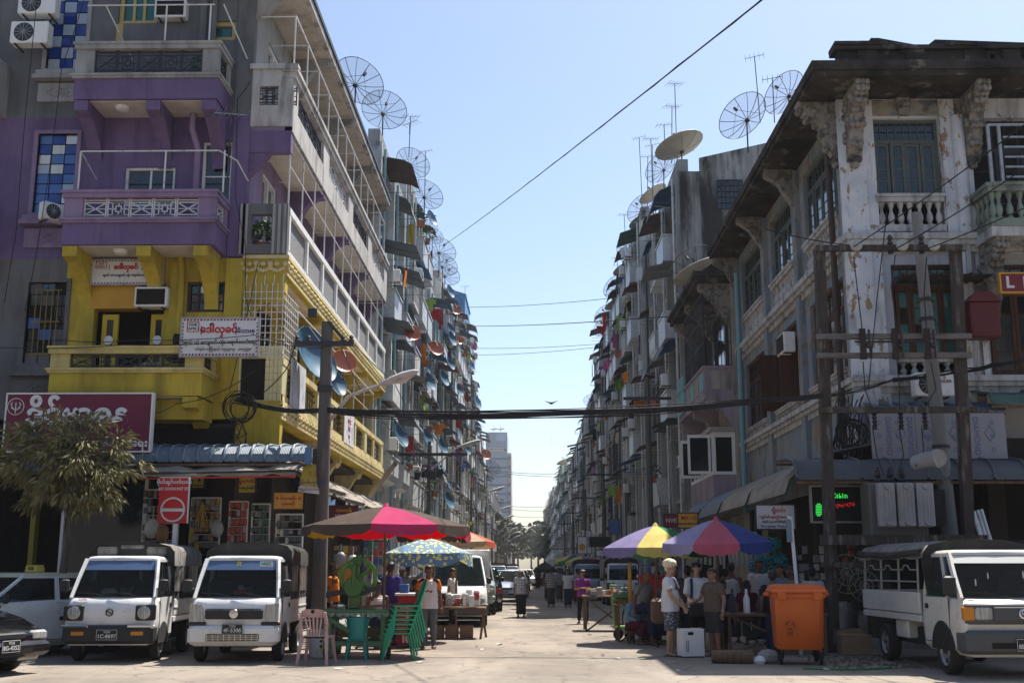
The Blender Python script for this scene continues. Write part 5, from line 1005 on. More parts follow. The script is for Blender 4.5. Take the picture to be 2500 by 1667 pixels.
# sunlit row
LEFT = [  # y0,y1,zg,nf,fh,desc,wall,pier,awnings,balc,seed
 (40.35, 48.6, 4.6, 4, 3.15, 'white tiled', (0.33, 0.34, 0.33), (0.56, 0.57, 0.56), ['slate', 'blue', 'brown', 'slate'], (.8, .9), 3),
 (48.7, 57.6, 4.3, 5, 2.95, 'grey weathered', (0.40, 0.40, 0.39), (0.49, 0.51, 0.51), ['slate', 'blue', 'grey'], (.5, .8), 4),
 (57.7, 68.5, 4.3, 4, 3.1, 'turquoise piped', (0.37, 0.38, 0.37), (0.62, 0.62, 0.61), ['blue', 'blue', 'maroon'], (.5, .75), 5),
 (68.6, 81.5, 4.2, 5, 3.0, 'cream piered', (0.49, 0.45, 0.39), (0.62, 0.62, 0.56), ['blue', 'maroon', 'blue'], (.5, .75), 6),
 (81.6, 93.5, 4.2, 5, 3.0, 'pale lime', (0.41, 0.44, 0.37), (0.61, 0.61, 0.56), ['blue', 'slate'], (.4, .7), 7)]
for a in LEFT: flats(-1, *a)
BT = flats(-1, 93.6, 104, 4.2, 6, 3.0, 'blue topped salmon', (0.56, 0.44, 0.37), (0.61, 0.59, 0.54), ['blue', 'green'], (.4, .7), 8)
bx(BT, 'roof_room', -9.5, -5.6, 93.7, 101, 22.2, 24.4, M('blue sheet wall', (0.06, 0.20, 0.41), .6)); ob('gable', B().prism([(-9.6, 24.4), (-5.5, 24.4), (-5.5, 24.5), (-8.4, 25.4), (-9.6, 25.1)], 'y', 93.6, 101.2), M('blue sheet roof', (0.06, 0.18, 0.37), .5), BT)
for i, a in enumerate([(104.2, 116, 4.2, 5, 3.0, 'green railed', (0.37, 0.46, 0.37), (0.61, 0.61, 0.59)), (116.2, 130, 4.2, 4, 3.0, 'whitewashed', (0.51, 0.51, 0.50), (0.61, 0.61, 0.61)), (130.2, 148, 4.0, 3, 3.0, 'ochre', (0.49, 0.44, 0.34), (0.61, 0.59, 0.51)), (148.2, 172, 4.0, 2, 3.0, 'low grey', (0.41, 0.41, 0.41), (0.55, 0.55, 0.54)), (172.3, 205, 4, 3, 3, 'dusty pink', (0.51, 0.44, 0.41), (0.59, 0.56, 0.54)), (205.3, 250, 4, 2, 3, 'low cream', (0.51, 0.49, 0.44), (0.56, 0.56, 0.54))]):
    flats(-1, *a, ['blue', 'slate', 'maroon', 'green'], (.4, .65), 20+i, detail=1 if i < 3 else 0)
# shaded row
PV = T('pavilion_house', 'small old house with a carved stucco cornice and white casement bay on the shaded side', 'building', (6.6, 37, 0))
M('turquoise panel', (.16, .33, .36), .6); m_pav = plaster('dim cream stucco', (.40, .36, .31), .7); m_lil = plaster('lilac grey plaster', (.34, .28, .33), .6)
ob('wall', B().box(6.7, 15, 36.8, 43.8, 3.4, 10.9).box(7.6, 15, 36.8, 43.8, 0, 3.4), m_pav, PV)
ob('eave', B().box(5.55, 15, 36.7, 43.9, 10.9, 11.1).box(5.45, 15, 36.6, 44, 11.1, 11.25), m_soot, PV); ob('pediment', B().prism([(5.7, 11.25), (9, 11.25), (7.4, 12.1), (6.6, 11.9)], 'y', 36.75, 37.0), m_soot, PV)
for y in (36.9, 40.1, 43.3): ob('eave_bracket', B().prism([(6.7, 10.9), (5.65, 10.9), (5.65, 10.7), (6.1, 10.3), (6.45, 9.7), (6.7, 9.4)], 'y', y, y+.3), m_corb, PV)
for zb, mm in ((7.0, m_lil),):
    bo = ob('balcony', B().box(5.75, 6.7, 36.9, 43.5, zb, zb+.2).box(5.75, 5.9, 36.9, 43.5, zb+.2, zb+1.0).box(5.9, 6.7, 36.9, 37.02, zb+.2, zb+1.0).box(5.7, 6.7, 36.85, 43.55, zb+1.0, zb+1.08), mm, PV)
    for y in (36.9, 40, 43.1): ob('arch_bracket', B().prism([(6.7, zb), (5.8, zb), (5.85, zb-.25), (6.25, zb-.4), (6.5, zb-.7), (6.7, zb-1.1)], 'y', y, y+.35), mm, PV)
ob('bay_roof', B().box(5.85, 6.69, 36.85, 42.6, 5.9, 6.05), m_pav, PV)
for k in range(6): bx(PV, 'relief_panel', 5.73, 5.75, 37.1+k*1.08, 37.95+k*1.08, 7.3, 7.9, m_pav if k % 2 else MATS['turquoise panel'])
for k in range(2): bx(PV, 'relief_panel', 5.98+k*.36, 6.26+k*.36, 36.88, 36.9, 7.3, 7.9, m_pav)
cg = B()
for k in range(9): cg.bar((5.8+k*.11, 36.92, 8.1), (5.8+k*.11, 36.92, 10.6), .025)
for k in range(16): cg.bar((5.78, 36.92+k*.3, 8.1), (5.78, 36.92+k*.3, 10.6), .025)
for z in (8.1, 8.9, 9.7, 10.6): cg.bar((5.78, 36.92, z), (6.7, 36.92, z), .03).bar((5.78, 36.92, z), (5.78, 41.5, z), .03)
ob('iron_cage', cg, m_iron, PV); bx(PV, 'blue_panel', 5.7, 5.74, 41.6, 43.4, 7.2, 8.6, M('turquoise panel', (.16, .33, .36), .6))
for k in range(3):
    y = 37.5+k*2.1; b = B().box(6.62, 6.72, y, y+1.6, 8.1, 10.2); ob('window', b, m_brn, PV); bx(PV, 'window_pane', 6.6, 6.62, y+.1, y+1.5, 8.2, 10.1, m_dglass)
wb = ob('bay_window', B().box(5.95, 6.7, 37.0, 42.5, 3.6, 4.5), m_lil, PV)
for k in range(5):
    y = 37.1+k*1.05; f = ob('casement', B().box(5.95, 6.0, y, y+.1, 4.5, 5.9).box(5.95, 6.0, y+.85, y+.95, 4.5, 5.9).box(5.95, 6.0, y+.1, y+.85, 5.75, 5.9).box(5.95, 6.0, y+.1, y+.85, 4.5, 4.62), m_white, PV); bx(f, 'pane', 5.97, 5.985, y+.1, y+.85, 4.62, 5.75, m_dark)
f = ob('casement', B().box(5.95, 6.7, 36.95, 37.0, 4.5, 4.6).box(5.95, 6.05, 36.95, 37, 4.6, 5.9).box(6.58, 6.69, 36.95, 37, 4.6, 5.9).box(6.05, 6.58, 36.95, 37, 5.72, 5.9), m_white, PV); bx(f, 'pane', 6.05, 6.6, 36.97, 36.99, 4.6, 5.75, m_dark)
for y in (37.4, 39.2): ob('open_casement', B().box(5.2, 5.95, y, y+.05, 4.55, 4.65).box(5.2, 5.28, y, y+.05, 4.65, 5.85).box(5.87, 5.95, y, y+.05, 4.65, 5.85).box(5.28, 5.87, y, y+.05, 5.75, 5.85), m_white, PV); bx(PV, 'open_pane', 5.28, 5.87, y+.02, y+.03, 4.65, 5.75, m_dglass)
m_tall = M('rain streaked concrete', (.27, .265, .255), .9, [((.40, .39, .37), (1.6, 1.6, .35), .45, .62, .8), ((.035, .033, .032), (.9, .9, .2), .43, .56, .95), ((.02, .02, .02), (5, 5, .4), .56, .72, .7)], .3, 12, spec=.15)
TB = flats(1, 44.1, 55.5, 4.3, 4, 3.25, 'tall soot streaked', (.30, .30, .29), (.36, .36, .35), ['maroon', 'green', 'brown', 'blue'], (.25, .5), 31, F=6.3)
ob('gable_wall', B().prism([(6.2, 3.5), (17, 3.5), (17, 20.3), (6.95, 18.0), (6.95, 17.3), (6.2, 17.3)], 'y', 43.95, 44.1), m_tall, TB); ob('corner_pier', B().box(6.1, 6.9, 43.75, 43.95, 3.5, 17.35).box(6.35, 6.6, 43.68, 43.75, 3.5, 17.3), m_tall, TB)
a, c = at(1752, 510, 43.9), at(1812, 440, 43.9); wq = (a.x, c.x, a.z, c.z); f = ob('barred_window', B().box(wq[0], wq[1], 43.9, 43.95, wq[2], wq[3]), m_dglass, TB); g = B()
for k in range(7): g.bar((wq[0]+k*(wq[1]-wq[0])/6, 43.87, wq[2]), (wq[0]+k*(wq[1]-wq[0])/6, 43.87, wq[3]), .025)
for k in range(6): g.bar((wq[0], 43.87, wq[2]+k*(wq[3]-wq[2])/5), (wq[1], 43.87, wq[2]+k*(wq[3]-wq[2])/5), .025)
ob('window_bars', g, m_iron, f)
RIGHT = [(55.6, 66.5, 4.3, 5, 2.95, 'dingy white', (0.43, 0.43, 0.41), (0.53, 0.53, 0.51), ['maroon', 'green', 'blue'], (.35, .65), 32), (66.6, 79, 4.3, 5, 3.0, 'grey green', (0.34, 0.39, 0.35), (0.50, 0.51, 0.50), ['green', 'blue', 'maroon'], (.35, .65), 33),
 (79.1, 92, 4.2, 5, 2.95, 'brown stained', (0.41, 0.36, 0.31), (0.47, 0.46, 0.44), ['blue', 'maroon', 'slate'], (.35, .65), 34)]
for a in RIGHT: flats(1, *a)
for i, a in enumerate([(92.2, 108, 4.2, 4, 3.1, 'pale grey blue', (0.40, 0.43, 0.46), (0.50, 0.50, 0.50)), (108.2, 126, 4.2, 4, 3.2, 'dark cement', (0.33, 0.33, 0.31), (0.45, 0.45, 0.45)), (126.2, 146, 4.2, 4, 3.0, 'mossy green', (0.35, 0.41, 0.35), (0.47, 0.47, 0.46)), (146.2, 175, 4, 4, 3.0, 'off white', (0.45, 0.45, 0.44), (0.50, 0.50, 0.50)), (175.3, 205, 4, 4, 3.1, 'tan washed', (0.47, 0.43, 0.35), (0.50, 0.50, 0.47)), (205.3, 240, 4.2, 5, 3.2, 'pale mint', (0.41, 0.53, 0.47), (0.50, 0.55, 0.53)), (240.3, 300, 4, 5, 3, 'hazy grey', (0.45, 0.45, 0.46), (0.50, 0.50, 0.50)), (300.5, 420, 4, 6, 3, 'hazy beige', (0.47, 0.46, 0.44), (0.50, 0.50, 0.50))]):
    flats(1, *a, ['blue', 'slate', 'maroon', 'green'], (.35, .6), 50+i, detail=1 if i < 3 else 0)
# dishes on the roofs and walls; pixel, distance, radius
rd = [  # u,v (centre), Y, r, axis, kind, label
 (868, 208, 34, .95, (0.32, 0.5, 0.75), 'mesh', 'big wire mesh dish just above the purple house roof edge'), (935, 278, 41.5, .98, (0.09, 0.5, 0.75), 'mesh', 'big wire mesh dish on a mast atop the white tiled block'),
 (1003, 405, 46, .85, (0.32, 0.5, 0.75), 'mesh', 'wire mesh dish half hidden behind the white tiled block roof'), (1036, 482, 52, .95, (0.32, 0.5, 0.75), 'mesh', 'wire mesh dish on the grey weathered block roof edge'), (1050, 534, 54, .5, (0.85, -0.38, 0.3), 'blue', 'solid blue dish below the wire dishes on the grey weathered block'),
 (1049, 556, 55, .45, (0.32, 0.5, 0.75), 'mesh', 'small wire dish under the blue dish on the grey weathered block'), (1056, 580, 57, .6, (0.32, 0.5, 0.75), 'mesh', 'wire dish above the spot where the long cable ends'), (1072, 617, 58, .95, (0.32, 0.5, 0.75), 'mesh', 'wire dish on the turquoise piped block beside the cable end'), (1080, 652, 62, .9, (0.32, 0.5, 0.75), 'mesh', 'upper of two overlapping wire dishes on the turquoise piped block'), (1086, 675, 62, .9, (0.32, 0.5, 0.75), 'mesh', 'lower of two overlapping wire dishes on the turquoise piped block'),
 (1096, 713, 66, .5, (0.85, -0.38, 0.3), 'blue', 'solid blue dish under the overlapping wire dishes'), (1100, 738, 70, .8, (0.32, 0.5, 0.75), 'mesh', 'dark wire dish beside the blue topped block'),
 (1005, 815, 43, .40, (0.4, -0.75, 0.3), 'orange', 'orange dish on the white tiled block, nearest of the orange ones'), (1063, 852, 52, .44, (0.5, -0.75, 0.3), 'orange', 'orange dish on the grey weathered block'), (1112, 757, 72, .45, (0.4, -0.75, 0.3), 'orange', 'high orange dish beside the blue topped block'), (1122, 831, 75, .38, (0.4, -0.75, 0.3), 'orange', 'orange dish right of the cream piered block wires'),
 (1097, 806, 62, .5, (0.85, -0.38, 0.3), 'blue', 'blue dish level with the grey orange dish'), (1100, 828, 60, .5, (0.85, -0.38, 0.3), 'blue', 'lower blue dish under another blue dish'), (1080, 924, 54, .5, (0.85, -0.38, 0.3), 'blue', 'blue dish high over the cable bundle, grey weathered block'), (1045, 933, 50, .52, (0.85, -0.38, 0.3), 'blue', 'blue dish left of the other high over the cable bundle'), (1098, 889, 64, .45, (0.85, -0.38, 0.3), 'blue', 'blue dish near the red cloths'),
 (1119, 953, 70, .5, (0.85, -0.38, 0.3), 'blue', 'blue dish on the cream piered block above the cables'), (1148, 894, 90, .6, (0.85, -0.38, 0.3), 'blue', 'blue dish on the far edge of the lime block'), (1162, 983, 100, .75, (0.85, -0.38, 0.3), 'blue', 'blue dish at the far silhouette above the cables'), (973, 1066, 42.5, .55, (0.85, -0.38, 0.3), 'blue', 'large blue dish under the cable bundle, white tiled block'), (1040, 1069, 49, .48, (0.85, -0.38, 0.3), 'blue', 'blue dish under the cable bundle, second from the white tiled block'), (1077, 1091, 55, .5, (0.85, -0.38, 0.3), 'blue', 'blue dish under the cable bundle, third from the white tiled block'), (1138, 1097, 80, .5, (0.85, -0.38, 0.3), 'blue', 'blue dish low on the lime block'), (1162, 1053, 95, .5, (0.85, -0.38, 0.3), 'blue', 'blue dish on the salmon block wall'), (1092, 1222, 52, .5, (0.85, -0.38, 0.3), 'blue', 'blue dish just above the second street lamp'),
 (1185, 1110, 118, .7, (0.5, -0.75, 0.3), 'orange', 'orange dish beside the far tower'), (1122, 795, 74, .8, (0.32, 0.5, 0.75), 'mesh', 'dim wire dish against the salmon wall'), (1190, 1145, 125, 1.5, (0.32, 0.5, 0.75), 'mesh', 'cluster wire dish on the far whitewashed block'),
 (752, 868, 25, .75, (0.85, -0.38, 0.3), 'blue', 'large blue dish on the yellow house behind the lamp pole, nearest'), (775, 885, 25.6, .62, (0.85, -0.38, 0.3), 'blue', 'second large blue dish partly behind the first, by the lamp pole'), (838, 885, 26.5, .36, (0.4, -0.75, 0.3), 'orange', 'orange dish right beside the lamp pole'), (815, 935, 26.2, .42, (0.85, -0.38, 0.3), 'blue', 'blue dish low behind the lamp pole'),
 (1823, 293, 40, 1.1, (-0.405, 0.5, 0.75), 'mesh', 'big wire mesh dish on the sloping roof beside the colonial eave'), (1925, 235, 30, .75, (-0.495, 0.5, 0.75), 'mesh', 'wire mesh dish cut by the colonial eave'), (1664, 370, 44.5, 1.05, (-0.28, 0.16, 0.85), 'white', 'big grey white dish atop the tall streaked block'), (1620, 415, 49, .9, (-0.54, 0.5, 0.75), 'mesh', 'wire dish behind the big grey white dish'), (1600, 482, 52, .75, (-0.48, 0.16, 0.85), 'white', 'grey white dish on the tall streaked block edge'), (1573, 515, 55, .95, (-0.54, 0.5, 0.75), 'mesh', 'wire dish over the dingy white block'), (1572, 547, 57, .75, (-0.4, 0.16, 0.85), 'white', 'dirty white dish below the wire dish, dingy white block'), (1545, 602, 62, 1.0, (-0.54, 0.5, 0.75), 'mesh', 'wide wire dish on the dingy white block roof'), (1533, 662, 65, .85, (-0.4, 0.16, 0.85), 'white', 'dirty white dish over a green awning'),
 (1511, 705, 70, 1.05, (-0.45, 0.5, 0.75), 'mesh', 'wire dish on the grey green block'), (1507, 748, 72, .8, (-0.4, 0.16, 0.85), 'white', 'white dish on the grey green block'), (1485, 773, 78, 1.05, (-0.45, 0.5, 0.75), 'mesh', 'upper wire dish over the brown stained block'), (1480, 803, 80, 1.0, (-0.45, 0.5, 0.75), 'mesh', 'lower wire dish over the brown stained block'), (1447, 982, 105, .95, (0, 0.5, 0.75), 'mesh', 'single wire dish on a mast against the sky'), (1458, 1035, 100, 1.0, (-0.45, 0.5, 0.75), 'mesh', 'dark wire dish below the mast dish'),
 (1514, 866, 66, .36, (-0.3, -0.75, 0.3), 'orange', 'small orange dish on the grey green block'), (1600, 987, 50, .40, (-0.3, -0.75, 0.3), 'orange', 'orange dish just above the cable bundle, shaded side'), (1715, 680, 40, 1.0, (-0.32, 0.16, 0.85), 'white', 'large cream dish above the pavilion house cornice'), (1700, 660, 41, 1.05, (-0.36, 0.5, 0.75), 'mesh', 'wire dish behind the large cream dish'), (1380, 1131, 180, 1.3, (-0.32, 0.16, 0.85), 'white', 'far pale dish on the hazy roofline')]
for (u, v, Y, r, ax, kd, lb_) in rd:
    p = at(u, v, Y); r = r*(.85 if kd in ('blue', 'orange') else 1); mast = 1.3 if kd == 'mesh' else .9 if kd == 'white' else .4; dish((p.x, p.y, p.z-mast), r, ax, kd, lb_, mast=mast, n=12 if r*2750/Y > 30 else 8)
for k, (u, v, Y, h, tl) in enumerate([(1656, 490, 45, 5.2, 0), (1640, 400, 45.5, 2.6, .1), (1624, 400, 47, 1.8, 0), (1597, 560, 50, 4.4, -.05), (1580, 505, 53, 2.6, .1), (1570, 545, 55, 4.6, -.1), (1595, 460, 52, 2.2, 0), (1530, 640, 62, 2.8, -.1), (1508, 690, 68, 1.6, 0), (1856, 300, 39, 2.6, -.1), (1891, 300, 36, 1.6, 0), (998, 385, 44, 1.8, .05), (1036, 530, 53, 3.4, 0), (1000, 330, 42, .5, 0), (1135, 760, 94, 2.2, 0), (1345, 1100, 230, 3, 0)]):
    p = at(u, v, Y); yagi(p, 'roof tv antenna %s' % ['tall by the big grey white dish', 'short by the big grey white dish', 'on the tall streaked block roof edge', 'tall before the wire dish of the tall block', 'small over the dingy white block', 'tall and leaning over the dingy white block', 'between two dishes of the tall block', 'leaning over the grey green block', 'small on the grey green block', 'on a pole through the big wire dish, right', 'by the colonial eave', 'on the white tiled block', 'beside the blue dish of the grey weathered block', 'lying low on the white tiled block parapet', 'on the blue topped block', 'on the far mint roof'][k], R.uniform(-.6, .6), h, 'tv antennas on the roofs', 5, tl)
# far tower, far blocks, trees
FT = T('office_tower', 'pale blue glass office tower far down the street with a name board near its top', 'building', (-11, 330, 0)); a = at(1186, 1055, 330); c = at(1238, 1055, 330); e = at(1249, 1055, 336)
m_tow = M('tower grey blue', (.26, .30, .36), .4); m_towg = M('tower glass', (.10, .14, .18), .15)
ob('wall', B().box(a.x, c.x, 330, 352, 0, a.z), m_tow, FT); ob('side_wing', B().box(c.x+.02, e.x, 331, 352, 0, a.z-6), plaster('tower cream', (.5, .46, .44), .2), FT)
for k in range(13): z = a.z-5.5-k*2.55*1.0; bx(FT, 'floor_line', a.x, c.x, 329.9, 330, z, z+.5, m_towg)
for k in range(12): bx(FT, 'window', c.x+.4, e.x-.3, 330.9, 331, a.z-8-k*2.6, a.z-7-k*2.6, m_towg)
bx(FT, 'crown_glass', c.x-3.2, c.x-.3, 329.9, 330, a.z-2.6, a.z-.3, m_tilew); bx(FT, 'name_board', a.x+.5, c.x-.8, 329.7, 329.9, at(1200, 1101, 330).z, at(1200, 1093, 330).z, m_soff)
text('YADANAR MYAING', FT, ((a.x+c.x)/2, 329.65, at(1200, 1097, 330).z), .75, m_ink, sx=.8)
for k, u in enumerate((1205, 1222)): p = at(u, 1049, 331); dish((p.x, 331, p.z-1.2), 1.3, (0, -.2, .9), 'white', ['first', 'second'][k]+' of two small dishes on the far tower roof', mast=1.2)
FB = T('tiled_roof_block', 'far beige block with a small red tiled roof beyond the shaded row', 'building', (8, 425, 0)); ob('wall', B().box(4.8, 30, 425, 450, 0, 23), plaster('far beige', (.40, .36, .30), .4), FB); ob('roof', B().prism([(4.6, 23), (30, 23), (26, 26), (9, 26)], 'y', 424, 451), M('terracotta tiles', (.30, .15, .09), .8), FB)
def far_tree(x, y, h, w, label):
    t = T('tree', label, 'tree', (x, y, 0), 0, 'trees at the far end of the street'); ob('trunk', B().tube([(x, y, 0), (x, y, h*.5)], [.4, .25], 7), m_bark, t); b = B()
    for k in range(420):
        a, e, q = R.uniform(0, 2*PI), R.uniform(-.5, 1.5), R.random()**.4
        p = Vector((x+math.cos(a)*math.cos(e)*w*q, y+math.sin(a)*math.cos(e)*w*q, h*.55+math.sin(e)*h*.45*q)); ux, uy = frame((R.uniform(-1, 1), R.uniform(-1, 1), R.uniform(.1, 1))); s_ = w*R.uniform(.07, .17)
        b.quad(p-ux*s_, p-uy*s_*.7, p+ux*s_, p+uy*s_*.7)
    ob('crown', b, M('far foliage', (.055, .075, .03), .8, [((.03, .045, .018), .6, .42, .6, .9), ((.09, .10, .05), .9, .55, .7, .6)], gen=False), t)
for k, (x, y, h, w) in enumerate([(-5.6, 178, 10, 3.6), (-4.6, 200, 9.5, 3.6), (-3.6, 235, 11, 4), (2, 330, 15, 6), (-4, 345, 12, 6), (7, 320, 16, 6), (-10, 350, 14, 7), (0, 420, 14, 8), (-9, 425, 15, 8)]):
    far_tree(x, y, h, w, 'far green street tree, %s' % ['nearest by the lamp row', 'second by the lamp row', 'third by the lamp row', 'middle of the hazy far end', 'hazy, beside the tower foot', 'hazy, in front of the shaded row end', 'hazy, at the tower foot', 'farthest at the street end', 'farthest at the tower side'][k])

# unseen block behind the camera, added to cut sky light on the near facades
OB = T('unseen_shade_block', 'unseen grey block behind the viewpoint, added to deepen shade on the near facades', 'building', (0, -16, 0)); m_obw = plaster('unseen shade block wall', (.17, .16, .15), .5)
ob('wall', B().box(-70, -9, -28, -16, 0, 17).box(-9, 9, -40, -28, 0, 12).box(9, 70, -28, -16, 0, 18), m_obw, OB)
for k in range(22):
    x = -66+k*6.2
    if abs(x) > 10:
        for f in range(4): bx(OB, 'window', x, x+2, -16, -15.9, 4+f*3.2, 5.9+f*3.2, m_dglass)
# ---------------------------------------------------------------- vehicles (local frame: front faces -Y, x across, z up)
m_wpaint = paint('white car paint', (.70, .70, .68), .3, .55); m_blkp = paint('black car paint', (.003, .0035, .006), .15, .05); m_plastic = M('black plastic', (.02, .02, .021), .6); m_bump = M('grey bumper', (.07, .075, .08), .6)
m_lens = M('lamp glass', (.42, .42, .40), .12, [((.2, .2, .19), (60, 2, 2), .45, .55, .8)], spec=.8, gen=True); m_amber = M('amber lens', (.55, .2, .02), .25); m_redl = M('red lens', (.4, .01, .01), .25)
m_strip = M('blue sun strip', (.07, .115, .21), .12, spec=.7); m_canv = M('black canvas', (.022, .021, .020), .85, [((.06, .055, .05), 3, .5, .7, .8)], .3, 14); m_canvg = M('dusty canvas top', (.20, .185, .165), .9, [((.07, .065, .06), 2.5, .45, .65, .8)], .3, 14); m_vin = M('clear vinyl sheet', (.22, .21, .19), .3, [((.05, .05, .045), 4, .45, .62, .8)])
m_plate = M('number plate black', (.012, .012, .012), .5); m_seat = M('seat cloth', (.05, .05, .055), .9); m_hub = M('wheel steel', (.32, .32, .32), .4, [((.12, .1, .08), 5, .45, .65, .7)], metal=.4); m_under = M('underbody', (.015, .014, .013), .95)
_wh = {}
def wheel(par, x, y, r, w=.16, style='steel'):
    s = 1 if x > 0 else -1
    if (r, w, style, s) not in _wh:
        t = B().lathe([(r*.6, -w/2), (r*.9, -w/2), (r, -w*.3), (r, w*.3), (r*.9, w/2), (r*.6, w/2), (r*.6, -w/2)], (0, 0, 0), 22, 'x')
        d = B().lathe([(0, s*w*.28), (r*.22, s*w*.34), (r*.3, s*w*.2), (r*.52, s*w*.25), (r*.6, s*w*.46), (r*.62, s*w*.3)], (0, 0, 0), 18, 'x'); d.lathe([(0, -s*w*.3), (r*.6, -s*w*.3)], (0, 0, 0), 12, 'x')
        h = B()
        for k in range(6 if style == 'steel' else 5):
            a = 2*PI*k/(6 if style == 'steel' else 5); q = r*(.42 if style == 'steel' else .4)
            h.lathe([(0, s*w*.285), (r*(.07 if style == 'steel' else .12), s*w*.285)], (0, q*math.cos(a), q*math.sin(a)), 8, 'x')
        h.lathe([(0, s*w*.4), (r*.1, s*w*.38)], (0, 0, 0), 8, 'x')
        _wh[(r, w, style, s)] = (t.mesh('wheel', m_rub), d.mesh('rim', m_hub), h.mesh('hub_holes', m_dark))
    a, b, c = _wh[(r, w, style, s)]; o = inst('wheel', a, par, (x, y, r)); inst('rim', b, o, (x, y, r)); inst('rim_holes', c, o, (x, y, r))['kind'] = 'stuff'; return o
def lower_body(par, st, m, nm='body'):
    rings = []
    for (y, hw, zb, zt) in st:
        H = [(.0, zb), (hw*.88, zb), (hw*.98, zb+.08), (hw, zb+(zt-zb)*.5), (hw*.985, zt-.14), (hw*.95, zt-.05), (hw*.86, zt-.01), (.0, zt)]
        rings.append([(x, y, z) for x, z in H]+[(-x, y, z) for x, z in H[-2:0:-1]])
    return ob(nm, B().loft(rings, True, True), m, par)
def greenhouse(par, g, m, glass=None, wide=.05, roofm=None, bpil=None, strip=False):
    """g: hw_belt, hw_roof, belt z, roof z, y windscreen base, y windscreen top, y rear top, y rear base"""
    hb, hr, zb, zr, y0, y1, y2, y3 = g; glass = glass or m_glass; zt = zr-.07
    rf = B(); rings = []
    for (k, z) in ((1.0, zt), (1.0, zt+.035), (.95, zr-.005), (.8, zr+.01)):
        a, b_, c = hr*k, y1+(1-k)*.5, y2-(1-k)*.5; q = .08; rings.append([(-a+q, b_-.02, z), (0, b_-.045, z), (a-q, b_-.02, z), (a, b_+q, z), (a, c-q, z), (a-q, c, z), (-a+q, c, z), (-a, c-q, z), (-a, b_+q, z)])
    ob('roof', rf.loft(rings, True, True), roofm or m, par)
    for s in (-1, 1):
        pl = B()
        for (ya, yb) in ((y0, y1), (y3, y2)): pl.tube([(s*hb, ya, zb-.02), (s*(hb+hr)/2*1.005, (ya+yb)/2, (zb+zt)/2), (s*hr*.99, yb, zt+.02)], wide*.8, 5, True, True)
        for f in (bpil or ()): pl.tube([(s*(hb+.003), f, zb-.02), (s*(hr+.003), y1+(f-y0)*(y2-y1)/(y3-y0), zt+.01)], wide*.75, 4, True, False)
        pl.tube([(s*hr, y1, zt), (s*hr, y2, zt)], wide*.6, 4); ob('pillar_frame', pl, m, par)
    bow = .06
    ws = ob('windscreen', B().sheet(lambda a, b: ((a*2-1)*((hb-.01)*(1-b)+(hr-.01)*b), y0+(y1-y0)*b-bow*(1-(a*2-1)**2)*.6, zb+(zt-zb)*b), 8, 3), glass, par)
    if strip: ob('sun_strip', B().sheet(lambda a, b: ((a*2-1)*((hb-.04)*(1-(.74+b*.25))+(hr-.04)*(.74+b*.25)), y0+(y1-y0)*(.74+b*.25)-bow*(1-(a*2-1)**2)*.6-.006, zb+(zt-zb)*(.74+b*.25)), 8, 2), m_strip, ws)
    sl_ = B()
    fr = lambda zt_, k: (hb*(1-k)+hr*k)
    for s in (-1, 1):
        o = ob('side_glass', B().quad((s*hb, y0+.03, zb), (s*hb, y3-.03, zb), (s*hr, y2, zt), (s*hr, y1, zt)), glass, par)
    ob('rear_glass', B().quad((-hb+.03, y3, zb), (hb-.03, y3, zb), (hr-.03, y2, zt), (-hr+.03, y2, zt)), glass, par)
    ins = B().rbox(-hb+.06, hb-.06, y0+.08, y0+.35, zb-.12, zb+.03, .03); ob('dashboard', ins, m_plastic, par)
    for s in (-1, 1):
        if y0+.75 < y3: ob('seat', B().rbox(s*.36-.24, s*.36+.24, y0+.72, y0+.86, zb-.35, zb+.28, .04).rbox(s*.36-.12, s*.36+.12, y0+.74, y0+.82, zb+.28, zb+.46, .03), m_seat, par)
    ob('steering_wheel', B().lathe([(.17, -.012), (.19, 0), (.17, .012), (.155, 0), (.17, -.012)], (.36, y0+.42, zb+.02), 14, 'y'), m_plastic, par)
    return ws
def plate(par, y, z, t1, t2, x=0, w=.34, h=.17):
    p = ob('number_plate', B().rbox(x-w/2, x+w/2, y-.015, y, z-h/2, z+h/2, .004), m_plate, par); e = B()
    for s in (-1, 1): e.bar((x-w/2+.008, y-.016, z+s*(h/2-.008)), (x+w/2-.008, y-.016, z+s*(h/2-.008)), .005).bar((x+s*(w/2-.008), y-.016, z-h/2+.008), (x+s*(w/2-.008), y-.016, z+h/2-.008), .005)
    ob('plate_border', e, m_sw, p)
    text(t1, p, (x, y-.018, z+h*.25), h*.3, m_sw); text(t2, p, (x, y-.018, z-h*.14), h*.5, m_sw, bold=.001); return p
def mirror(par, x, y, z, s=1.0):
    q = 1 if x > 0 else -1; ob('wing_mirror', B().rbox(x-.075*s+q*.1, x+.075*s+q*.1, y-.05, y+.03, z-.11*s, z+.11*s, .025).tube([(x-q*.02, y+.05, z-.05), (x+q*.1, y, z-.05)], .015, 5), m_plastic, par)
def wipers(par, y0, y1, zb, zt, hb):
    for x0, x1 in ((-hb*.15, -hb*.85), (hb*.6, -hb*.05)): k = .09; ob('wiper', B().tube([(x0, y0-.06, zb), (x0*.5+x1*.5, y0+(y1-y0)*k-.075, zb+(zt-zb)*k*.8), (x1, y0+(y1-y0)*k*1.2-.06, zb+(zt-zb)*k)], .009, 4), m_plastic, par)
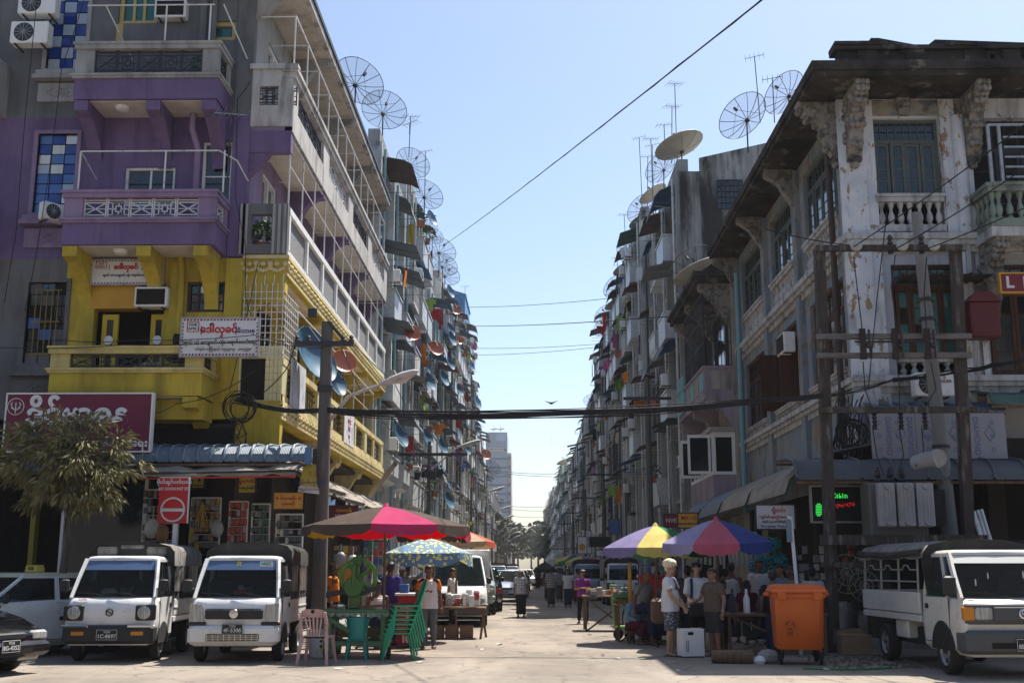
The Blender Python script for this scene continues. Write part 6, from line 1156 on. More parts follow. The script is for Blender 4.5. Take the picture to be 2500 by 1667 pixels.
def door_plate(par, s, hw, ya, yb, za, zb, m, handle=True):
    x = s*hw; d = ob('door', B().prism([(ya, za+.12), (ya+.08, za), (yb, za), (yb, zb), (ya, zb)], 'x', min(x, x+s*.006), max(x, x+s*.006)), m, par)
    g = B()
    for a, b_ in (((ya-.008, za+.1), (ya-.008, zb)), ((yb+.008, za), (yb+.008, zb)), ((ya+.08, za-.008), (yb, za-.008))): g.bar((x+s*.001, a[0], a[1]), (x+s*.001, b_[0], b_[1]), .009)
    ob('door_gap', g, m_dark, d)
    if handle: ob('handle', B().rbox(min(x, x+s*.02), max(x, x+s*.02), yb-.2, yb-.08, zb-.17, zb-.1, .006), m_plastic, d)
    return d
def arch(par, x, y, r, s): ob('wheel_arch', B().lathe([(0, 0), (r, 0)], (x, y, r*.86), 18, 'x', True, 0, PI), m_under, par)
def pickup(label, x, y, rz, face, group, plate_t=None, W_=.72, L=3.25, zbelt=1.06, zroof=1.70, canopy=1.92, canvas_col=None, side='fabric', facewin=False):
    """cab-over mini pickup with a canvas cover"""
    t = T('pickup_truck', label, 'pickup truck', (x, y, 0), rz, group, local=True); hw = W_; wm = m_wpaint; yb = 1.22
    rise = .30 if face == 'a' else .34
    lower_body(t, [(.02, hw*.9, .36, .62), (.0, hw*.95, .30, .80), (.02, hw*.985, .28, .93), (.10, hw, .28, zbelt-.03), (.20, hw, .28, zbelt), (yb, hw, .30, zbelt)], wm, 'cab_body')
    greenhouse(t, (hw-.045, hw-.12, zbelt-.02, zroof, .13, .13+.42, yb-.06, yb-.02), wm, bpil=(), strip=True)
    ob('cab_back', B().box(-hw+.06, hw-.06, yb-.03, yb, zbelt-.02, zbelt+.18), wm, t)
    for s in (-1, 1):
        door_plate(t, s, hw-.001, .36, yb-.06, .42, zbelt-.03, wm); mirror(t, s*(hw-.02), .16, zbelt+.16)
        wheel(t, s*(hw-.085), .62, .27, .15); arch(t, s*(hw+.009), .62, .34, s)
        wheel(t, s*(hw-.1), 2.55, .27, .15)
        ob('window_frame', B().bar((s*(hw-.06), .58, zbelt+.02), (s*(hw-.105), .70, zroof-.1), .025), m_plastic, t)
    ob('chassis', B().box(-hw+.12, hw-.12, .4, L-.05, .3, .5).box(-hw+.2, hw-.2, yb+.05, L-.3, .5, .62), m_under, t)
    ob('bumper', B().rbox(-hw-.005, hw+.005, -.07, .25, .30, .60, .05), m_plastic if face == 'a' else wm, t)
    wipers(t, .13, .55, zbelt, zroof-.07, hw-.05)
    if face == 'a':
        for s in (-1, 1):
            b_ = ob('headlight_bezel', B().rbox(s*hw*.80-.16, s*hw*.80+.16, -.03, .06, .67, .92, .02), m_plastic, t); ob('headlight', B().lathe([(0, -.05), (.08, -.045), (.105, -.03), (.105, 0)], (s*hw*.78, -.02, .795), 16, 'y'), m_lens, b_)
            ob('chrome_strip', B().rbox(s*hw*.74-.22, s*hw*.74+.22, -.09, -.06, .56, .60, .008), m_chrome, t); ob('fog_lamp', B().rbox(s*hw*.66-.1, s*hw*.66+.1, -.078, -.06, .44, .50, .005), m_amber, t)
        e = B()
        for k in range(6): a, c = PI/6+k*PI/3, PI/6+(k+1)*PI/3; e.bar((.06*math.cos(a), -.02, .80+.06*math.sin(a)), (.06*math.cos(c), -.02, .80+.06*math.sin(c)), .014)
        e.bar((-.04, -.02, .825), (.04, -.02, .775), .014); ob('badge', e, m_plastic, t); text('SUPER', t, (-.46, .045, 1.0), .05, m_redl); text('CARRY', t, (-.43, .05, .955), .035, m_steel)
        if plate_t: plate(t, -.075, .45, *plate_t)
        ob('sticker', B().box(hw+.006, hw+.009, .42, .5, .78, .95), m_sw, t)
    else:
        ob('grille_band', B().rbox(-hw*.64, hw*.64, -.035, .02, .70, .86, .02), m_plastic, t)
        ob('badge', B().lathe([(0, -.01), (.07, -.008), (.075, 0)], (0, -.036, .785), 16, 'y'), m_chrome, t)
        for s in (-1, 1):
            ob('headlight', B().prism([(s*hw*.66, .66), (s*hw*.985, .66), (s*hw*.97, .94), (s*hw*.70, .93)], 'y', -.025, .10), m_lens, t); ob('turn_signal', B().rbox(s*hw*.97-.03, s*hw*.97+.03, .0, .07, .62, .67, .01), m_amber, t); ob('lamp_trim', B().rbox(s*hw*.82-.15, s*hw*.82+.15, -.03, .05, .60, .655, .01), m_plastic, t)
        g = ob('bumper_grille', B().rbox(-.42, .42, -.085, -.06, .36, .47, .01), m_dark, t); q = B()
        for k in range(3): q.bar((-.41, -.09, .385+k*.03), (.41, -.09, .385+k*.03), .008)
        for k in range(10): q.bar((-.4+k*.089, -.09, .365), (-.4+k*.089, -.09, .465), .006)
        ob('grille_bars', q, m_chrome, g)
        if plate_t: plate(t, -.09, .55, *plate_t)
        ob('sticker', B().rbox(.27, .50, .36, .365, 1.50, 1.62, .001), m_sw, t) if False else None
    # bed, side boards
    ob('bed', B().rbox(-hw, hw, yb+.06, L, .58, .70, .02), wm, t)
    for s in (-1, 1):
        ob('side_board', B().rbox(min(s*hw, s*(hw-.04)), max(s*hw, s*(hw-.04)), yb+.08, L, .70, .98, .012), wm, t); ob('board_rail', B().bar((s*(hw+.004), yb+.08, .84), (s*(hw+.004), L, .84), .02), wm, t)
        ob('mudflap', B().box(s*(hw-.1)-.09, s*(hw-.1)+.09, 2.86, 2.88, .14, .55), m_plastic, t)
    ob('tailgate', B().rbox(-hw, hw, L-.04, L, .70, .98, .01), wm, t)
    # canopy
    ct = canvas_col or m_canvg; zc = canopy; ya, ye = yb-.12, L
    P = [(-hw-.02, 1.55), (-hw-.01, zc-.14), (-hw+.07, zc-.04), (-hw*.6, zc+.015), (0, zc+.035), (hw*.6, zc+.015), (hw-.07, zc-.04), (hw+.01, zc-.14), (hw+.02, 1.55)]
    b = B().sheet(lambda a, q: (P[int(round(a*8))][0], ya+q*(ye-ya), P[int(round(a*8))][1]+.012*math.sin(q*PI*4)**2*(-1)), 8, 8); ob('canopy_top', b, ct, t)
    b = B().prism([(x_*.995, z_-.004) for x_, z_ in P], 'y', ya+.01, ya+.03); cf = ob('canopy_front', b, m_canv, t)
    if facewin:
        for xx_ in (-.42, .42): ob('canopy_window', B().rbox(xx_-.17, xx_+.17, ya-.005, ya+.01, zc-.2, zc-.05, .03), m_vin, cf)
        ob('canopy_label', B().rbox(-.2, .2, ya-.008, ya+.01, zc-.09, zc-.02, .02), m_vin, cf)
    for s in (-1, 1):
        for k in range(4): yy = ya+.05+k*(ye-ya-.1)/3; ob('canopy_post', B().bar((s*(hw-.03), yy, .98), (s*(hw-.01), yy, zc-.12), .03), m_iron, t)
        if side == 'fabric':
            n = 2
            for k in range(n):
                y0_, y1_ = ya+.06+k*(ye-ya-.1)/n, ya+.02+(k+1)*(ye-ya-.1)/n
                f = ob('side_curtain', B().sheet(lambda a, q: (s*(hw-.004+.02*math.sin(a*19+q*3)), y0_+a*(y1_-y0_), .97+q*.62), 12, 4), m_canv, t); ob('curtain_window', B().sheet(lambda a, q: (s*(hw+.006+.02*math.sin((.15+a*.7)*19+(.3+q*.65)*3)), y0_+(.12+a*.76)*(y1_-y0_), .97+(.22+q*.72)*.62), 12, 3), m_vin, f)
    return t
V = 'parked vehicles before the shops'
va = pickup('white pickup with round headlights in black bezels, dusty canvas cover, left of the pair', -6.87, 18.75, rad(4), 'a', V, ('YGN', '1C-8697'), facewin=True)
ob('dash_cloth', B().sph((-.12, .30, 1.12), (.14, .06, .07), 8, 5), m_sw, va); ob('dash_tray', B().rbox(-.25, .12, .22, .34, 1.05, 1.075, .005), m_teal, va)
vb = pickup('white pickup with tissue box on the dashboard and black canvas cover, right of the pair', -4.80, 18.62, rad(3.5), 'b', V, ('YGN', '4F-5308'), canvas_col=m_canv)
ob('tissue_box', B().rbox(-.08, .14, .26, .36, 1.07, 1.16, .008), M('tissue box red', (.45, .06, .05), .5), vb); ob('tissue', B().sph((.03, .31, 1.19), (.06, .04, .045), 7, 5), m_sw, vb)
ng = ob('windscreen_sticker', B().quad((.30, .435, 1.53), (.52, .435, 1.53), (.51, .475, 1.62), (.30, .475, 1.62)), m_sw, vb); text('NGC', ng, (.41, .43, 1.577), .075, m_grn, rx=PI/2-.4, bold=.002)
g6 = ob('windscreen_sticker', B().quad((-.07, .40, 1.545), (.0, .40, 1.545), (.0, .43, 1.61), (-.07, .43, 1.61)), m_sy, vb); text('6', g6, (-.035, .385, 1.578), .05, m_ink, rx=PI/2-.4)
# bigger pickup on the right: front towards the right of the picture
def big_pickup():
    t = T('pickup_truck', 'white pickup with wavy side rails under a canvas top on the right', 'pickup truck', (6.82, 16.2, 0), rad(2), V, local=True); hw = .83; wm = paint('cream white paint', (.62, .60, .54), .3, .5); zbelt, zroof, yb, L = 1.12, 1.76, 1.5, 4.3
    lower_body(t, [(.03, hw*.9, .40, .7), (.0, hw*.95, .34, .9), (.03, hw*.985, .30, 1.02), (.14, hw, .30, zbelt-.03), (.24, hw, .30, zbelt), (yb, hw, .32, zbelt)], wm, 'cab_body')
    greenhouse(t, (hw-.05, hw-.14, zbelt-.02, zroof, .16, .72, yb-.08, yb-.02), wm, bpil=(.62,)); ob('cab_back', B().box(-hw+.06, hw-.06, yb-.03, yb, zbelt-.02, zbelt+.2), wm, t)
    ob('sun_strip', B().sheet(lambda a, b: ((a*2-1)*(hw-.13), .16+.56*(.80+b*.19)-.036*(1-(a*2-1)**2)-.006, zbelt+(zroof-.07-zbelt)*(.80+b*.19)), 8, 2), M('white sun strip', (.5, .5, .47), .3), t)
    for s in (-1, 1):
        door_plate(t, s, hw-.001, .5, yb-.06, .46, zbelt-.03, wm); mirror(t, s*(hw-.01), .2, zbelt+.14, 1.25)
        wheel(t, s*(hw-.1), .78, .32, .18, 'alloy'); arch(t, s*(hw+.01), .78, .41, s); wheel(t, s*(hw-.1), 3.3, .31, .18, 'alloy')
        ob('headlight', B().rbox(s*hw*.66-.13, s*hw*.66+.13, -.03, .03, .80, .97, .02), m_lens, t); ob('turn_signal', B().rbox(s*hw*.9-.08, s*hw*.9+.075, -.02, .08, .79, .98, .015), m_amber, t)
        ob('side_board', B().rbox(min(s*hw, s*(hw-.05)), max(s*hw, s*(hw-.05)), yb+.12, L, .82, 1.14, .012), wm, t); ob('under_rail', B().rbox(min(s*hw, s*(hw-.06)), max(s*hw, s*(hw-.06)), yb+.1, L, .70, .80, .01), wm, t)
        ob('fuel_box', B().rbox(s*(hw-.2)-.15, s*(hw-.2)+.15, 2.3, 2.85, .42, .70, .02), wm, t)
        for k in range(4):
            yy = yb+.2+k*(L-yb-.3)/3; ob('rail_post', B().tube([(s*(hw-.03), yy, 1.14), (s*(hw-.05), yy, 1.75)], .018, 5), m_steel, t)
            if k < 3:
                d = (L-yb-.3)/3
                for z in (1.30, 1.48, 1.66):
                    pts = [(s*(hw-.02), yy+d*q, z+(.07 if q in (.45, .62) and z != 1.30 else 0)) for q in (0, .33, .45, .62, .74, 1)]; ob('wavy_rail', B().tube(pts, .013, 5), m_steel, t)
    ob('grille', B().rbox(-hw*.5, hw*.5, -.035, .03, .78, .98, .015), m_bump, t); ob('front_band', B().rbox(-hw*.97, hw*.97, -.012, .05, .74, 1.02, .02), m_bump, t)
    ob('badge', B().lathe([(.055, -.012), (.07, -.006), (.055, 0), (.045, -.006), (.055, -.012)], (0, -.04, .885), 16, 'y').lathe([(.02, -.012), (.03, -.006), (.02, 0), (.012, -.006), (.02, -.012)], (0, -.04, .9), 12, 'y'), m_chrome, t)
    ob('bumper', B().rbox(-hw-.01, hw+.01, -.1, .32, .34, .66, .05), m_bump, t); ob('bumper_slot', B().box(-.5, .5, -.105, -.1, .42, .5), m_dark, t); plate(t, -.105, .47, 'YGN', '8B-9164'); wipers(t, .16, .72, zbelt, zroof-.07, hw-.05)
    ob('chassis', B().box(-hw+.2, hw-.2, .5, L-.05, .34, .6), m_under, t); ob('bed', B().box(-hw+.06, hw-.06, yb+.1, L, .70, .82), wm, t); ob('tailgate', B().rbox(-hw, hw, L-.05, L, .82, 1.14, .01), wm, t)
    zc, ya = 1.9, yb-.2; P = [(-hw-.03, 1.66), (-hw-.01, zc-.16), (-hw+.08, zc-.05), (-hw*.5, zc+.02), (0, zc+.04), (hw*.5, zc+.02), (hw-.08, zc-.05), (hw+.01, zc-.16), (hw+.03, 1.66)]
    ob('canopy_top', B().sheet(lambda a, q: (P[int(round(a*8))][0], ya+q*(L-ya), P[int(round(a*8))][1]-.03*math.sin(q*PI*4)**2), 8, 12), m_canvg, t); ob('canopy_front', B().prism([(x_, z_-.005) for x_, z_ in P]+[(hw-.02, 1.16), (-hw+.02, 1.16)], 'y', ya+.02, ya+.05), m_canv, t)
    for s in (-1, 1): ob('rolled_curtain', B().tube([(s*(hw+.0), ya+.1, 1.74), (s*(hw+.02), (ya+L)/2, 1.70), (s*(hw-.0), L, 1.74)], .06, 7), m_canv, t)
    ob('cargo_sack', B().sph((-.3, 2.4, .95), (.3, .35, .2), 8, 5), M('grey sack', (.25, .25, .25), .9), t)
    for k in range(5): a = (-.5+k*.3, .2+.02*k); zz_ = zbelt+.1+R.uniform(0, .2); f = (zz_-zbelt)/.6; ob('bird_dropping', B().sph((R.uniform(-.5, .6), .16+.56*f-.04, zz_), (.012, .003, .04+R.uniform(0, .05)), 5, 4), m_sw, t)
    return t
big_pickup()
def car(label, x, y, rz, m, st, g, group, cat='car', roofm=None, name='parked_car', lens=True, wheels=(.75, 3.2), r=.29, plate_t=None, glass=None, bp=(), style='steel', tail=True, face=None):
    t = T(name, label, cat, (x, y, 0), rz, group, local=True); lower_body(t, st, m); greenhouse(t, g, m, glass, .04, roofm, bp); hw = max(q[1] for q in st); L = st[-1][0]
    for s in (-1, 1):
        for yy in wheels: wheel(t, s*(hw-.09), yy, r, .17, style); arch(t, s*(hw+.004), yy, r*1.22, s)
        mirror(t, s*(hw-.06), g[4]+.25, g[2]+.08, .8); h0 = st[1]; zz_ = (h0[2]+h0[3])/2+.08
        ob('headlight', B().rbox(s*hw*.72-.17, s*hw*.72+.15, st[0][0]-.01, st[0][0]+.14, zz_-.03, zz_+.11, .03), m_lens, t)
        if tail: ob('tail_light', B().rbox(s*hw*.8-.1, s*hw*.8+.1, L-.1, L+.012, st[-1][3]-.28, st[-1][3]-.1, .02), m_redl, t)
        dd = (g[7]-g[4]-.3)/2 if bp else (g[7]-g[4])*.5
        for k in range(len(bp) or 1): door_plate(t, s, hw-.002, g[4]+.3+k*dd, g[4]+.27+(k+1)*dd, st[2][2]+.12, g[2]-.14, m)
    ob('grille', B().rbox(-hw*.4, hw*.4, st[0][0]-.015, st[0][0]+.1, (st[1][2]+st[1][3])/2+.07, (st[1][2]+st[1][3])/2+.17, .02), m_plastic, t)
    b_ = ob('bumper', B().rbox(-hw*.96, hw*.96, st[0][0]-.06, st[0][0]+.2, st[0][2]-.02, st[0][2]+.2, .06), m, t); ob('air_intake', B().box(-hw*.5, hw*.5, st[0][0]-.064, st[0][0]-.06, st[0][2]+.02, st[0][2]+.1), m_dark, b_)
    ob('underside', B().box(-hw*.8, hw*.8, st[0][0]+.2, L-.2, .18, .4), m_under, t); plate(t, st[0][0]-.065, st[0][2]+.14, *(plate_t or ('YGN', '%d%s-%d' % (R.randint(1, 9), R.choice('BCDFGK'), R.randint(1000, 9999)))))
    return t
SED = [(0, .70, .30, .66), (.12, .80, .22, .74), (.5, .84, .18, .84), (1.1, .85, .18, .92), (2.2, .85, .18, .95), (3.4, .85, .2, .96), (4.1, .82, .24, .92), (4.35, .72, .34, .82)]; SG = (.76, .60, .92, 1.42, 1.08, 1.75, 3.05, 3.75)
tx = car('white taxi sedan with a cream roof and yellow roof sign at the left edge', -10.4, 18.9, rad(-38), m_wpaint, [(y, w, a, b*1.03) for y, w, a, b in SED], SG, V, 'taxi', M('cream roof paint', (.52, .47, .33), .35), 'taxi', bp=(2.3, 2.35))
ob('roof_sign', B().prism([(-.22, 1.44), (.22, 1.44), (.18, 1.56), (-.18, 1.56)], 'y', 2.2, 2.34), m_sy, tx); text('TAXI', tx, (0, 2.19, 1.5), .09, m_ink)
car('glossy black sedan front corner cut by the left edge', -7.42, 16.35, rad(70), m_blkp, [(y*1.0, w, a, b*1.0) for y, w, a, b in [(0, .66, .28, .56), (.10, .78, .20, .66), (.5, .86, .16, .80), (1.1, .87, .16, .93), (2.2, .87, .16, .97), (3.4, .86, .18, .98), (4.1, .84, .22, .95), (4.4, .74, .32, .85)]], (.76, .6, .94, 1.44, .95, 1.8, 3.1, 3.9), V, plate_t=('YGN', '8G-4352'), style='alloy', bp=(2.3, 2.35))
# vehicles along the side street
SV = 'vehicles parked along the side street'
VAN = [(0, .74, .34, .72), (.06, .80, .28, .86), (.25, .83, .26, 1.0), (.6, .84, .26, 1.12), (3.9, .84, .28, 1.14), (4.2, .8, .32, 1.1)]
gv = glassm('green tinted glass', (.25, .45, .36), .2)
wv_ = car('white delivery van with a green tinted windscreen facing the corner', -1.98, 30.2, rad(3), m_wpaint, VAN, (.78, .66, 1.10, 1.84, .42, 1.1, 4.0, 4.15), SV, 'van', None, 'delivery_van', r=.31, wheels=(.75, 3.2), glass=gv)
ob('cargo_box', B().rbox(-.92, .92, 1.7, 4.3, .85, 2.02, .03), m_wpaint, wv_); ob('front_bumper', B().rbox(-.86, .86, -.09, .2, .30, .62, .05), m_bump, wv_)
SUVS = [(0, .74, .45, .85), (.08, .82, .38, .98), (.5, .86, .36, 1.06), (1.2, .87, .36, 1.12), (4.0, .86, .38, 1.14), (4.3, .82, .42, 1.1)]
suv = car('silver green suv with bull bar just behind the white delivery van', -2.0, 37.6, rad(3), paint('silver green paint', (.20, .24, .22), .3), SUVS, (.78, .66, 1.10, 1.8, 1.2, 1.75, 3.9, 4.2), SV, 'suv', None, 'suv', r=.36, bp=(2.3, 3.2), style='alloy')
ob('bull_bar', B().tube([(-.6, -.1, .5), (-.6, -.12, 1.0), (.6, -.12, 1.0), (.6, -.1, .5)], .03, 6).tube([(-.6, -.12, .8), (.6, -.12, .8)], .025, 6), m_steel, suv)
car('black hatchback parked behind the silver green suv', -2.05, 44.5, rad(183), m_blkp, [(y*.95, w, a+.08, b+.1) for y, w, a, b in SED], (.76, .62, 1.02, 1.5, 1.0, 1.6, 3.6, 3.98), SV, name='hatchback', bp=(2.3,))
pt = pickup('white pickup with a black canvas top far along the sunlit kerb', -2.75, 50.5, rad(2), 'b', SV, canvas_col=m_canv, canopy=2.15)
car('pale blue sedan beyond the black hatchback', -1.2, 52, rad(4), paint('pale blue paint', (.30, .36, .44), .3), SED, SG, SV, bp=(2.3, 2.35))
base = car('small white sedan parked first beyond the pale blue one', -.95, 60, rad(3), m_wpaint, SED, SG, SV, bp=(2.3, 2.35))
pal = {'white car paint': None}
cols = [paint('silver paint', (.42, .42, .42)), paint('dark red paint', (.22, .02, .02)), paint('navy paint', (.03, .05, .12)), paint('gold paint', (.35, .28, .16)), m_blkp, paint('teal paint', (.05, .18, .2))]
cn = ['silver', 'dark red', 'navy', 'gold', 'black', 'teal']
for k, (x, y, c) in enumerate([(-2.6, 57, 0), (-1.1, 68, 4), (-2.7, 71, None), (-.9, 79, None), (-1.6, 93, 0), (-.4, 100, None), (-2.3, 108, 1), (.2, 118, 0), (-1.4, 125, None), (.9, 137, 2), (-.9, 150, 3), (1.2, 165, 0)]):
    dup(base, None, (x, y, 0), rad(R.uniform(-3, 5)), '%s sedan in the line of cars, about %s behind the pale blue sedan' % (cn[c] if c is not None else 'white', ['one length', 'two lengths', 'three lengths', 'four lengths', 'six lengths', 'eight lengths', 'nine lengths', 'eleven lengths', 'thirteen lengths', 'fifteen lengths', 'eighteen lengths', 'twenty lengths'][k]), SV, swap={'white car paint': cols[c]} if c is not None else None)
pr = pickup('white pickup facing out, right of the pair in the shade behind the handcart', 3.85, 47.5, rad(2), 'a', SV, canvas_col=m_canvg)
dup(pr, None, (2.75, 54.5, 0), rad(1), 'pale blue grey pickup, left of the pair in the shade', SV, swap={'white car paint': paint('grey blue paint', (.28, .33, .40))})
for k, (x, y) in enumerate([(3.4, 62), (2.9, 72), (3.3, 84), (3.0, 98), (3.1, 118)]): dup(pr, None, (x, y, 0), rad(R.uniform(-2, 3)), 'white covered pickup in the shaded row, %s farther in than the pair' % ['one place', 'two places', 'three places', 'four places', 'five places'][k], SV)
for k, (x, y) in enumerate([(-3.2, 64), (-2.6, 88), (-1.9, 112)]): dup(pr, None, (x, y, 0), rad(R.uniform(-2, 3)), 'white covered pickup in the sunlit row, %s among the cars' % ['nearest', 'second', 'third'][k], SV)
ob('vehicle_roof', B().rbox(8.9, 11.4, 19.4, 22.0, 1.4, 2.02, .06).rbox(8.8, 11.5, 19.2, 22.2, .5, 1.3, .06), m_canv, None, 'dark covered vehicle mostly hidden behind the right pickup', 'vehicle')
# ---------------------------------------------------------------- parasols, stalls, market things
def parasol(name_lbl, x, y, zt, zr, r, cols, ph=0, n=8, tilt=(0, 0), group='market parasols', val=.16, vent=None, pole=True, floral=False, drop=None):
    """zt apex height, zr rim height"""
    t = T('parasol', name_lbl, 'parasol', (x, y, 0), 0, group, local=True); c = Vector((0, 0, zt)); tx_, ty_ = tilt
    def P(q, a): 
        z = zt-(zt-zr)*(q**1.35); d = Vector((math.cos(a)*r*q, math.sin(a)*r*q, 0)); return Vector((d.x, d.y, z+d.x*tx_+d.y*ty_))
    for k in range(n):
        a0, a1 = ph+2*PI*k/n, ph+2*PI*(k+1)/n; b = B(); nu, nv = 4, 7
        def fn(a, q): 
            an = a0+(a1-a0)*a; sag = math.sin(PI*a); p = P(max(q, .02)*(1-.07*sag*q), an); p.z -= .045*sag*q; return p
        b.sheet(fn, nu, nv); b.sheet(lambda a, q: fn(1-a, q)+Vector((0, 0, -.008)), nu, nv)
        fl = lambda a, q: fn(a, 1)+Vector((math.cos(a0+(a1-a0)*a)*.02*q, math.sin(a0+(a1-a0)*a)*.02*q, -q*val*(.75+.5*math.sin(PI*a)**.5+.12*math.sin(a*23+k))))
        b.sheet(fl, 8, 2); b.sheet(lambda a, q: fl(1-a, q)*.999, 8, 2)
        ob('panel', b, cols[k % len(cols)], t)
        ob('rib', B().tube([P(.03, a0)-Vector((0, 0, .03)), P(.5, a0)-Vector((0, 0, .03)), P(.99, a0)-Vector((0, 0, .03))], .01, 4), m_iron, t); ob('stay', B().tube([(0, 0, zr+.05), P(.5, a0)-Vector((0, 0, .03))], .008, 4), m_iron, t)
    if pole: ob('pole', B().tube([(0, 0, 0), (0, 0, zt)], .024, 8), m_rpole, t)
    ob('finial', B().lathe([(0, .07), (.03, .05), (.06, .0), (.09, -.03)], (0, 0, zt), 10), vent or cols[0], t)
    return t
m_rpole = metal('parasol pole', (.16, .12, .08), .5, .5)
def pcl(n, c): 
    m = M(n, c, .8, [(dk(c, .7), (3, 3, 3), .42, .65, .6), ((.22, .19, .15), (4, 4, 4), .53, .74, .45)], .4, 9, spec=.15); t_ = m.node_tree; N = t_.nodes; b = N['Principled BSDF']
    tr = N.new('ShaderNodeBsdfTranslucent'); tr.inputs[0].default_value = tuple(min(1, q*1.5) for q in c)+(1,); mx = N.new('ShaderNodeMixShader'); mx.inputs[0].default_value = .38
    t_.links.new(b.outputs[0], mx.inputs[1]); t_.links.new(tr.outputs[0], mx.inputs[2]); t_.links.new(mx.outputs[0], N['Material Output'].inputs[0]); return m
q_pink, q_red, q_brn, q_yel = pcl('parasol pink', (.50, .05, .16)), pcl('parasol crimson', (.62, .01, .05)), pcl('parasol brown', (.12, .085, .07)), pcl('parasol yellow', (.60, .46, .05))
q_crm, q_ora = pcl('parasol cream', (.52, .42, .28)), pcl('parasol coral', (.55, .13, .08)); q_grn, q_vio, q_pye, q_blu, q_pnk2, q_teal, q_lav = pcl('parasol green', (.02, .26, .10)), pcl('parasol violet', (.30, .26, .46)), pcl('parasol pale yellow', (.70, .60, .20)), pcl('parasol blue', (.07, .10, .32)), pcl('parasol rose', (.60, .15, .21)), pcl('parasol teal', (.03, .26, .26)), pcl('parasol lavender', (.42, .38, .56))
p = at(942, 1235, 20.6); pz = lambda v, Y: at(1000, v, Y).z
parasol('pink and brown parasol over the sugar cane press', p.x, 20.6, pz(1236, 20.6), pz(1293, 20.6)+.06, 1.52, [q_pink, q_brn, q_red, q_red, q_red, q_yel, q_brn, q_brn], ph=rad(-92), group='market parasols', val=.15)
# floral canopy
m_flo = bpy.data.materials.new('floral cloth'); m_flo.use_nodes = True
def _flo():
    t = m_flo.node_tree; N = t.nodes; b = N['Principled BSDF']; L_ = t.links.new; g = N.new('ShaderNodeNewGeometry'); v = N.new('ShaderNodeTexVoronoi'); v.inputs['Scale'].default_value = 11; L_(g.outputs['Position'], v.inputs['Vector'])
    r = N.new('ShaderNodeValToRGB'); e = r.color_ramp.elements; e[0].color = (.30, .22, .01, 1); e[0].position = 0; e[1].color = (.10, .19, .30, 1); e[1].position = .56; x = e.new(.12); x.color = (.55, .50, .14, 1); x = e.new(.43); x.color = (.52, .52, .26, 1); x = e.new(.47); x.color = (.03, .10, .05, 1)
    n = N.new('ShaderNodeTexNoise'); n.inputs['Scale'].default_value = 15; L_(g.outputs['Position'], n.inputs['Vector']); a = N.new('ShaderNodeMath'); a.operation = 'MULTIPLY_ADD'; a.inputs[1].default_value = .5; L_(n.outputs['Fac'], a.inputs[0]); L_(v.outputs['Distance'], a.inputs[2]); s = N.new('ShaderNodeMath'); s.operation = 'SUBTRACT'; s.inputs[1].default_value = .22; L_(a.outputs[0], s.inputs[0])
    L_(s.outputs[0], r.inputs[0]); L_(r.outputs[0], b.inputs['Base Color']); b.inputs['Roughness'].default_value = .85
_flo(); MATS['floral cloth'] = m_flo
p = at(1045, 1315, 24.4); parasol('blue and yellow floral cloth parasol between the pink parasol and the white van', p.x, 24.4, pz(1313, 24.4), pz(1350, 24.4), 1.02, [m_flo], ph=rad(45), n=4, val=.22)
p = at(1115, 1300, 28.5); parasol('cream and coral parasol above the white delivery van', p.x, 28.5, pz(1290, 28.5), pz(1322, 28.5), 1.0, [q_crm, q_ora, q_crm, q_ora, q_yel, q_ora], ph=rad(-100), n=6, val=.12)
p = at(1060, 1290, 26.5); parasol('faded brown parasol behind the floral one', p.x, 26.5, pz(1282, 26.5), pz(1300, 26.5), .85, [q_brn, q_crm, q_brn, q_pink], ph=.2)
p = at(1600, 1290, 24.0); parasol('green, yellow and violet parasol on the shaded side', p.x, 24.0, pz(1283, 24), pz(1338, 24), 1.18, [q_pye, q_grn, q_grn, q_pye, q_grn, q_vio, q_vio, q_vio], ph=rad(-115), val=.16)
p = at(1748, 1275, 22.2); parasol('rose, blue and lavender parasol above the three men', p.x, 22.2, pz(1268, 22.2), pz(1322, 22.2), 1.1, [q_pnk2, q_blu, q_teal, q_pnk2, q_lav, q_teal, q_lav, q_lav], ph=rad(-122), tilt=(.02, .06), val=.17, vent=q_pnk2)
for k, (u, v, Y, r, cs) in enumerate([(1420, 1362, 58, 1.2, [q_grn, q_pye, q_vio, q_pnk2]), (1402, 1358, 66, 1.2, [q_vio, q_pye, q_blu]), (1447, 1366, 64, 1.1, [q_pnk2, q_vio, q_lav]), (1330, 1377, 60, .55, [m_black])]):
    p = at(u, v, Y); parasol(['green and yellow parasol far along the shaded row', 'violet and yellow parasol, farthest in the shaded row', 'rose parasol far along the shaded row', 'black umbrella over the far walkers'][k], p.x, Y, p.z+.12, p.z-.2, r, cs, ph=.3*k)
# ---- sugar cane press on its green table
m_pg = paint('press green', (.03, .12, .015), .4, .3); m_pw = paint('wheel green', (.07, .27, .03), .4, .2); m_tg = paint('table green', (.03, .14, .05), .5, .5); m_cg = M('green plastic', (.02, .36, .17), .35, [((.03, .25, .12), 3, .5, .7, .4)], spec=.5, gen=True); m_ct = M('teal plastic', (.01, .24, .21), .35, spec=.5); m_cp = M('faded pink plastic', (.46, .30, .30), .5, [((.35, .22, .22), 4, .45, .65, .6), ((.16, .13, .12), 7, .58, .75, .6)], gen=True)
Y = 19.9; tp = lambda u, v: at(u, v, Y)
TB_ = T('press_table', 'green wooden work table carrying the sugar cane press', 'table', (tp(868, 1600).x, Y, 0)); xl, xr, zt_ = tp(800, 1500).x, tp(950, 1500).x, tp(870, 1492).z
ob('tabletop', B().rbox(xl-.06, xr+.06, Y-.42, Y+.42, zt_, zt_+.05, .01), m_tg, TB_); sc = B()
n = 9
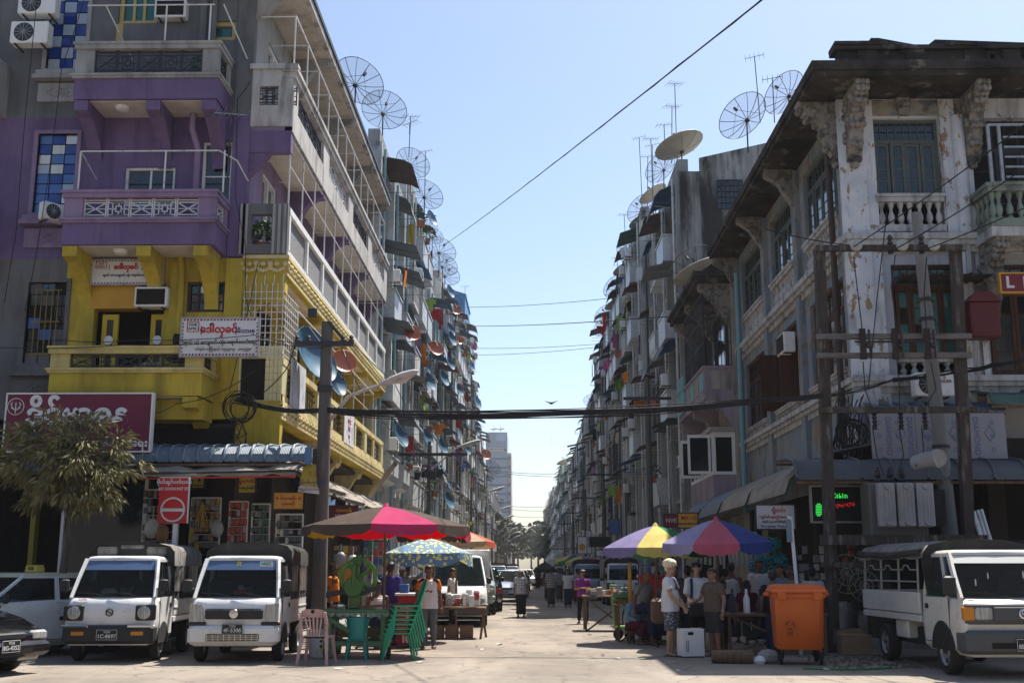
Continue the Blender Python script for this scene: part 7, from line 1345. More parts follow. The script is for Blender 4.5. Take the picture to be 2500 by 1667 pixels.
for k in range(n): a = xl-.06+k*(xr-xl+.12)/n; w = (xr-xl+.12)/n; sc.prism([(a, zt_), (a+w, zt_), (a+w*.85, zt_-.05), (a+w*.5, zt_-.075), (a+w*.15, zt_-.05)], 'y', Y-.435, Y-.42)
ob('table_cover', sc, M('green oilcloth', (.10, .20, .12), .5, [((.25, .32, .24), 14, .5, .56, .7)]), TB_)
for x in (xl+.05, xr-.1):
    for y in (Y-.35, Y+.3): ob('leg', B().rbox(x, x+.09, y, y+.09, .12, zt_, .008), m_tg, TB_)
[ob('shelf_rail', B().box(xl, xr, Y+q, Y+q+.06, .22, .30), m_tg, TB_) for q in (-.36, .3)]; ob('brace', B().bar((xl, Y-.36, zt_-.05), (xl+.45, Y-.36, zt_-.32), .07), m_tg, TB_)
for x in (xl-.02, xr-.02): ob('castor', B().lathe([(0, -.03), (.1, -.03), (.12, -.015), (.12, .015), (.1, .03), (0, .03)], (x+.06, Y-.3, .12), 14, 'x'), m_rub, TB_)
px, pzz = tp(870, 1400).x, zt_+.05
PR = T('cane_press', 'green sugar cane press with a big spoked flywheel on the table', 'press', (px, Y, pzz)); fw_c = tp(873, 1408); fr = 46/2750*19.9*1.0
ob('flywheel', B().lathe([(fr*.8, -.05), (fr, -.05), (fr, .05), (fr*.8, .05), (fr*.8, -.05)], (fw_c.x, Y+.12, fw_c.z), 36, 'y'), m_pw, PR)
for k in range(4): a = k*PI/2+.75; ob('spoke', B().tube([(fw_c.x, Y+.12, fw_c.z), (fw_c.x+math.cos(a)*fr*.5+.03*math.sin(a), Y+.12, fw_c.z+math.sin(a)*fr*.5-.03*math.cos(a)), (fw_c.x+math.cos(a)*fr*.9, Y+.12, fw_c.z+math.sin(a)*fr*.9)], [.045, .036, .05], 8), m_pw, PR)
ob('press_body', B().rbox(px-.09, px+.11, Y-.16, Y+.02, pzz, pzz+.30, .015).rbox(px-.05, px+.06, Y-.12, Y+.0, pzz+.30, pzz+.88, .02), m_pg, PR); ob('gear', B().lathe([(0, -.05), (.15, -.05), (.17, -.03), (.17, .03), (0, .03)], (px-.02, Y-.17, pzz+.36), 24, 'y'), m_pg, PR); ob('crank_arm', B().rbox(px-.05, px+.02, Y-.24, Y-.21, pzz+.36, pzz+.76, .012), m_pg, PR)
ob('gear_housing', B().rbox(px+.0, px+.09, Y-.14, Y+.02, pzz+.72, pzz+.92, .02), m_pg, PR); ob('chute', B().prism([(px-.5, pzz+.28), (px-.1, pzz+.34), (px-.1, pzz+.26), (px-.5, pzz+.18)], 'y', Y-.1, Y), m_iron, PR); ob('chute', B().prism([(px+.12, pzz+.3), (px+.45, pzz+.4), (px+.45, pzz+.34), (px+.12, pzz+.22)], 'y', Y-.1, Y), m_iron, PR)
text('WITA', PR, (px+.01, Y-.165, pzz+.1), .06, m_tg)
ob('metal_tray', B().lathe([(0, 0), (.12, 0), (.13, .07), (.12, .07), (.11, .01), (0, .01)], (xl+.25, Y-.15, zt_+.05), 16), m_chrome, None, 'round steel tray on the left end of the green press table', 'tray')
ob('cane_plank', B().prism([(px+.1, zt_+.06), (xr+.42, zt_+.12), (xr+.42, zt_+.16), (px+.1, zt_+.1)], 'y', Y-.3, Y-.15), m_wood, None, 'rough plank lying on the press table', 'plank')
for k in range(9): ob('sugar_cane', B().tube([(xl+.25+R.uniform(-.1, .1), Y+.2+R.uniform(-.2, .2), .36+.04*(k % 4)), (xr-.1+R.uniform(-.1, .15), Y+.15+R.uniform(-.2, .2), .36+.04*(k % 4))], .022, 6), M('cane tan', (.30, .23, .14), .8), None, 'peeled sugar cane stalk in the pile on the table shelf', 'sugar cane', 'sugar cane stalks under the press table')
# ---- plastic chairs, stool, buckets
def chair_parts(t, m, z0=0, yo=0, back=True):
    w = .21
    for s in (-1, 1):
        ob('leg', B().tube([(s*.2, -.2+yo, .43+z0), (s*.25, -.25+yo, z0)], [(.035, .02), (.025, .018)], 6), m, t); ob('leg', B().tube([(s*.2, .2+yo, .43+z0), (s*.24, .30+yo, z0)], [(.035, .02), (.025, .018)], 6), m, t)
        ob('back_post', B().tube([(s*.2, .2+yo, .43+z0), (s*.215, .25+yo, .62+z0), (s*.19, .31+yo, .82+z0)], [(.03, .02), (.028, .016), (.03, .016)], 6), m, t)
    ob('seat', B().sheet(lambda a, q: ((a-.5)*(.46-.04*q), -.23+q*.44+yo, .44+z0-.02*math.sin(PI*a)*math.sin(PI*q)), 8, 6).sheet(lambda a, q: ((.5-a)*(.46-.04*q), -.23+q*.44+yo, .415+z0), 4, 4).tube([(-.23, -.23+yo, .43+z0), (.23, -.23+yo, .43+z0)], .014, 5).tube([(-.23, -.23+yo, .43+z0), (-.21, .21+yo, .43+z0)], .014, 5).tube([(.23, -.23+yo, .43+z0), (.21, .21+yo, .43+z0)], .014, 5), m, t)
    ob('top_rail', B().sheet(lambda a, q: ((a-.5)*.42*(1-.12*q), .28+.04*q+yo+.03*(2*a-1)**2*-1, .74+.13*q*(1-.25*(2*a-1)**4)+z0), 10, 4).sheet(lambda a, q: ((.5-a)*.42*(1-.12*q), .27+.04*q+yo, .74+.13*q*(1-.25*(2*a-1)**4)+z0), 10, 4), m, t)
    for k in range(5): x = -.11+k*.055; ob('back_slat', B().tube([(x*.75, .21+yo, .44+z0), (x*1.0, .25+yo, .6+z0), (x*1.25, .29+yo, .76+z0)], [(.014, .008)]*3, 5), m, t)
    return t
g = gnd(765, 1624); pc_ = chair_parts(T('plastic_chair', 'faded pink plastic chair seen from behind beside the pickup', 'chair', (g.x, g.y+.25, 0), rad(176), None, local=True), m_cp)
ob('handle_slot', B().lathe([(0, 0), (.03, 0)], (0, .335, .83), 10, 'y'), m_dark, pc_)
g = gnd(965, 1612); c0 = chair_parts(T('plastic_chair', 'lowest chair of the green plastic chair stack', 'chair', (g.x-.02, g.y+.3, 0), rad(-78), 'stacked green plastic chairs', local=True), m_cg)
for k in range(1, 7): dup(c0, None, (g.x-.02+.028*k, g.y+.3-.004*k, .075*k), None, ['second chair from the bottom', 'third chair from the bottom', 'middle chair', 'third chair from the top', 'second chair from the top', 'topmost chair'][k-1]+' of the green plastic chair stack')
def bucket(name, label, cat, x, y, z, r0, r1, h, m, rim=True):
    t = T(name, label, cat, (x, y, z), 0, None, True); ob('shell', B().lathe([(0, 0), (r0, 0), (r1, h), (r1*1.08, h), (r1*1.08, h-.03), (r1*1.0, h-.03)], (0, 0, 0), 20).lathe([(r1*.97, h), (r0*.95, .02), (0, .02)], (0, 0, 0), 20), m, t)
    ob('handle', B().tube([(r1*1.05*math.cos(a), -.02-.10*math.sin(a), h-.05-.10*math.sin(a)) for a in [PI*k/10 for k in range(11)]], .008, 5), m, t); return t
g = gnd(868, 1610); st_ = T('plastic_stool', 'small teal plastic stool carrying a bucket before the press table', 'stool', (g.x, g.y+.14, 0), 0, None, True)
ob('stool_seat', B().rbox(-.17, .17, -.14, .14, .30, .335, .012), m_ct, st_)
for sx in (-1, 1):
    for sy in (-1, 1): ob('leg', B().tube([(sx*.13, sy*.11, .31), (sx*.17, sy*.14, 0)], [(.03, .02), (.028, .018)], 5), m_ct, st_)
    ob('cross_rail', B().bar((sx*.15, -.12, .12), (sx*.15, .12, .12), .022), m_ct, st_)
ob('cross_rail', B().bar((-.15, -.13, .12), (.15, -.13, .12), .022), m_ct, st_)
bucket('bucket', 'teal plastic bucket standing on the small stool', 'bucket', g.x, g.y+.14, .335, .16, .20, .36, m_ct)
g = gnd(757, 1612); bk = bucket('bucket', 'white bucket with floral print behind the pink chair', 'bucket', g.x+.02, g.y+.85, 0, .2, .24, .46, m_white)
for k in range(7): ob('flower_print', B().lathe([(0, 0), (.03, 0)], (.08+.08*math.cos(k*2.1), -.232+.02*abs(math.cos(k*2.1)), .1+k*.045), 7, 'y'), m_yell if k % 2 else m_nplant, bk)
g = gnd(806, 1600); bucket('storage_bin', 'dark green bin under the left end of the press table', 'bin', g.x-.05, g.y+.35, 0, .18, .22, .42, M('dark green plastic', (.01, .07, .05), .4))
# red drinks stall with banner
Y = 22.4; a, c = at(968, 1568, Y), at(1027, 1470, Y); DS = T('drinks_stall', 'red drinks counter with white lettering behind the boy', 'stall', ((a.x+c.x)/2, Y, 0)); m_dr = M('stall red', (.42, .01, .03), .5)
ob('counter', B().rbox(a.x, c.x+.02, Y, Y+.55, .06, .98, .02), m_dr, DS); ob('worktop', B().rbox(a.x-.05, c.x+.08, Y-.05, Y+.6, .98, 1.03, .01), m_sw, DS)
text('ေနာက်', DS, (a.x+.28, Y-.008, .78), .17, m_sw); text('1000', DS, (a.x+.26, Y-.008, .16), .17, m_sw, bold=.012); dd = B()
for k in range(8): dd.lathe([(0, 0), (R.uniform(.02, .05), 0)], (a.x+R.uniform(.1, .5), Y-.006, R.uniform(.3, .6)), 8, 'y')
ob('dot_print', dd, M('print cream', (.6, .5, .4), .6), DS)
ob('blue_tin', B().rbox(a.x+.02, a.x+.2, Y+.1, Y+.3, 1.03, 1.2, .01), m_blu, None, 'blue tin on the red drinks counter', 'tin'); fd = B().rbox(a.x-.75, a.x-.05, Y+.3, Y+.34, .4, .44).tube([(a.x-.7, Y-.6, .02), (a.x-.05, Y-.3, .7)], .02).tube([(a.x-.05, Y-.7, .02), (a.x-.7, Y-.3, .7)], .02); ob('folding_trestle', fd, m_iron, None, 'dark folding trestle behind the green chair stack', 'trestle')
# parcel table by the van
Y = 25.4; a = at(1085, 1540, Y); PT = T('street_stall', 'low wooden stall piled with small hardware by the white van', 'stall', (a.x, Y, 0)); xw = .9
ob('stall_top', B().rbox(a.x-.3, a.x+xw, Y-.3, Y+.5, .62, .67, .01), m_wood, PT)
for x in (a.x-.25, a.x+xw-.1):
    ob('leg', B().bar((x, Y-.25, 0), (x+.08, Y-.25, .62), .05), m_wood, PT); ob('leg', B().bar((x+.1, Y+.4, 0), (x, Y+.4, .62), .05), m_wood, PT)
for k in range(26): x, y = a.x+R.uniform(-.25, xw-.1), Y+R.uniform(-.25, .3); s_ = R.uniform(.04, .09); ob('hardware_item', B().rbox(x-s_, x+s_, y-s_, y+s_, .67+R.uniform(0, .28), .75+R.uniform(.02, .3), .012), R.choice([m_steel, m_white, m_iron, m_pk[0], m_pk[2], m_chrome]), None, 'small hardware item heaped on the low wooden stall by the white van', 'hardware', 'hardware heaped on the low stall')
for k in range(3): ob('cardboard_box', B().rbox(a.x-.3+k*.32, a.x-.02+k*.32, Y-.1, Y+.3, 0, .28, .01), M('cardboard', (.26, .17, .10), .85, [((.17, .11, .06), 3, .45, .65, .5)]), None, ['left', 'middle', 'right'][k]+' cardboard box under the low hardware stall', 'box', 'boxes under the low hardware stall')
# fan on a stand
p = at(1033, 1395, 25.5); FN = T('pedestal_fan', 'wire guarded pedestal fan behind the boy', 'fan', (p.x, p.y, 0), 0, None, True); gd = B()
for r_ in (.28, .2, .12): gd.tube([(r_*math.cos(2*PI*k/18), -.06, p.z+r_*math.sin(2*PI*k/18)) for k in range(19)], .006, 4)
for k in range(12): an = 2*PI*k/12; gd.tube([(0, -.07, p.z), (.28*math.cos(an), -.06, p.z+.28*math.sin(an))], .004, 4)
ob('fan_guard', gd, m_chrome, FN); ob('stand', B().tube([(0, .05, 0), (0, .05, p.z)], .02, 6).lathe([(0, 0), (.2, 0), (.2, .03), (0, .04)], (0, .05, 0), 14), m_white, FN); fb = B()
for k in range(3): an = k*2*PI/3; fb.sheet(lambda a_, q: (.22*q*math.cos(an+(a_-.5)*.9), -.03+.04*(a_-.5), p.z+.22*q*math.sin(an+(a_-.5)*.9)), 3, 2)
ob('blades', fb, m_btarp, FN)
# ---- right hand side: wheelie bin
BN = T('wheelie_bin', 'big orange four wheeled rubbish bin in the sun', 'rubbish bin', (4.30, 18.85, 0), rad(-6), None, True); m_bo = M('orange bin plastic', (.60, .12, .012), .38, [((.50, .09, .01), 2, .45, .65, .6), ((.25, .08, .03), 6, .62, .76, .7)], .05, 40, spec=.4, gen=True); w0, w1, hb_, ht_ = .335, .385, .24, 1.16
rg_ = []
for z, w, d in ((hb_, w0, .36), (hb_+.04, w0+.02, .38), (ht_-.08, w1, .46), (ht_, w1+.005, .465)): q = .06; rg_.append([(-w+q, -d, z), (w-q, -d, z), (w, -d+q, z), (w, d-q, z), (w-q, d, z), (-w+q, d, z), (-w, d-q, z), (-w, -d+q, z)])
ob('bin_body', B().loft(rg_, True, True), m_bo, BN); ob('rim', B().rbox(-w1-.05, w1+.05, -.52, .52, ht_-.05, ht_+.01, .02).rbox(-w1-.02, w1+.02, -.49, .49, ht_-.12, ht_-.05, .01), m_bo, BN)
ob('lid', B().loft([[(-w, -d, z), (w, -d, z), (w, d, z), (-w, d, z)] for z, w, d in ((ht_+.01, w1+.03, .5), (ht_+.06, w1+.01, .48), (ht_+.09, w1-.08, .36))], True, False), m_bo, BN)
for sx in (-1, 1): ob('lifting_lug', B().rbox(sx*(w1+.08)-.05, sx*(w1+.08)+.05, -.1, .1, ht_-.1, ht_-.04, .015), m_bo, BN); ob('front_clip', B().rbox(sx*.28-.07, sx*.28+.07, -.545, -.5, ht_-.15, ht_-.03, .01), m_bo, BN)
for sx in (-1, 1):
    for sy in (-1, 1): o = ob('castor', B().lathe([(0, -.025), (.085, -.025), (.1, -.01), (.1, .01), (.085, .025), (0, .025)], (sx*.31, sy*.28, .1), 16, 'x').bar((sx*.31-.04, sy*.28, .1), (sx*.31-.04, sy*.28, .25), .02).bar((sx*.31+.04, sy*.28, .1), (sx*.31+.04, sy*.28, .25), .02), m_rub, BN)
lg = B()
for k in range(3):
    an0 = 2*PI*k/3+PI/2; lg.tube([(-.16+.07*math.cos(an0+.3), -.445, .62+.07*math.sin(an0+.3)), (-.16+.07*math.cos(an0+1.5), -.445, .62+.07*math.sin(an0+1.5))], .012, 4)
for k in range(3): lg.bar((-.2+k*.03, -.44, .46), (-.19+k*.03, -.44, .52), .012)
ob('printed_mark', lg, m_brn, BN)
# white cabinet on the road
g = gnd(1690, 1605); WB = T('voltage_stabiliser', 'white box appliance with vents standing on the road before the three men', 'appliance', (g.x, g.y+.15, 0), rad(14), None, True)
ob('cabinet', B().rbox(-.2, .2, -.14, .14, .02, .48, .008), m_white, WB); ob('display', B().box(-.10, .0, -.144, -.14, .38, .43), m_dark, WB); v_ = B()
for i in range(2):
    for j in range(12): v_.box(-.14+i*.035, -.12+i*.035, -.143, -.14, .1+j*.016, .108+j*.016)
ob('vent_slots', v_, m_dark, WB, kind='stuff')
for j in range(6): ob('socket', B().rbox(.2, .206, -.06+.06*(j % 2), -.02+.06*(j % 2), .08+.06*j, .12+.06*j, .002), m_plastic, WB)
ob('foot', B().box(-.19, .19, -.13, .13, 0, .02), m_black, WB)
# hand trolley
g = gnd(1515, 1565); HT = T('hand_trolley', 'lime green four wheeled trolley loaded beside the seated vendors', 'trolley', (g.x+.1, g.y+.3, 0), rad(25), None, True); m_lime = paint('lime paint', (.18, .38, .08), .5, .4)
ob('deck', B().rbox(-.1, .75, -.3, .3, .26, .30, .01), m_lime, HT); ob('handle', B().tube([(-.08, -.27, .28), (-.14, -.27, 1.15), (-.14, .27, 1.15), (-.08, .27, .28)], .02, 6).tube([(-.12, -.27, .75), (-.12, .27, .75)], .016, 6), m_lime, HT)
for sx in (0, .65):
    for sy in (-.25, .25): ob('wheel', B().lathe([(0, -.025), (.1, -.025), (.12, -.01), (.12, .01), (.1, .025), (0, .025)], (sx, sy, .12), 14, 'y'), m_rub, HT)
# stalls and crates on the shaded side
def stall(label, x, y, w, d, h, m, goods, group=None, n=12, z0=0):
    t = T('street_stall', label, 'stall', (x, y, 0), 0, 'street stalls on the shaded side'); ob('stall_top', B().rbox(x-w/2, x+w/2, y-d/2, y+d/2, h-.05, h, .01), m, t)
    for sx in (-1, 1):
        for sy in (-1, 1): ob('leg', B().bar((x+sx*(w/2-.06), y+sy*(d/2-.06), 0), (x+sx*(w/2-.06), y+sy*(d/2-.06), h-.05), .05), m, t)
        ob('cross_leg', B().bar((x+sx*(w/2-.06), y-d/2+.06, 0), (x-sx*(w/2-.06), y-d/2+.06, h-.05), .04), m, t)
    return t
GO = [m_pk[k] for k in (0, 3, 5, 6, 7, 8, 9)]+[m_blu, m_white]
def goods(x, y, w, d, z, n, where, hmax=.2):
    for k in range(n):
        a, c, s_, h = x+R.uniform(-w/2, w/2), y+R.uniform(-d/2, d/2), R.uniform(.03, .08), R.uniform(.06, hmax)
        ob('boxed_goods', B().rbox(a-s_, a+s_, c-s_*.8, c+s_*.8, z, z+h, .006), R.choice(GO), None, 'small boxed goods set out on the %s' % where, 'goods', 'goods on the %s' % where)
p = gnd(1480, 1545); stall('handcart stall of blue boxed goods in front of the shaded pickups', p.x+.1, p.y+1.2, 1.2, 1.0, .85, m_wood, None); goods(p.x+.1, p.y+1.2, 1.0, .8, .85, 34, 'handcart stall')
CW = T('cart_wheel', 'spoked cart wheel leaning on the handcart stall', 'wheel', (p.x+.55, p.y+.5, .3), .4, None, True); ob('tyre', B().lathe([(.26, -.02), (.3, 0), (.26, .02), (.24, 0), (.26, -.02)], (0, 0, 0), 22, 'x'), m_rub, CW)
for k in range(8): ob('spoke', B().tube([(0, 0, 0), (0, .25*math.cos(k*PI/4), .25*math.sin(k*PI/4))], .006, 4), m_chrome, CW)
ob('orange_post', B().rbox(at(1538, 1420, 24).x-.035, at(1538, 1420, 24).x+.035, 24, 24.07, .5, 1.62, .01), m_ora, None, 'red orange post standing on the handcart', 'post')
p = gnd(1600, 1575); stall('trestle stall with trays and a red topped box under the parasols', p.x+.05, p.y+1.4, 1.5, .8, .88, m_wood, None); goods(p.x+.05, p.y+1.4, 1.3, .6, .88, 20, 'trestle stall')
ob('green_tray', B().rbox(p.x-.75, p.x-.38, p.y+1.05, p.y+1.4, .89, .97, .01), m_grn, None, 'green tray at the left end of the trestle stall', 'tray'); ob('white_basket', B().lathe([(0, 0), (.22, 0), (.27, .3), (.25, .3), (.2, .02), (0, .02)], (p.x-.15, p.y+1.1, .3), 16), M('basket white', (.35, .34, .32), .8), None, 'pale woven basket hung under the trestle stall', 'basket'); ob('red_crate', B().rbox(p.x-.2, p.x+.5, p.y+1.3, p.y+1.6, 1.3, 1.36, .01).rbox(p.x-.15, p.x+.45, p.y+1.35, p.y+1.55, .9, 1.3, .01), m_red, None, 'red topped display box on the trestle stall', 'box')
ob('jerrycan', B().rbox(p.x-.12, p.x+.12, p.y+.75, p.y+.95, .0, .36, .05).tube([(p.x-.06, p.y+.85, .36), (p.x-.06, p.y+.85, .44), (p.x+.06, p.y+.85, .44), (p.x+.06, p.y+.85, .36)], .02, 6), m_yell, None, 'yellow jerrycan on the ground under the trestle stall', 'jerrycan')
stall('long dark wooden table behind the man in the brown polo shirt', 4.35, 21.0, 1.8, .9, .72, m_wood, None); ob('blue_crate', B().rbox(4.2, 4.9, 20.8, 21.3, .72, .98, .02), m_btarp, None, 'blue crate on the long dark table behind the bin', 'crate'); ob('dark_red_box', B().rbox(4.3, 4.95, 20.9, 21.4, .99, 1.2, .02), m_maroon, None, 'dark red box atop the blue crate behind the bin', 'box')
for k, (dx, c) in enumerate(((-.5, m_iron), (-.25, m_white), (0, m_iron))): ob('bottle', B().lathe([(0, 0), (.06, 0), (.06, .25), (.025, .33), (.025, .42), (0, .42)], (4.1+dx, 20.75, .72), 10), c, None, ['left dark bottle', 'white bottle', 'right dark bottle'][k]+' on the long dark table', 'bottle', 'bottles on the long dark table')
# hanging goods of the right shops: cane coils, fabrics, blue nets
m_net = M('turquoise net', (.02, .22, .24), .9)
for k, (u, v, r, m) in enumerate([(1870, 1350, .24, m_net), (1900, 1375, .22, m_net), (1850, 1385, .2, m_net), (1885, 1330, .18, m_net)]):
    c = at(u, v, 24.4); b = B()
    for q in range(40): a, e = R.uniform(0, 2*PI), R.uniform(-1.2, 1.2); P0 = c+Vector((math.cos(a)*math.cos(e), math.sin(a)*math.cos(e)*.6, math.sin(e)))*r; a += .9; P1 = c+Vector((math.cos(a)*math.cos(e*.5), math.sin(a)*math.cos(e*.5)*.6, math.sin(e*.5)))*r; b.tube([P0, P1], .025, 4)
    ob('net_bundle', b, m, None, ['upper turquoise net bundle hanging behind the rose parasol', 'right turquoise net bundle hanging behind the rose parasol', 'lower turquoise net bundle hanging behind the rose parasol', 'small turquoise net bundle highest behind the rose parasol'][k], 'net', 'turquoise nets hanging in the right shop')
for k in range(16):
    u = 1690+k*11; c = at(u, 1345+R.uniform(-8, 12), 25.0); b = B().tube([c+Vector((0, 0, .35)), c, c+Vector((R.uniform(-.05, .05), 0, -.35))], R.uniform(.03, .06), 6); ob('rope_hank', b, M('pale rope', (.40, .36, .29), .9), None, 'pale hank of rope hanging in the right shop front', 'rope', 'rope hanks in the right shop front')
goods_rack(1560, 1640, 1340, 1460, 31, (2, 3, 5, 7), 8, 6, 'rack of mixed goods under the green parasol', .7, False); goods_rack(1950, 2010, 1330, 1440, 24.3, (3, 9, 8), 5, 5, 'rack of pale goods left of the stand post', .6, False); goods_rack(2060, 2150, 1320, 1420, 24.5, (5, 2, 0, 8), 7, 5, 'rack of tools behind the right pickup canopy', .6, False)
for k, (u, v) in enumerate([(2110, 1430), (2068, 1400)]): 
    c = at(u, v, 21.6); b = B(); r = .36 if k else .28
    for q in (1, .6, .3): b.tube([(c.x+r*q*math.cos(2*PI*i/20), c.y, c.z+r*q*math.sin(2*PI*i/20)) for i in range(21)], .008, 4)
    for i in range(12): a = 2*PI*i/12; b.tube([c, (c.x+r*math.cos(a), c.y, c.z+r*math.sin(a))], .005, 4)
    ob('wire_basket', b, m_steel, None, ['round wire guard leaning behind the rubbish sacks', 'large wire hoop behind the orange bin'][k], 'wire guard')
m_sack = M('white woven sack', (.46, .46, .47), .85, [((.28, .28, .30), (9, 9, 9), .45, .62, .6)], .5, 18)
def sack(label, u, v, h, r, top):
    g = gnd(u, v); t = T('rubbish_sack', label, 'sack', (g.x, g.y, 0), R.uniform(0, 3), 'sacks beside the right pickup', True); rings = []
    for j in range(9):
        f = j/8; z = f*h; rr = r*(1+.25*math.sin(PI*f))*(1-.45*max(0, f-.7)/.3*(1-top)); rings.append([(rr*(1+.12*math.sin(3*a+j)+.06*math.sin(7*a+2*j))*math.cos(a)+.05*f, rr*.8*(1+.1*math.sin(4*a+j*1.3))*math.sin(a), z+.03*math.sin(5*a+j)*f) for a in [2*PI*k/18 for k in range(18)]])
    ob('sack_body', B().loft(rings, True, True), m_sack, t); ob('sack_contents', B().sph((.05, 0, h*.9), (r*.8, r*.6, .1), 8, 5), m_black, t); return t
sack('bulging white sack open at the top left of the pickup', 2068, 1545, .72, .22, .9); sack('tall white sack standing behind the bulging one', 2100, 1520, 1.05, .2, .4); sack('low grey white sack behind the cardboard box', 2120, 1545, .5, .24, .8)
g = gnd(2095, 1600); ob('cardboard_box', B().rbox(g.x-.26, g.x+.26, g.y, g.y+.4, 0, .36, .01).prism([(g.x-.26, .36), (g.x-.24, .42), (g.x+.2, .46), (g.x+.26, .36)], 'y', g.y+.38, g.y+.40), MATS['cardboard'], None, 'dark brown cardboard box on the rubble beside the right pickup', 'box')
g = gnd(1790, 1622); ob('log', B().tube([(g.x-.3, g.y+.25, .11), (g.x+.35, g.y+.2, .1)], [.1, .12], 10), m_wood, None, 'rough log lying at the edge of the road left of the bin', 'log'); ob('rubble_stone', B().sph((g.x+.62, g.y+.25, .1), (.2, .16, .13), 7, 5, False), m_concr, None, 'broken stone lying beside the log', 'stone'); ob('rubble_stone', B().sph((g.x+.45, g.y+.1, .06), (.1, .1, .08), 6, 4, False), m_white, None, 'small pale stone between log and bin', 'stone')
ob('hose', B().tube([(4.1, 17.75, .02), (4.6, 17.6, .02), (5.0, 17.62, .02), (5.5, 17.9, .02)], .016, 5), m_grn, None, 'green hose end lying in front of the orange bin', 'hose')
db = B()
for k in range(260): x, y = R.uniform(4.6, 6.3), R.uniform(17.8, 20.5); s_ = R.uniform(.01, .05); db.add([(x-s_, y-s_, .005), (x+s_, y-s_*.5, .005), (x+s_*.3, y+s_, .005), (x, y, .005+s_)], [(0, 1, 3), (1, 2, 3), (2, 0, 3)], False)
ob('rubble', db, M('rubble earth', (.12, .10, .08), .95), kind='stuff')
# leaning white sign post behind the bin
SP = T('sign_post', 'bent white sign post with a small blue plate behind the bin', 'sign post', (at(1945, 1440, 20.8).x, 20.8, 0)); ob('post', B().tube([(at(1950, 1480, 20.8).x, 20.8, 0), at(1945, 1425, 20.8), at(1930, 1262, 20.8), at(1922, 1262, 20.8)], .032, 8), m_white, SP); a = at(1921, 1268, 20.75); ob('plate', B().box(a.x-.02, a.x+.07, 20.7, 20.75, a.z-.4, a.z), M('faded blue plate', (.15, .22, .28), .5), SP)
# hoardings at the shaded kerb far along
for k, (u0, u1, v0, v1, Y, m, lb_) in enumerate([(1411, 1432, 1310, 1350, 52, m_sw, 'white hoarding with an orange picture far on the shaded side'), (1431, 1443, 1295, 1350, 54, m_sw, 'narrow white hoarding beside the orange picture one'), (1440, 1490, 1311, 1333, 46, m_black, 'black shop fascia board on the shaded side'), (1456, 1483, 1343, 1356, 44, m_sw, 'small white shop board under the black fascia'), (1488, 1512, 1268, 1303, 45, m_blu, 'blue board hanging on the dingy white block'), (1145, 1153, 1272, 1282, 60, m_yell, 'little yellow hanging sign on the sunlit row')]):
    s_ = psign(u0, u1, v0, v1, Y, m, lb_, [('ဆိုင်', .5, .5, .3, m_blu if m is m_sw else m_sw)] if k in (1, 3) else []); 
    if k == 0: a = at((u0+u1)/2, 1335, Y); ob('picture', B().lathe([(0, 0), (.16, 0)], (a.x, Y-.01, a.z), 10, 'y'), m_ora, s_)
# ---------------------------------------------------------------- people
m_eyew = M('eye white', (.6, .58, .55), .3); m_lip = M('lips', (.22, .08, .06), .5); m_sole = M('sandal', (.03, .022, .02), .7)
k_ = [('skin', (.30, .16, .10)), ('skin dark', (.17, .085, .05)), ('skin light', (.40, .24, .16))]; SK = [m_skin]+[M(n, c, .55, [(dk(c, .72), 8, .45, .65, .5)], spec=.3, gen=True) for n, c in k_[1:]]
_tx = bpy.data.textures.new('folds', 'CLOUDS'); _tx.noise_scale = .11; _tx.noise_depth = 2
def rem(o, vox, sm=2, fold=0):
    md = o.modifiers.new('Remesh', 'REMESH'); md.mode = 'VOXEL'; md.voxel_size = vox; md.use_smooth_shade = True
    s = o.modifiers.new('Smooth', 'SMOOTH'); s.factor = .5; s.iterations = sm
    if fold: d = o.modifiers.new('Displace', 'DISPLACE'); d.texture = _tx; d.strength = fold; d.mid_level = .5; d.texture_coords = 'LOCAL'
    return o
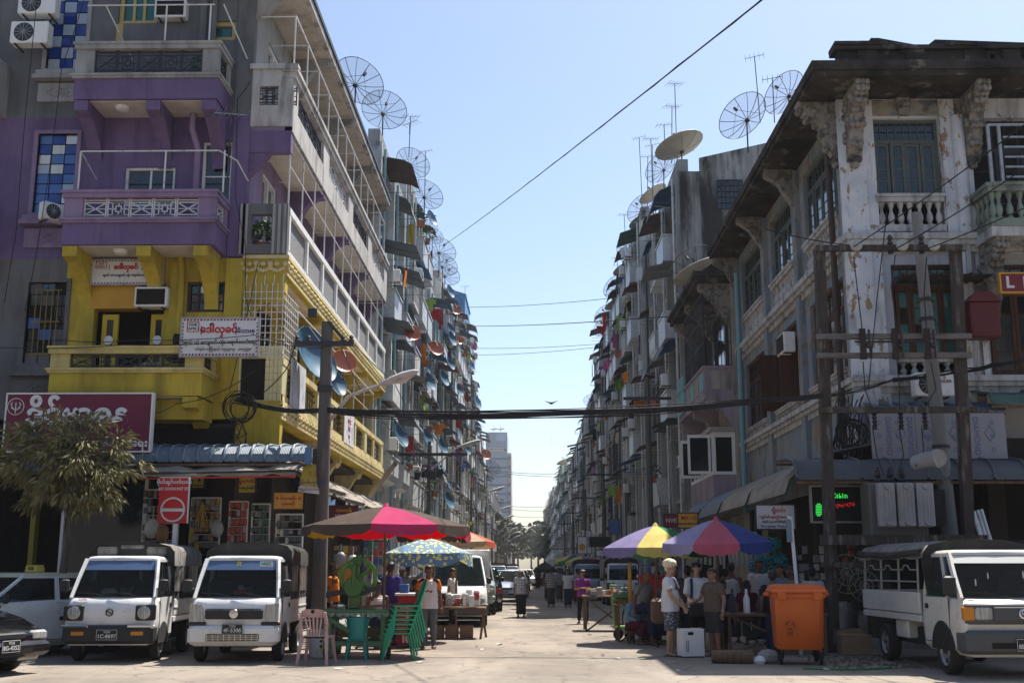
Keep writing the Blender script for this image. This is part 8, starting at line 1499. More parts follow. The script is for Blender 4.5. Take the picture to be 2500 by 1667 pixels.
def person(label, x, y, face, h, top, bot, hair='short', sk=0, sit=None, lean=0, arms=None, legs=None, turn=0, vox=.014, group=None, shoes=True, w=1.0, extra=None):
    S_ = h/1.66; t = T('person', label, 'person', (x, y, 0), face, group, local=True); t.scale = (S_,)*3; V3 = Vector
    dz = 0 if sit is None else sit/S_+.10-.88
    rot = Matrix.Rotation(lean, 3, 'X'); hip0 = V3((0, 0, .88+dz))
    U = lambda p: rot @ (V3((p[0]*w if abs(p[0]) < .3 else p[0], p[1], p[2]+dz))-hip0)+hip0       # upper body points
    def ringed(rs, n=16): return [[U((rx_*math.cos(2*PI*k/n), cy+ry_*math.sin(2*PI*k/n), z)) for k in range(n)] for z, rx_, ry_, cy in rs]
    # joints
    J = {}
    for s in (-1, 1):
        J[s, 'sh'] = U((s*.175, .005, 1.335)); a = (arms or {}).get(s)
        if a: J[s, 'el'], J[s, 'wr'] = U(a[0]), U(a[1])
        else: J[s, 'el'], J[s, 'wr'] = U((s*.225, .03, 1.07)), U((s*.235, -.04, .84))
        l = (legs or {}).get(s)
        J[s, 'hp'] = V3((s*.09*w, 0, .86+dz))
        if sit is not None: J[s, 'kn'], J[s, 'an'] = V3((s*.12, -.42, .88+dz)), V3((s*.11, -.40, .085)); 
        else: J[s, 'kn'], J[s, 'an'] = V3((s*.095, -.015, .475)), V3((s*.10, .02, .085))
        if l: J[s, 'kn'], J[s, 'an'] = V3(l[0]), V3(l[1])
    b = B()
    b.loft(ringed([(.80, .12, .09, 0), (.86, .158, .108, 0), (.92, .16, .112, 0), (1.02, .142, .10, 0), (1.15, .155, .112, -.005), (1.27, .172, .112, 0), (1.335, .15, .085, .005), (1.375, .07, .062, .012), (1.46, .052, .055, .005)]), True)
    hr = Matrix.Rotation(turn, 3, 'Z'); hc = V3((0, -.012, 1.545)); H = lambda p: U(hr @ V3(p)+hc)
    hs = B().sph((0, .0, .02), (.073, .092, .095), 16, 12).sph((0, -.022, -.045), (.056, .066, .066), 12, 8).sph((0, -.095, -.012), (.012, .02, .016), 8, 6).sph((0, -.09, .008), (.009, .012, .03), 8, 6).sph((0, -.082, -.048), (.026, .012, .01), 8, 5)
    for s in (-1, 1): hs.sph((s*.074, .012, -.005), (.012, .022, .033), 8, 6)
    hs.tube([(0, .01, -.16), (0, .005, -.04)], [.052, .052], 12); b.add([H(p) for p in hs.v], hs.f, True)
    for s in (-1, 1):
        sh, el, wr = J[s, 'sh'], J[s, 'el'], J[s, 'wr']
        b.tube([sh+V3((-s*.03, 0, 0)), sh, sh.lerp(el, .5), el, el.lerp(wr, .35), wr], [.05, .053, .046, .037, .037, .025], 10)
        d = (wr-el).normalized(); xx_, yy_ = frame(d); side = xx_ if abs(xx_.dot(V3((0, 1, 0)))) > abs(yy_.dot(V3((0, 1, 0)))) else yy_
        if side.y > 0: side = -side
        nrm = d.cross(side); kn_ = wr+d*.085; b.tube([wr, wr+d*.03, kn_], [(.026, .02), (.04, .016), (.042, .014)] if True else 0, 8)
        for f, (o_, L_) in enumerate(((-.033, .062), (-.011, .078), (.011, .072), (.032, .055))):
            p0 = kn_-d*.012+side*o_*-1; curl = nrm*(-s*.02); b.tube([p0, p0+d*L_*.5+curl*.3, p0+d*L_+curl*1.4], [.0105, .0095, .008], 6)
        b.tube([wr+d*.025+side*.025, wr+d*.055+side*.055, wr+d*.085+side*.06], [.013, .011, .009], 6)
        hp, kn, an = J[s, 'hp'], J[s, 'kn'], J[s, 'an']
        b.tube([hp, hp.lerp(kn, .4), kn, kn.lerp(an, .3), kn.lerp(an, .65), an], [.085*w, .078, .052, .056, .042, .034], 10)
        b.tube([an+V3((0, .05, -.045)), an+V3((0, .0, -.03)), an+V3((s*.01, -.08, -.05)), an+V3((s*.015, -.16, -.062))], [.03, (.036, .042), (.043, .03), (.035, .016)], 8)
        if shoes: ob('sandal', B().rbox(an.x+s*.012-.047, an.x+s*.012+.047, an.y-.19, an.y+.09, an.z-.085, an.z-.068, .006).tube([an+V3((-.045, -.06, -.06)), an+V3((s*.012, -.085, -.012)), an+V3((.055, -.06, -.06))], .012, 5), m_sole, t)
    rem(ob('body', b, SK[sk], t), vox*.75)
    # face
    for s in (-1, 1):
        ob('eye', B().sph(H((s*.030, -.083, .012)), (.013, .008, .008), 8, 5), m_eyew, t); ob('pupil', B().sph(H((s*.030, -.0895, .012)), (.006, .004, .0065), 6, 4), m_hair, t)
        ob('eyebrow', B().tube([H((s*.014, -.092, .031)), H((s*.032, -.09, .035)), H((s*.05, -.077, .030))], .005, 5), m_hair, t)
    ob('mouth', B().sph(H((0, -.091, -.049)), (.021, .006, .006), 8, 5), m_lip, t)
    # hair
    hm = m_hair; hb_ = B()
    if hair in ('short', 'long', 'shaggy'):
        hb_.sph((0, .018, .045), (.083, .094, .086), 16, 10); hb_.sph((0, .055, -.005), (.074, .06, .075), 12, 8); hb_.sph((0, -.058, .078), (.058, .036, .03), 10, 6)
        if hair == 'shaggy': [hb_.sph((math.cos(k*.7)*.07, math.sin(k*.7)*.075-.005, .075+.02*math.sin(k*2.3)), .034, 7, 5) for k in range(9)]; [hb_.sph((q*.075, .02, -.03), (.02, .05, .05), 7, 5) for q in (-1, 1)]
        if hair == 'long': hb_.sph((0, .075, -.07), (.065, .04, .11), 10, 8)
    elif hair == 'mop': hm = M('bleached hair', (.74, .66, .47), .7, [((.5, .4, .22), (30, 30, 8), .45, .6, .7)], .5, 60, gen=True); hb_.sph((0, .005, .082), (.122, .132, .09), 16, 10); [hb_.sph((math.cos(k*.63)*.09, math.sin(k*.63)*.098, .06), .034, 7, 5) for k in range(10)]; hb_.sph((0, .05, .0), (.07, .055, .07), 10, 6)
    elif hair == 'cap': hm = M('white cap', (.55, .54, .50), .9); hb_.sph((0, .005, .055), (.084, .098, .07), 16, 9); hb_.rbox(-.065, .065, -.165, -.05, .045, .056, .01)
    elif hair == 'bald': hb_.sph((0, .045, .0), (.072, .06, .06), 10, 6)
    ho = B(); ho.add([H(p) for p in hb_.v], hb_.f, True); rem(ob('hair' if hair != 'cap' else 'cap', ho, hm, t), vox*.7, 1, .02)
    if hair == 'cap': q = B().sph((0, .045, -.01), (.074, .055, .06), 10, 6); q2 = B(); q2.add([H(p) for p in q.v], q.f, True); ob('hair', q2, m_hair, t)
    # clothes
    kind, tm = top[:2]; sl_ = {'tee': .62, 'long': 1.9, 'elbow': 1.0, 'tank': .0}[kind]; hem = top[2] if len(top) > 2 else .83
    g = B(); e = .018; bell = .02 if kind != 'tank' else .0
    g.loft(ringed([(hem, .166+e+bell, .118+e+bell, 0), (.95, .160+e+bell, .118+e+bell, 0), (1.05, .148+e+bell*1.3, .108+e+bell, 0), (1.18, .160+e, .118+e, -.006), (1.28, .176+e*.6, .116+e, 0), (1.345, .150+e*.3, .088+e, .004), (1.385, .085, .074, .012)] if kind != 'tank' else [(hem, .17, .125, 0), (.95, .166, .124, 0), (1.05, .156, .115, 0), (1.18, .168, .127, -.006), (1.26, .165, .125, 0), (1.33, .115, .098, .004)]), True)
    if bell: 
        for k in range(10): a = k*.63; p = U((.165*math.cos(a), .115*math.sin(a), .95+.05*(k % 3))); q = U((.155*math.cos(a+.25), .105*math.sin(a+.25), 1.12+.06*(k % 2))); g.tube([p, p.lerp(q, .5), q], [.016, .024, .014], 6)
    ms_ = top[3] if len(top) > 3 else None; sg = B() if ms_ else g
    if sl_:
        for s in (-1, 1):
            sh, el, wr = J[s, 'sh'], J[s, 'el'], J[s, 'wr']; pts = [sh+V3((-s*.05, 0, .0)), sh+V3((0, 0, .0))]; rr = [.066, .07]
            if sl_ <= 1: pts += [sh.lerp(el, sl_*.6), sh.lerp(el, sl_)]; rr += [.066, .068 if sl_ < 1 else .055]
            else: pts += [sh.lerp(el, .6), el, el.lerp(wr, .5), el.lerp(wr, sl_-1)]; rr += [.058, .05, .046, .038]
            sg.tube(pts, rr, 12)
    rem(ob('shirt', g, tm, t), vox, 2, .032)
    if ms_: rem(ob('sleeves', sg, ms_, t), vox, 2, .025)
    kb, bm = bot[:2]; g = B()
    if kb == 'longyi':
        L0 = .12 if sit is None else None; n = 26
        if sit is None:
            rings = [[(rx_*math.cos(2*PI*k/n)*(1+.05*f*math.sin(k*2.4)), ry_*math.sin(2*PI*k/n)*(1+.07*f*math.sin(k*1.7))-.01*f, z) for k in range(n)] for z, rx_, ry_, f in [(1.0+dz, .15*w, .115, 0), (.90, .172*w, .13, .3), (.7, .185, .145, .7), (.45, .175, .14, 1), (.25, .17, .14, 1.3), (L0, .175, .145, 1.6)]]
            g.loft(rings, True, True); g.sph((0, -.13, .98), (.05, .03, .04), 8, 5)
        else:
            for s in (-1, 1): g.tube([J[s, 'hp']+V3((0, .05, 0)), J[s, 'kn']+V3((0, -.02, .02)), J[s, 'an']+V3((0, 0, .12))], [.13, .105, .10], 12)
            g.tube([J[-1, 'kn'], J[1, 'kn']], .10, 10).tube([J[-1, 'an']+V3((0, 0, .12)), J[1, 'an']+V3((0, 0, .12))], .10, 10)
    else:
        end = {'trousers': .93, 'shorts': -1}[kb]
        for s in (-1, 1):
            hp, kn, an = J[s, 'hp'], J[s, 'kn'], J[s, 'an']
            if end > 0: g.tube([hp+V3((0, 0, .03)), hp.lerp(kn, .4), kn, kn.lerp(an, .4), kn.lerp(an, end)], [.104*w, .092, .072, .066, .06 if len(bot) < 3 else .05], 12)
            else: g.tube([hp+V3((0, 0, .03)), hp.lerp(kn, .4), hp.lerp(kn, .95), kn.lerp(an, .06)], [.106*w, .102, .096, .098], 12)
        g.loft(ringed([(.80, .13, .1, 0), (.86, .172, .122, 0), (.94, .166, .12, 0), (1.0, .152, .112, 0)]), True)
    rem(ob({'longyi': 'longyi', 'trousers': 'trousers', 'shorts': 'shorts'}[kb], g, bm, t), vox, 2, .034)
    if extra: extra(t, U, H, J)
    return t
c_wht = cloth('white shirt cloth', (.62, .62, .62), .2); c_grey = cloth('grey denim', (.12, .12, .13)); c_blk = cloth('black cloth', (.014, .014, .016)); c_pur = cloth('purple shirt cloth', (.20, .035, .20)); c_vio = cloth('indigo shirt cloth', (.05, .035, .16)); c_tealc = cloth('teal longyi cloth', (.03, .09, .12)); c_brnp = cloth('brown polo cloth', (.13, .088, .068)); c_orac = cloth('orange sleeve cloth', (.60, .17, .02)); c_mar = cloth('maroon cloth', (.09, .012, .03)); c_den = cloth('light denim', (.16, .28, .40)); c_dgr = cloth('dark grey cloth', (.05, .05, .055)); c_nav = cloth('navy cloth', (.02, .025, .06)); c_mgr = cloth('mid grey cloth', (.20, .20, .20))
def checks(n, c, d, sc=22):
    m = M(n, c, .9); t = m.node_tree; N = t.nodes; b = N['Principled BSDF']; tc = N.new('ShaderNodeTexCoord'); w1 = []
    for ax_ in ('X', 'Z'):
        w_ = N.new('ShaderNodeTexWave'); w_.wave_type = 'BANDS'; w_.bands_direction = ax_; w_.inputs['Scale'].default_value = sc/6; t.links.new(tc.outputs['Object'], w_.inputs['Vector']); w1.append(w_)
    a = N.new('ShaderNodeMath'); a.operation = 'MULTIPLY'; t.links.new(w1[0].outputs['Fac'], a.inputs[0]); t.links.new(w1[1].outputs['Fac'], a.inputs[1]); r = N.new('ShaderNodeValToRGB'); r.color_ramp.elements[0].position = .12; r.color_ramp.elements[1].position = .3; r.color_ramp.elements[0].color = (*d, 1); r.color_ramp.elements[1].color = (*c, 1); t.links.new(a.outputs[0], r.inputs[0]); t.links.new(r.outputs[0], b.inputs['Base Color']); return m
c_plaid = checks('white plaid', (.55, .55, .56), (.10, .11, .14), 34); c_plaidb = checks('black plaid', (.035, .035, .04), (.35, .35, .34), 26); c_fshort = M('floral shorts cloth', (.06, .06, .075), .9, [((.36, .36, .38), 26, .54, .58, .9)], gen=True)
def G(u, v): return gnd(u, v)
g = G(1044, 1584)
def boyx(t, U, H, J):
    for k in range(9): ob('shirt_print', B().sph(U((-.08+.02*k+R.uniform(-.01, .01), -.142, 1.16+R.uniform(-.03, .03))), (.017, .004, .015), 6, 4), MATS['sign red'] if k % 2 else c_dgr, t)
    ob('collar', B().tube([U((.078*math.cos(2*PI*k/16), .012+.07*math.sin(2*PI*k/16), 1.385)) for k in range(17)], .014, 6), c_orac, t)
    for s in (-1, 1): ob('shoulder_panel', B().tube([U((s*.09, -.05, 1.385)), U((s*.16, -.045, 1.36)), U((s*.2, -.04, 1.31))], [.025, .03, .028], 8), c_nav, t)
person('boy in white T-shirt with orange sleeves and grey jeans walking toward us', g.x, g.y, rad(4), 1.56, ('tee', c_wht, .80, c_orac), ('trousers', c_grey, 1), 'short', 1, legs={-1: ((-.085, -.06, .475), (-.10, -.02, .085)), 1: ((.10, .02, .475), (.115, .10, .095))}, arms={-1: ((-.235, .0, 1.07), (-.25, -.08, .84)), 1: ((.235, .05, 1.07), (.26, .02, .83))}, vox=.011, extra=boyx)
g = G(1640, 1601)
def m1x(t, U, H, J):
    ob('bag_strap', B().tube([U((-.10, -.11, 1.37)), U((-.05, -.165, 1.2)), U((.12, -.17, 1.02)), U((.22, -.10, .92))], .012, 5).tube([U((-.10, .09, 1.37)), U((.1, .15, 1.1)), U((.24, .08, .9))], .012, 5), c_mar, t)
    ob('shirt_print', B().sph(U((-.07, -.155, 1.2)), (.035, .006, .05), 8, 5), c_dgr, t)
person('tall man with bleached mop hair, white T-shirt and floral shorts', g.x, g.y, rad(62), 1.62, ('tee', c_wht, .78), ('shorts', c_fshort), 'mop', 2, arms={-1: ((-.2, -.10, 1.06), (-.06, -.24, .88)), 1: ((.2, -.08, 1.06), (.02, -.25, .86))}, vox=.011, extra=m1x)
ob('shoulder_bag', B().rbox(g.x-.33, g.x-.05, g.y+.0, g.y+.22, .55, .98, .05).tube([(g.x-.28, g.y+.1, .95), (g.x-.18, g.y+.1, 1.15), (g.x-.08, g.y+.1, .95)], .015, 5), M('brown leather', (.10, .045, .025), .55, [((.04, .02, .012), 8, .45, .65, .6)], .3, 40), None, 'brown woven shoulder bag hanging at the back of the mop haired man', 'bag')
g = G(1705, 1592)
person('man with shaggy black hair in a white long sleeved shirt, hands clasped', g.x+.06, g.y+.35, rad(8), 1.60, ('elbow', c_wht, .82), ('shorts', c_blk), 'shaggy', 2, arms={-1: ((-.225, -.03, 1.07), (-.05, -.2, .90)), 1: ((.225, -.03, 1.07), (.03, -.21, .88))}, vox=.011, extra=lambda t, U, H, J: ob('bag_strap', B().tube([U((-.13, -.08, 1.36)), U((-.15, -.165, 1.2)), U((-.16, -.16, 1.0))], [(.03, .008)]*3, 6), c_nav, t))
ob('handbag', B().rbox(g.x-.12, g.x+.30, g.y+.02, g.y+.16, .62, .88, .04), m_black, None, 'black bag held in front of the shaggy haired man', 'bag')
g = G(1742, 1602)
def m3x(t, U, H, J):
    gl = B(); [gl.tube([H((s*.032+.022*math.cos(2*PI*k/10), -.098, .012+.016*math.sin(2*PI*k/10))) for k in range(11)], .003, 4) for s in (-1, 1)]; gl.tube([H((-.054, -.095, .014)), H((-.075, .0, .012))], .003, 4).tube([H((.054, -.095, .014)), H((.075, .0, .012))], .003, 4); ob('spectacles', gl, m_iron, t)
    ob('wrist_watch', B().lathe([(.03, -.012), (.036, 0), (.03, .012)], J[1, 'wr']+Vector((0, 0, .03)), 12), m_chrome, t); ob('collar', B().tube([U((.085*math.cos(2*PI*k/16), .012+.078*math.sin(2*PI*k/16), 1.385)) for k in range(17)], .018, 6), c_brnp, t)
person('stout man with spectacles in a brown polo shirt and dark shorts facing the others', g.x+.03, g.y, rad(-62), 1.50, ('tee', c_brnp, .84), ('shorts', c_dgr), 'short', 0, w=1.22, arms={-1: ((-.24, -.10, 1.08), (-.20, -.36, 1.0)), 1: ((.25, .03, 1.07), (.25, -.02, .83))}, vox=.011, extra=m3x)
# walkers in the street
g = G(1424, 1522)
person('young man in a purple T-shirt and black trousers looking at his phone', g.x, g.y, rad(-12), 1.46, ('tee', c_pur), ('trousers', c_blk), 'shaggy', 0, arms={-1: ((-.24, -.02, 1.07), (-.05, -.27, 1.10)), 1: ((.24, -.02, 1.07), (.04, -.27, 1.10))}, legs={-1: ((-.11, -.02, .475), (-.13, .0, .085)), 1: ((.1, -.02, .475), (.12, .04, .085))}, extra=lambda t, U, H, J: ob('phone', B().rbox(-.035, .035, -.40, -.30, 1.10, 1.115, .004), m_black, t))
g = G(1272, 1507)
person('man in a white cap, plaid shirt and black longyi walking down the street', g.x, g.y, rad(6), 1.48, ('tee', c_plaid, .80), ('longyi', c_blk), 'cap', 1)
g = G(1108, 1531)
person('man in a white shirt and black trousers standing by the white delivery van', g.x-.05, g.y+.1, rad(70), 1.50, ('tee', c_wht, .88), ('trousers', c_blk), 'short', 0, turn=.1)
WG = 'people walking far along the street'
for (u, v, f, h, tp_, bt, hr_, sk_, lb_) in [(1346, 1481, 178, 1.55, ('elbow', c_plaidb, .8), ('longyi', c_dgr), 'short', 1, 'man in a black plaid shirt and dark longyi walking away'), (1387, 1483, 0, 1.48, ('tee', c_wht, .82), ('longyi', c_nav), 'short', 1, 'man in a white shirt and navy longyi coming toward us'), (1313, 1438, 5, 1.66, ('tee', c_dgr), ('longyi', c_blk), 'long', 1, 'woman in dark clothes far ahead under the black umbrella'), (1366, 1468, 170, 1.52, ('tee', c_mgr), ('longyi', c_dgr), 'short', 1, 'grey shirted man in dark longyi beyond the plaid one'), (1409, 1474, 182, 1.50, ('tee', c_plaid), ('longyi', c_mar), 'short', 0, 'man in a pale plaid shirt walking away near the pickups'), (1338, 1466, 185, 1.5, ('tee', c_blk), ('longyi', c_blk), 'short', 1, 'man in black walking away left of the plaid one'), (1398, 1462, 10, 1.5, ('tee', c_dgr), ('longyi', c_nav), 'long', 1, 'woman in dark grey behind the white shirted walker'), (1321, 1432, 0, 1.5, ('tee', c_wht), ('longyi', c_mar), 'short', 1, 'far walker in white and maroon beside the umbrella woman'), (1300, 1421, 180, 1.6, ('tee', c_mar), ('trousers', c_blk), 'short', 1, 'far walker in a maroon shirt among the cars')]:
    g = G(u, v); person(lb_, g.x, g.y, rad(f), h, tp_, bt, hr_, sk_, vox=.02, group=WG, legs={-1: ((-.09, -.09, .48), (-.1, -.10, .085)), 1: ((.09, .02, .48), (.1, .16, .11))} if bt[0] == 'trousers' else None)
# stall keepers, left
p = at(953, 1470, 23.2); person('person in an indigo shirt and teal longyi standing with back turned at the stall', p.x, 23.2, rad(165), 1.62, ('elbow', c_vio, .84), ('longyi', c_tealc), 'short', 1)
p = at(980, 1470, 26); person('man in a cream cap and grey shirt behind the drinks counter', p.x, 26, rad(20), 1.55, ('tee', c_mgr), ('trousers', c_dgr), 'cap', 1, vox=.018); p = at(996, 1470, 27.5); person('man in a grey shirt deep behind the drinks counter', p.x, 27.5, rad(160), 1.6, ('tee', c_mgr), ('trousers', c_blk), 'short', 1, vox=.02)
p = at(921, 1500, 22.4); person('man in a white vest seated behind the sugar cane press', p.x, 22.4, rad(20), 1.6, ('tank', c_wht, .86), ('longyi', c_nav), 'short', 1, sit=.42, vox=.018)
p = at(1010, 1480, 24.0); person('dark haired vendor bending low behind the boy', p.x, 24.0, rad(10), 1.5, ('tee', c_mar), ('longyi', c_dgr), 'short', 1, sit=.55, lean=.5, vox=.018)
p = at(812, 1450, 24.6); person('person in an orange top half hidden behind the lamp post', p.x, 24.6, rad(80), 1.6, ('tee', c_orac), ('longyi', c_blk), 'short', 1, vox=.018)
for k, u in enumerate((86, 104)): p = at(u, 1400, 23.0+k*.3); person(['maroon shirted person standing in the dark behind the taxi, left', 'maroon shirted person standing in the dark behind the taxi, right'][k], p.x, 23.0+k*.3, rad(60-90*k), 1.6, ('tee', c_mar), ('longyi', c_blk), 'short', 1, vox=.02)
# stall keepers, right
p = at(1566, 1500, 23.6); person('bald elder in a white vest and grey shirt seated at the trestle stall', p.x, 23.6, rad(40), 1.6, ('tee', c_mgr), ('longyi', c_nav), 'bald', 1, sit=.62, lean=.25, vox=.016)
g = G(1548, 1575); person('vendor in a light denim jacket and maroon longyi seated low by the trolley', g.x+.05, g.y+.5, rad(30), 1.5, ('long', c_den), ('longyi', c_mar), 'short', 1, sit=.28, lean=.15, vox=.014, arms={-1: ((-.22, -.05, 1.08), (-.08, -.28, 1.0)), 1: ((.22, -.05, 1.08), (.05, -.2, 1.36))})
ob('low_stool', B().rbox(g.x-.1, g.x+.2, g.y+.4, g.y+.7, .2, .27, .01).bar((g.x-.05, g.y+.45, 0), (g.x-.05, g.y+.45, .2), .04).bar((g.x+.15, g.y+.45, 0), (g.x+.15, g.y+.45, .2), .04).bar((g.x+.05, g.y+.65, 0), (g.x+.05, g.y+.65, .2), .04), m_wood, None, 'low wooden stool under the denim jacketed vendor', 'stool')
for (u, Y, f, h, tp_, bt, hr_, sk_, lb_, sit_) in [(1605, 25.2, 10, 1.55, ('tee', c_wht), ('longyi', c_nav), 'long', 1, 'dark woman in a white top behind the red topped box', .62), (1680, 23.2, 160, 1.55, ('tee', c_dgr), ('longyi', c_blk), 'short', 1, 'dark haired person behind the two white shirted men', None), (1787, 24.2, 175, 1.62, ('tank', c_wht), ('longyi', c_dgr), 'short', 1, 'person in a white vest with back turned in the right shop', None), (1855, 23.4, 15, 1.68, ('tee', c_wht), ('longyi', c_nav), 'short', 1, 'man in a printed white T-shirt standing under the rose parasol edge', None), (1824, 23.0, 160, 1.45, ('tee', c_mar), ('longyi', c_dgr), 'long', 1, 'woman in maroon seated among the right shop goods', .5), (1887, 20.6, 170, 1.46, ('tee', c_blk), ('longyi', c_nav), 'short', 1, 'man in a black shirt with back turned just behind the orange bin', None), (1908, 22.4, -60, 1.58, ('tee', c_den), ('longyi', c_dgr), 'short', 0, 'man in a pale blue shirt in profile near the bent sign post', None), (1932, 22.0, -70, 1.54, ('tee', c_mgr), ('longyi', c_dgr), 'short', 1, 'man in a pale grey shirt beside the bent sign post', None), (1985, 22.3, 175, 1.52, ('tee', c_wht), ('longyi', c_nav), 'short', 1, 'person in a white shirt behind the large wire hoop', None), (1765, 21.8, -20, 1.45, ('tee', c_nav), ('longyi', c_blk), 'short', 1, 'person in dark navy seated at the long dark table', .5), (1650, 26.0, 20, 1.55, ('tee', c_dgr), ('longyi', c_dgr), 'long', 1, 'dim figure standing in the shop behind the parasol poles', None)]:
    p = at(u, 1450, Y); person(lb_, p.x, Y, rad(f), h, tp_, bt, hr_, sk_, sit=sit_, vox=.018)
# ---------------------------------------------------------------- overhead wires
def wire(label, pts, r, sag=.0, n=10, group=None, name='overhead_wire', tw=0):
    b = B(); P = []
    for i in range(len(pts)-1):
        A, Bq = Vector(pts[i]), Vector(pts[i+1])
        for k in range(n+(i == len(pts)-2)): f = k/n; P.append(A.lerp(Bq, f)-Vector((0, 0, sag*4*f*(1-f))))
    b.tube(P, r, 5); 
    if tw: b.tube([p+Vector((r*.9*math.cos(i*2.2), 0, r*.9*math.sin(i*2.2))) for i, p in enumerate(P)], r*.7, 4)
    return ob(name, b, m_cable, None, label, 'cable', group)
A, E = at(1850, 0, 13.5), at(1085, 598, 61); d = (A-E)
wire('long twisted cable slanting across the sky from top to the sunlit roofs', [A+d.normalized()*6, E], .013, .12, 40, tw=1)
WGp = 'thin wires crossing the street'
for k, (u0, v0, u1, v1, Y0, Y1, r) in enumerate([(1140, 750, 1500, 727, 92, 72, .02), (1150, 796, 1790, 760, 88, 37, .022), (1155, 850, 1480, 838, 100, 90, .02), (1155, 867, 1480, 845, 100, 90, .02), (1200, 1148, 1366, 1156, 118, 150, .03), (1205, 1152, 1366, 1163, 118, 150, .03), (1230, 1234, 1340, 1236, 150, 190, .03), (1240, 1242, 1340, 1246, 160, 200, .03), (1240, 1258, 1330, 1262, 170, 210, .03), (1240, 1280, 1335, 1284, 160, 200, .04), (1240, 1288, 1350, 1282, 150, 170, .03), (1245, 1298, 1350, 1300, 130, 150, .04), (1245, 1332, 1420, 1338, 110, 100, .04)]):
    wire('thin wire over the street, %s from the top' % ['first', 'second', 'third', 'fourth', 'fifth', 'sixth', 'seventh', 'eighth', 'ninth', 'tenth', 'eleventh', 'twelfth', 'lowest'][k], [at(u0, v0, Y0), at(u1, v1, Y1)], r, .15, 8, WGp)
# thick bundle between the yellow house, the lamp pole and the transformer stand
Yb = 22.1; BG = 'black cables bundled across the street'; RB = random.Random(3)
for k in range(11):
    o = lambda s=10: RB.uniform(-s, s)
    q = [at(575+o(), 975+o(8), 23.3), at(688, 1000+o(6), 22.8), at(800, 1000+k*1.2-6, 22.2), at(950, 1000+k*2.2+o(3), 22.0), at(1250, 1000+k*2+o(4), 22.0), at(1600, 992+k*1.8+o(5), 22.0), at(1880, 975+o(6), 21.6), at(2010, 965+o(6), 21.2)]
    if k > 6: q += [at(2090+o(), 955+o(12), 21.6), at(2180, 925+o(8), 22.6), at(2290, 912+o(8), 22.8)]
    wire('one of the black cables in the thick bundle hung across the street', q, RB.uniform(.008, .015), .02, 6, BG)
for k in range(5):
    q = [at(2180, 930+RB.uniform(-8, 8), 22.7), at(2340, 905+RB.uniform(-8, 8), 22.0), at(2420, 890+RB.uniform(-6, 6), 21.0), at(2540, 868+RB.uniform(-8, 8), 19.5)]
    wire('one of the cables leaving the stand toward the right edge', q, .016, .03, 6, 'cables leaving the stand at right')
for k, (u, v) in enumerate([(2130, 577), (2210, 575), (2290, 577)]): wire(['left', 'middle', 'right'][k]+' high line running from the stand up past the right edge', [at([2079, 2190, 2266][k], 606, 21), at([2520, 2560, 2640][k], [290, 370, 440][k], 16)], .011, .05, 10, 'high lines from the stand')
# coils and hanging tangles
def coil(label, u, v, Y, r, n, tail):
    c = at(u, v, Y); b = B(); q = random.Random(n)
    for k in range(n):
        rr = r*q.uniform(.75, 1.1); oc = c+Vector((q.uniform(-.08, .08), q.uniform(-.05, .05), q.uniform(-.06, .06))); b.tube([oc+Vector((rr*math.cos(2*PI*i/18+k), .03*math.sin(i), rr*math.sin(2*PI*i/18+k))) for i in range(19)], q.uniform(.009, .017), 4)
    for k in range(tail): b.tube([c+Vector((q.uniform(-r, r)*.4, 0, -r*.8)), c+Vector((q.uniform(-r, r), .05, -r*1.6)), c+Vector((q.uniform(-1.6, .6)*r, .1, -r*2.5))], .012, 4)
    ob('cable_coil', b, m_cable, None, label, 'cable')
coil('tangle of coiled black cable on the yellow corner', 585, 995, 23.0, .33, 8, 6)
coil('thick coil of cable hanging at the foot of the colonial corner', 2075, 1060, 22.9, .3, 9, 12)
tg = B(); RB = random.Random(8)
for k in range(26): u = RB.uniform(2040, 2110); v = RB.uniform(960, 1010); tg.tube([at(u, v, 23.1), at(u+RB.uniform(-25, 25), v+60, 22.9), at(u+RB.uniform(-40, 30), v+130, 23.0), at(u+RB.uniform(-30, 30), RB.uniform(1110, 1150), 23.1)], RB.uniform(.008, .016), 4)
ob('cable_tangle', tg, m_cable, None, 'hanging tangle of service cables on the colonial corner', 'cable')
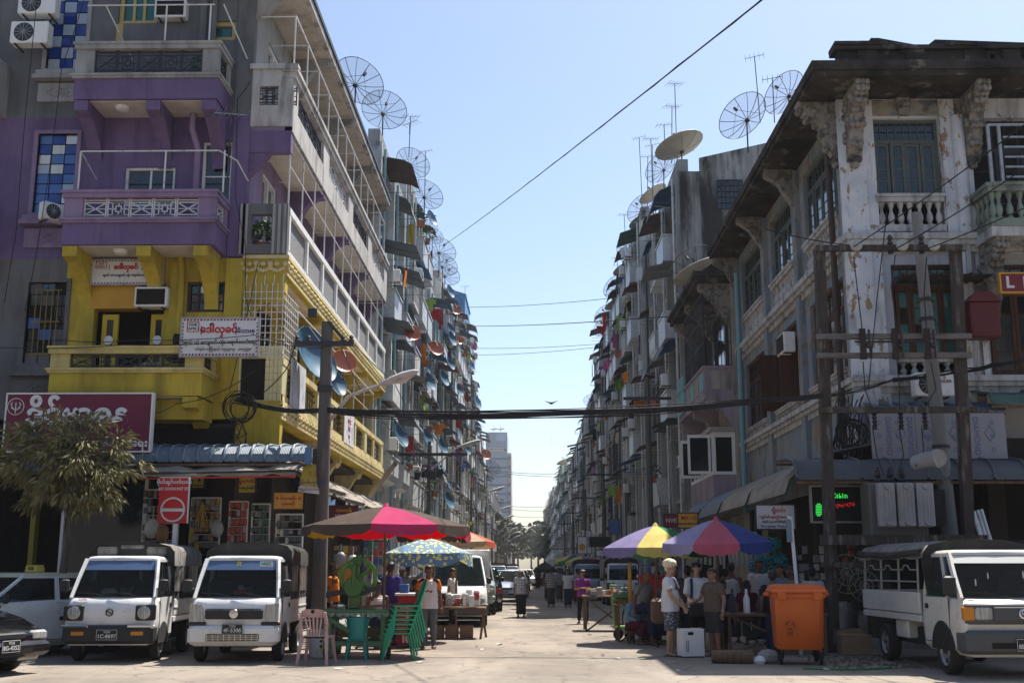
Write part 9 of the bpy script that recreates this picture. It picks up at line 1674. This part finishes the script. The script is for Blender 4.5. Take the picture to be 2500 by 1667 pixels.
for k, (q, lb_) in enumerate([([(610, 200, 23.5), (580, 240, 23.4), (575, 480, 23.4), (600, 600, 23.3), (598, 720, 23.4), (620, 790, 23.3)], 'cable running down the corner column of the purple floors'), ([(560, 955, 23.4), (600, 780, 23.3), (630, 640, 23.3)], 'cable climbing the yellow corner column'), ([(370, 1010, 22.4), (430, 985, 22.5), (530, 960, 22.6), (620, 905, 23.0)], 'cable sagging over the yellow balcony base'), ([(205, 0, 22.9), (150, 170, 22.9), (120, 420, 22.9), (85, 640, 22.9), (60, 760, 22.9)], 'thin cable down the stair tower'), ([(90, 0, 22.7), (60, 300, 22.7), (40, 560, 22.7), (10, 740, 22.7)], 'thin cable down the far left house'), ([(150, 830, 22.3), (330, 830, 22.4), (620, 818, 22.3), (790, 842, 22.2)], 'upper thin wire passing the yellow balcony'), ([(0, 848, 22.3), (300, 842, 22.4), (640, 830, 22.3), (790, 850, 22.2)], 'lower thin wire passing the yellow balcony'), ([(866, 842, 22.2), (960, 930, 30), (1050, 1100, 46)], 'wire running from the cross arm to the second street lamp'), ([(830, 842, 22.2), (900, 990, 30), (1040, 1140, 46)], 'slack wire from the cross arm to the second street lamp'), ([(720, 842, 22.2), (700, 900, 22.6), (640, 960, 23)], 'service wire from the cross arm to the cage'), ([(470, 235, 23.5), (465, 300, 23.5)], 'short lamp wire under the third floor slab'), ([(1870, 560, 21.3), (2085, 600, 22.4)], 'wire from the stand top to the colonial wall'), ([(1630, 1330, 30), (1590, 1100, 42), (1610, 900, 46)], 'drop wire along the pavilion house')]):
    wire(lb_, [at(*a) for a in q], .009 if k < 7 else .012, .04, 6)
# spider of service wires on the second lamp pole and its neighbours
RB = random.Random(4)
for k in range(16):
    a = at(1050+RB.uniform(-18, 18), 1160+RB.uniform(-40, 60), 45.8); e = atx(RB.uniform(945, 1035), RB.uniform(1120, 1290), -5.0) if k % 2 else at(RB.uniform(1080, 1135), RB.uniform(1190, 1290), 70)
    wire('slack service wire fanning out from the second street lamp', [a, e], .014, .25, 8, 'service wires of the second street lamp')
# grey pole on the shaded side
p = at(1597, 1300, 42); GP = T('utility_pole', 'grey utility pole beside the striped parasols on the shaded side', 'utility pole', (p.x-.3, 40, 0)); ob('pole', B().tube([(p.x-.3, 40, 0), (p.x-.35, 40, 8.2)], [.12, .09], 10), m_pole, GP); ob('cross_arm', B().box(p.x-1.2, p.x+.5, 39.9, 40, 7.4, 7.5), m_iron, GP)
for k, (x, y) in enumerate([(4.2, 66), (4.2, 88), (4.1, 112), (4.1, 140)]): t = T('utility_pole', 'dark utility pole on the shaded side, %s from the grey one' % ['first', 'second', 'third', 'fourth'][k], 'utility pole', (x, y, 0), 0, 'dark poles on the shaded side'); ob('pole', B().tube([(x, y, 0), (x, y, 7.5)], [.13, .09], 8), m_pole, t); ob('cross_arm', B().box(x-.8, x+.8, y-.1, y, 6.8, 6.9), m_iron, t)
b_ = at(1346, 984, 60); ob('bird', B().sph(b_, (.12, .2, .06), 7, 5).tube([b_+Vector((-.35, 0, .12)), b_, b_+Vector((.35, .1, .14))], [.01, .05, .01], 5), m_black, None, 'small dark bird flying over the street', 'bird')
bake_text()
HZ = B().box(-60, 60, -6, 520, -1.2, 52)
m_hz = bpy.data.materials.new('haze'); m_hz.use_nodes = True; _t = m_hz.node_tree; _t.nodes.remove(_t.nodes['Principled BSDF'])
_p = _t.nodes.new('ShaderNodeVolumePrincipled'); _p.inputs['Density'].default_value = .0003; _p.inputs['Color'].default_value = (.9, .93, 1, 1); _p.inputs['Anisotropy'].default_value = 0
_t.links.new(_p.outputs[0], _t.nodes['Material Output'].inputs['Volume']); ob('haze', HZ, m_hz, kind='stuff')
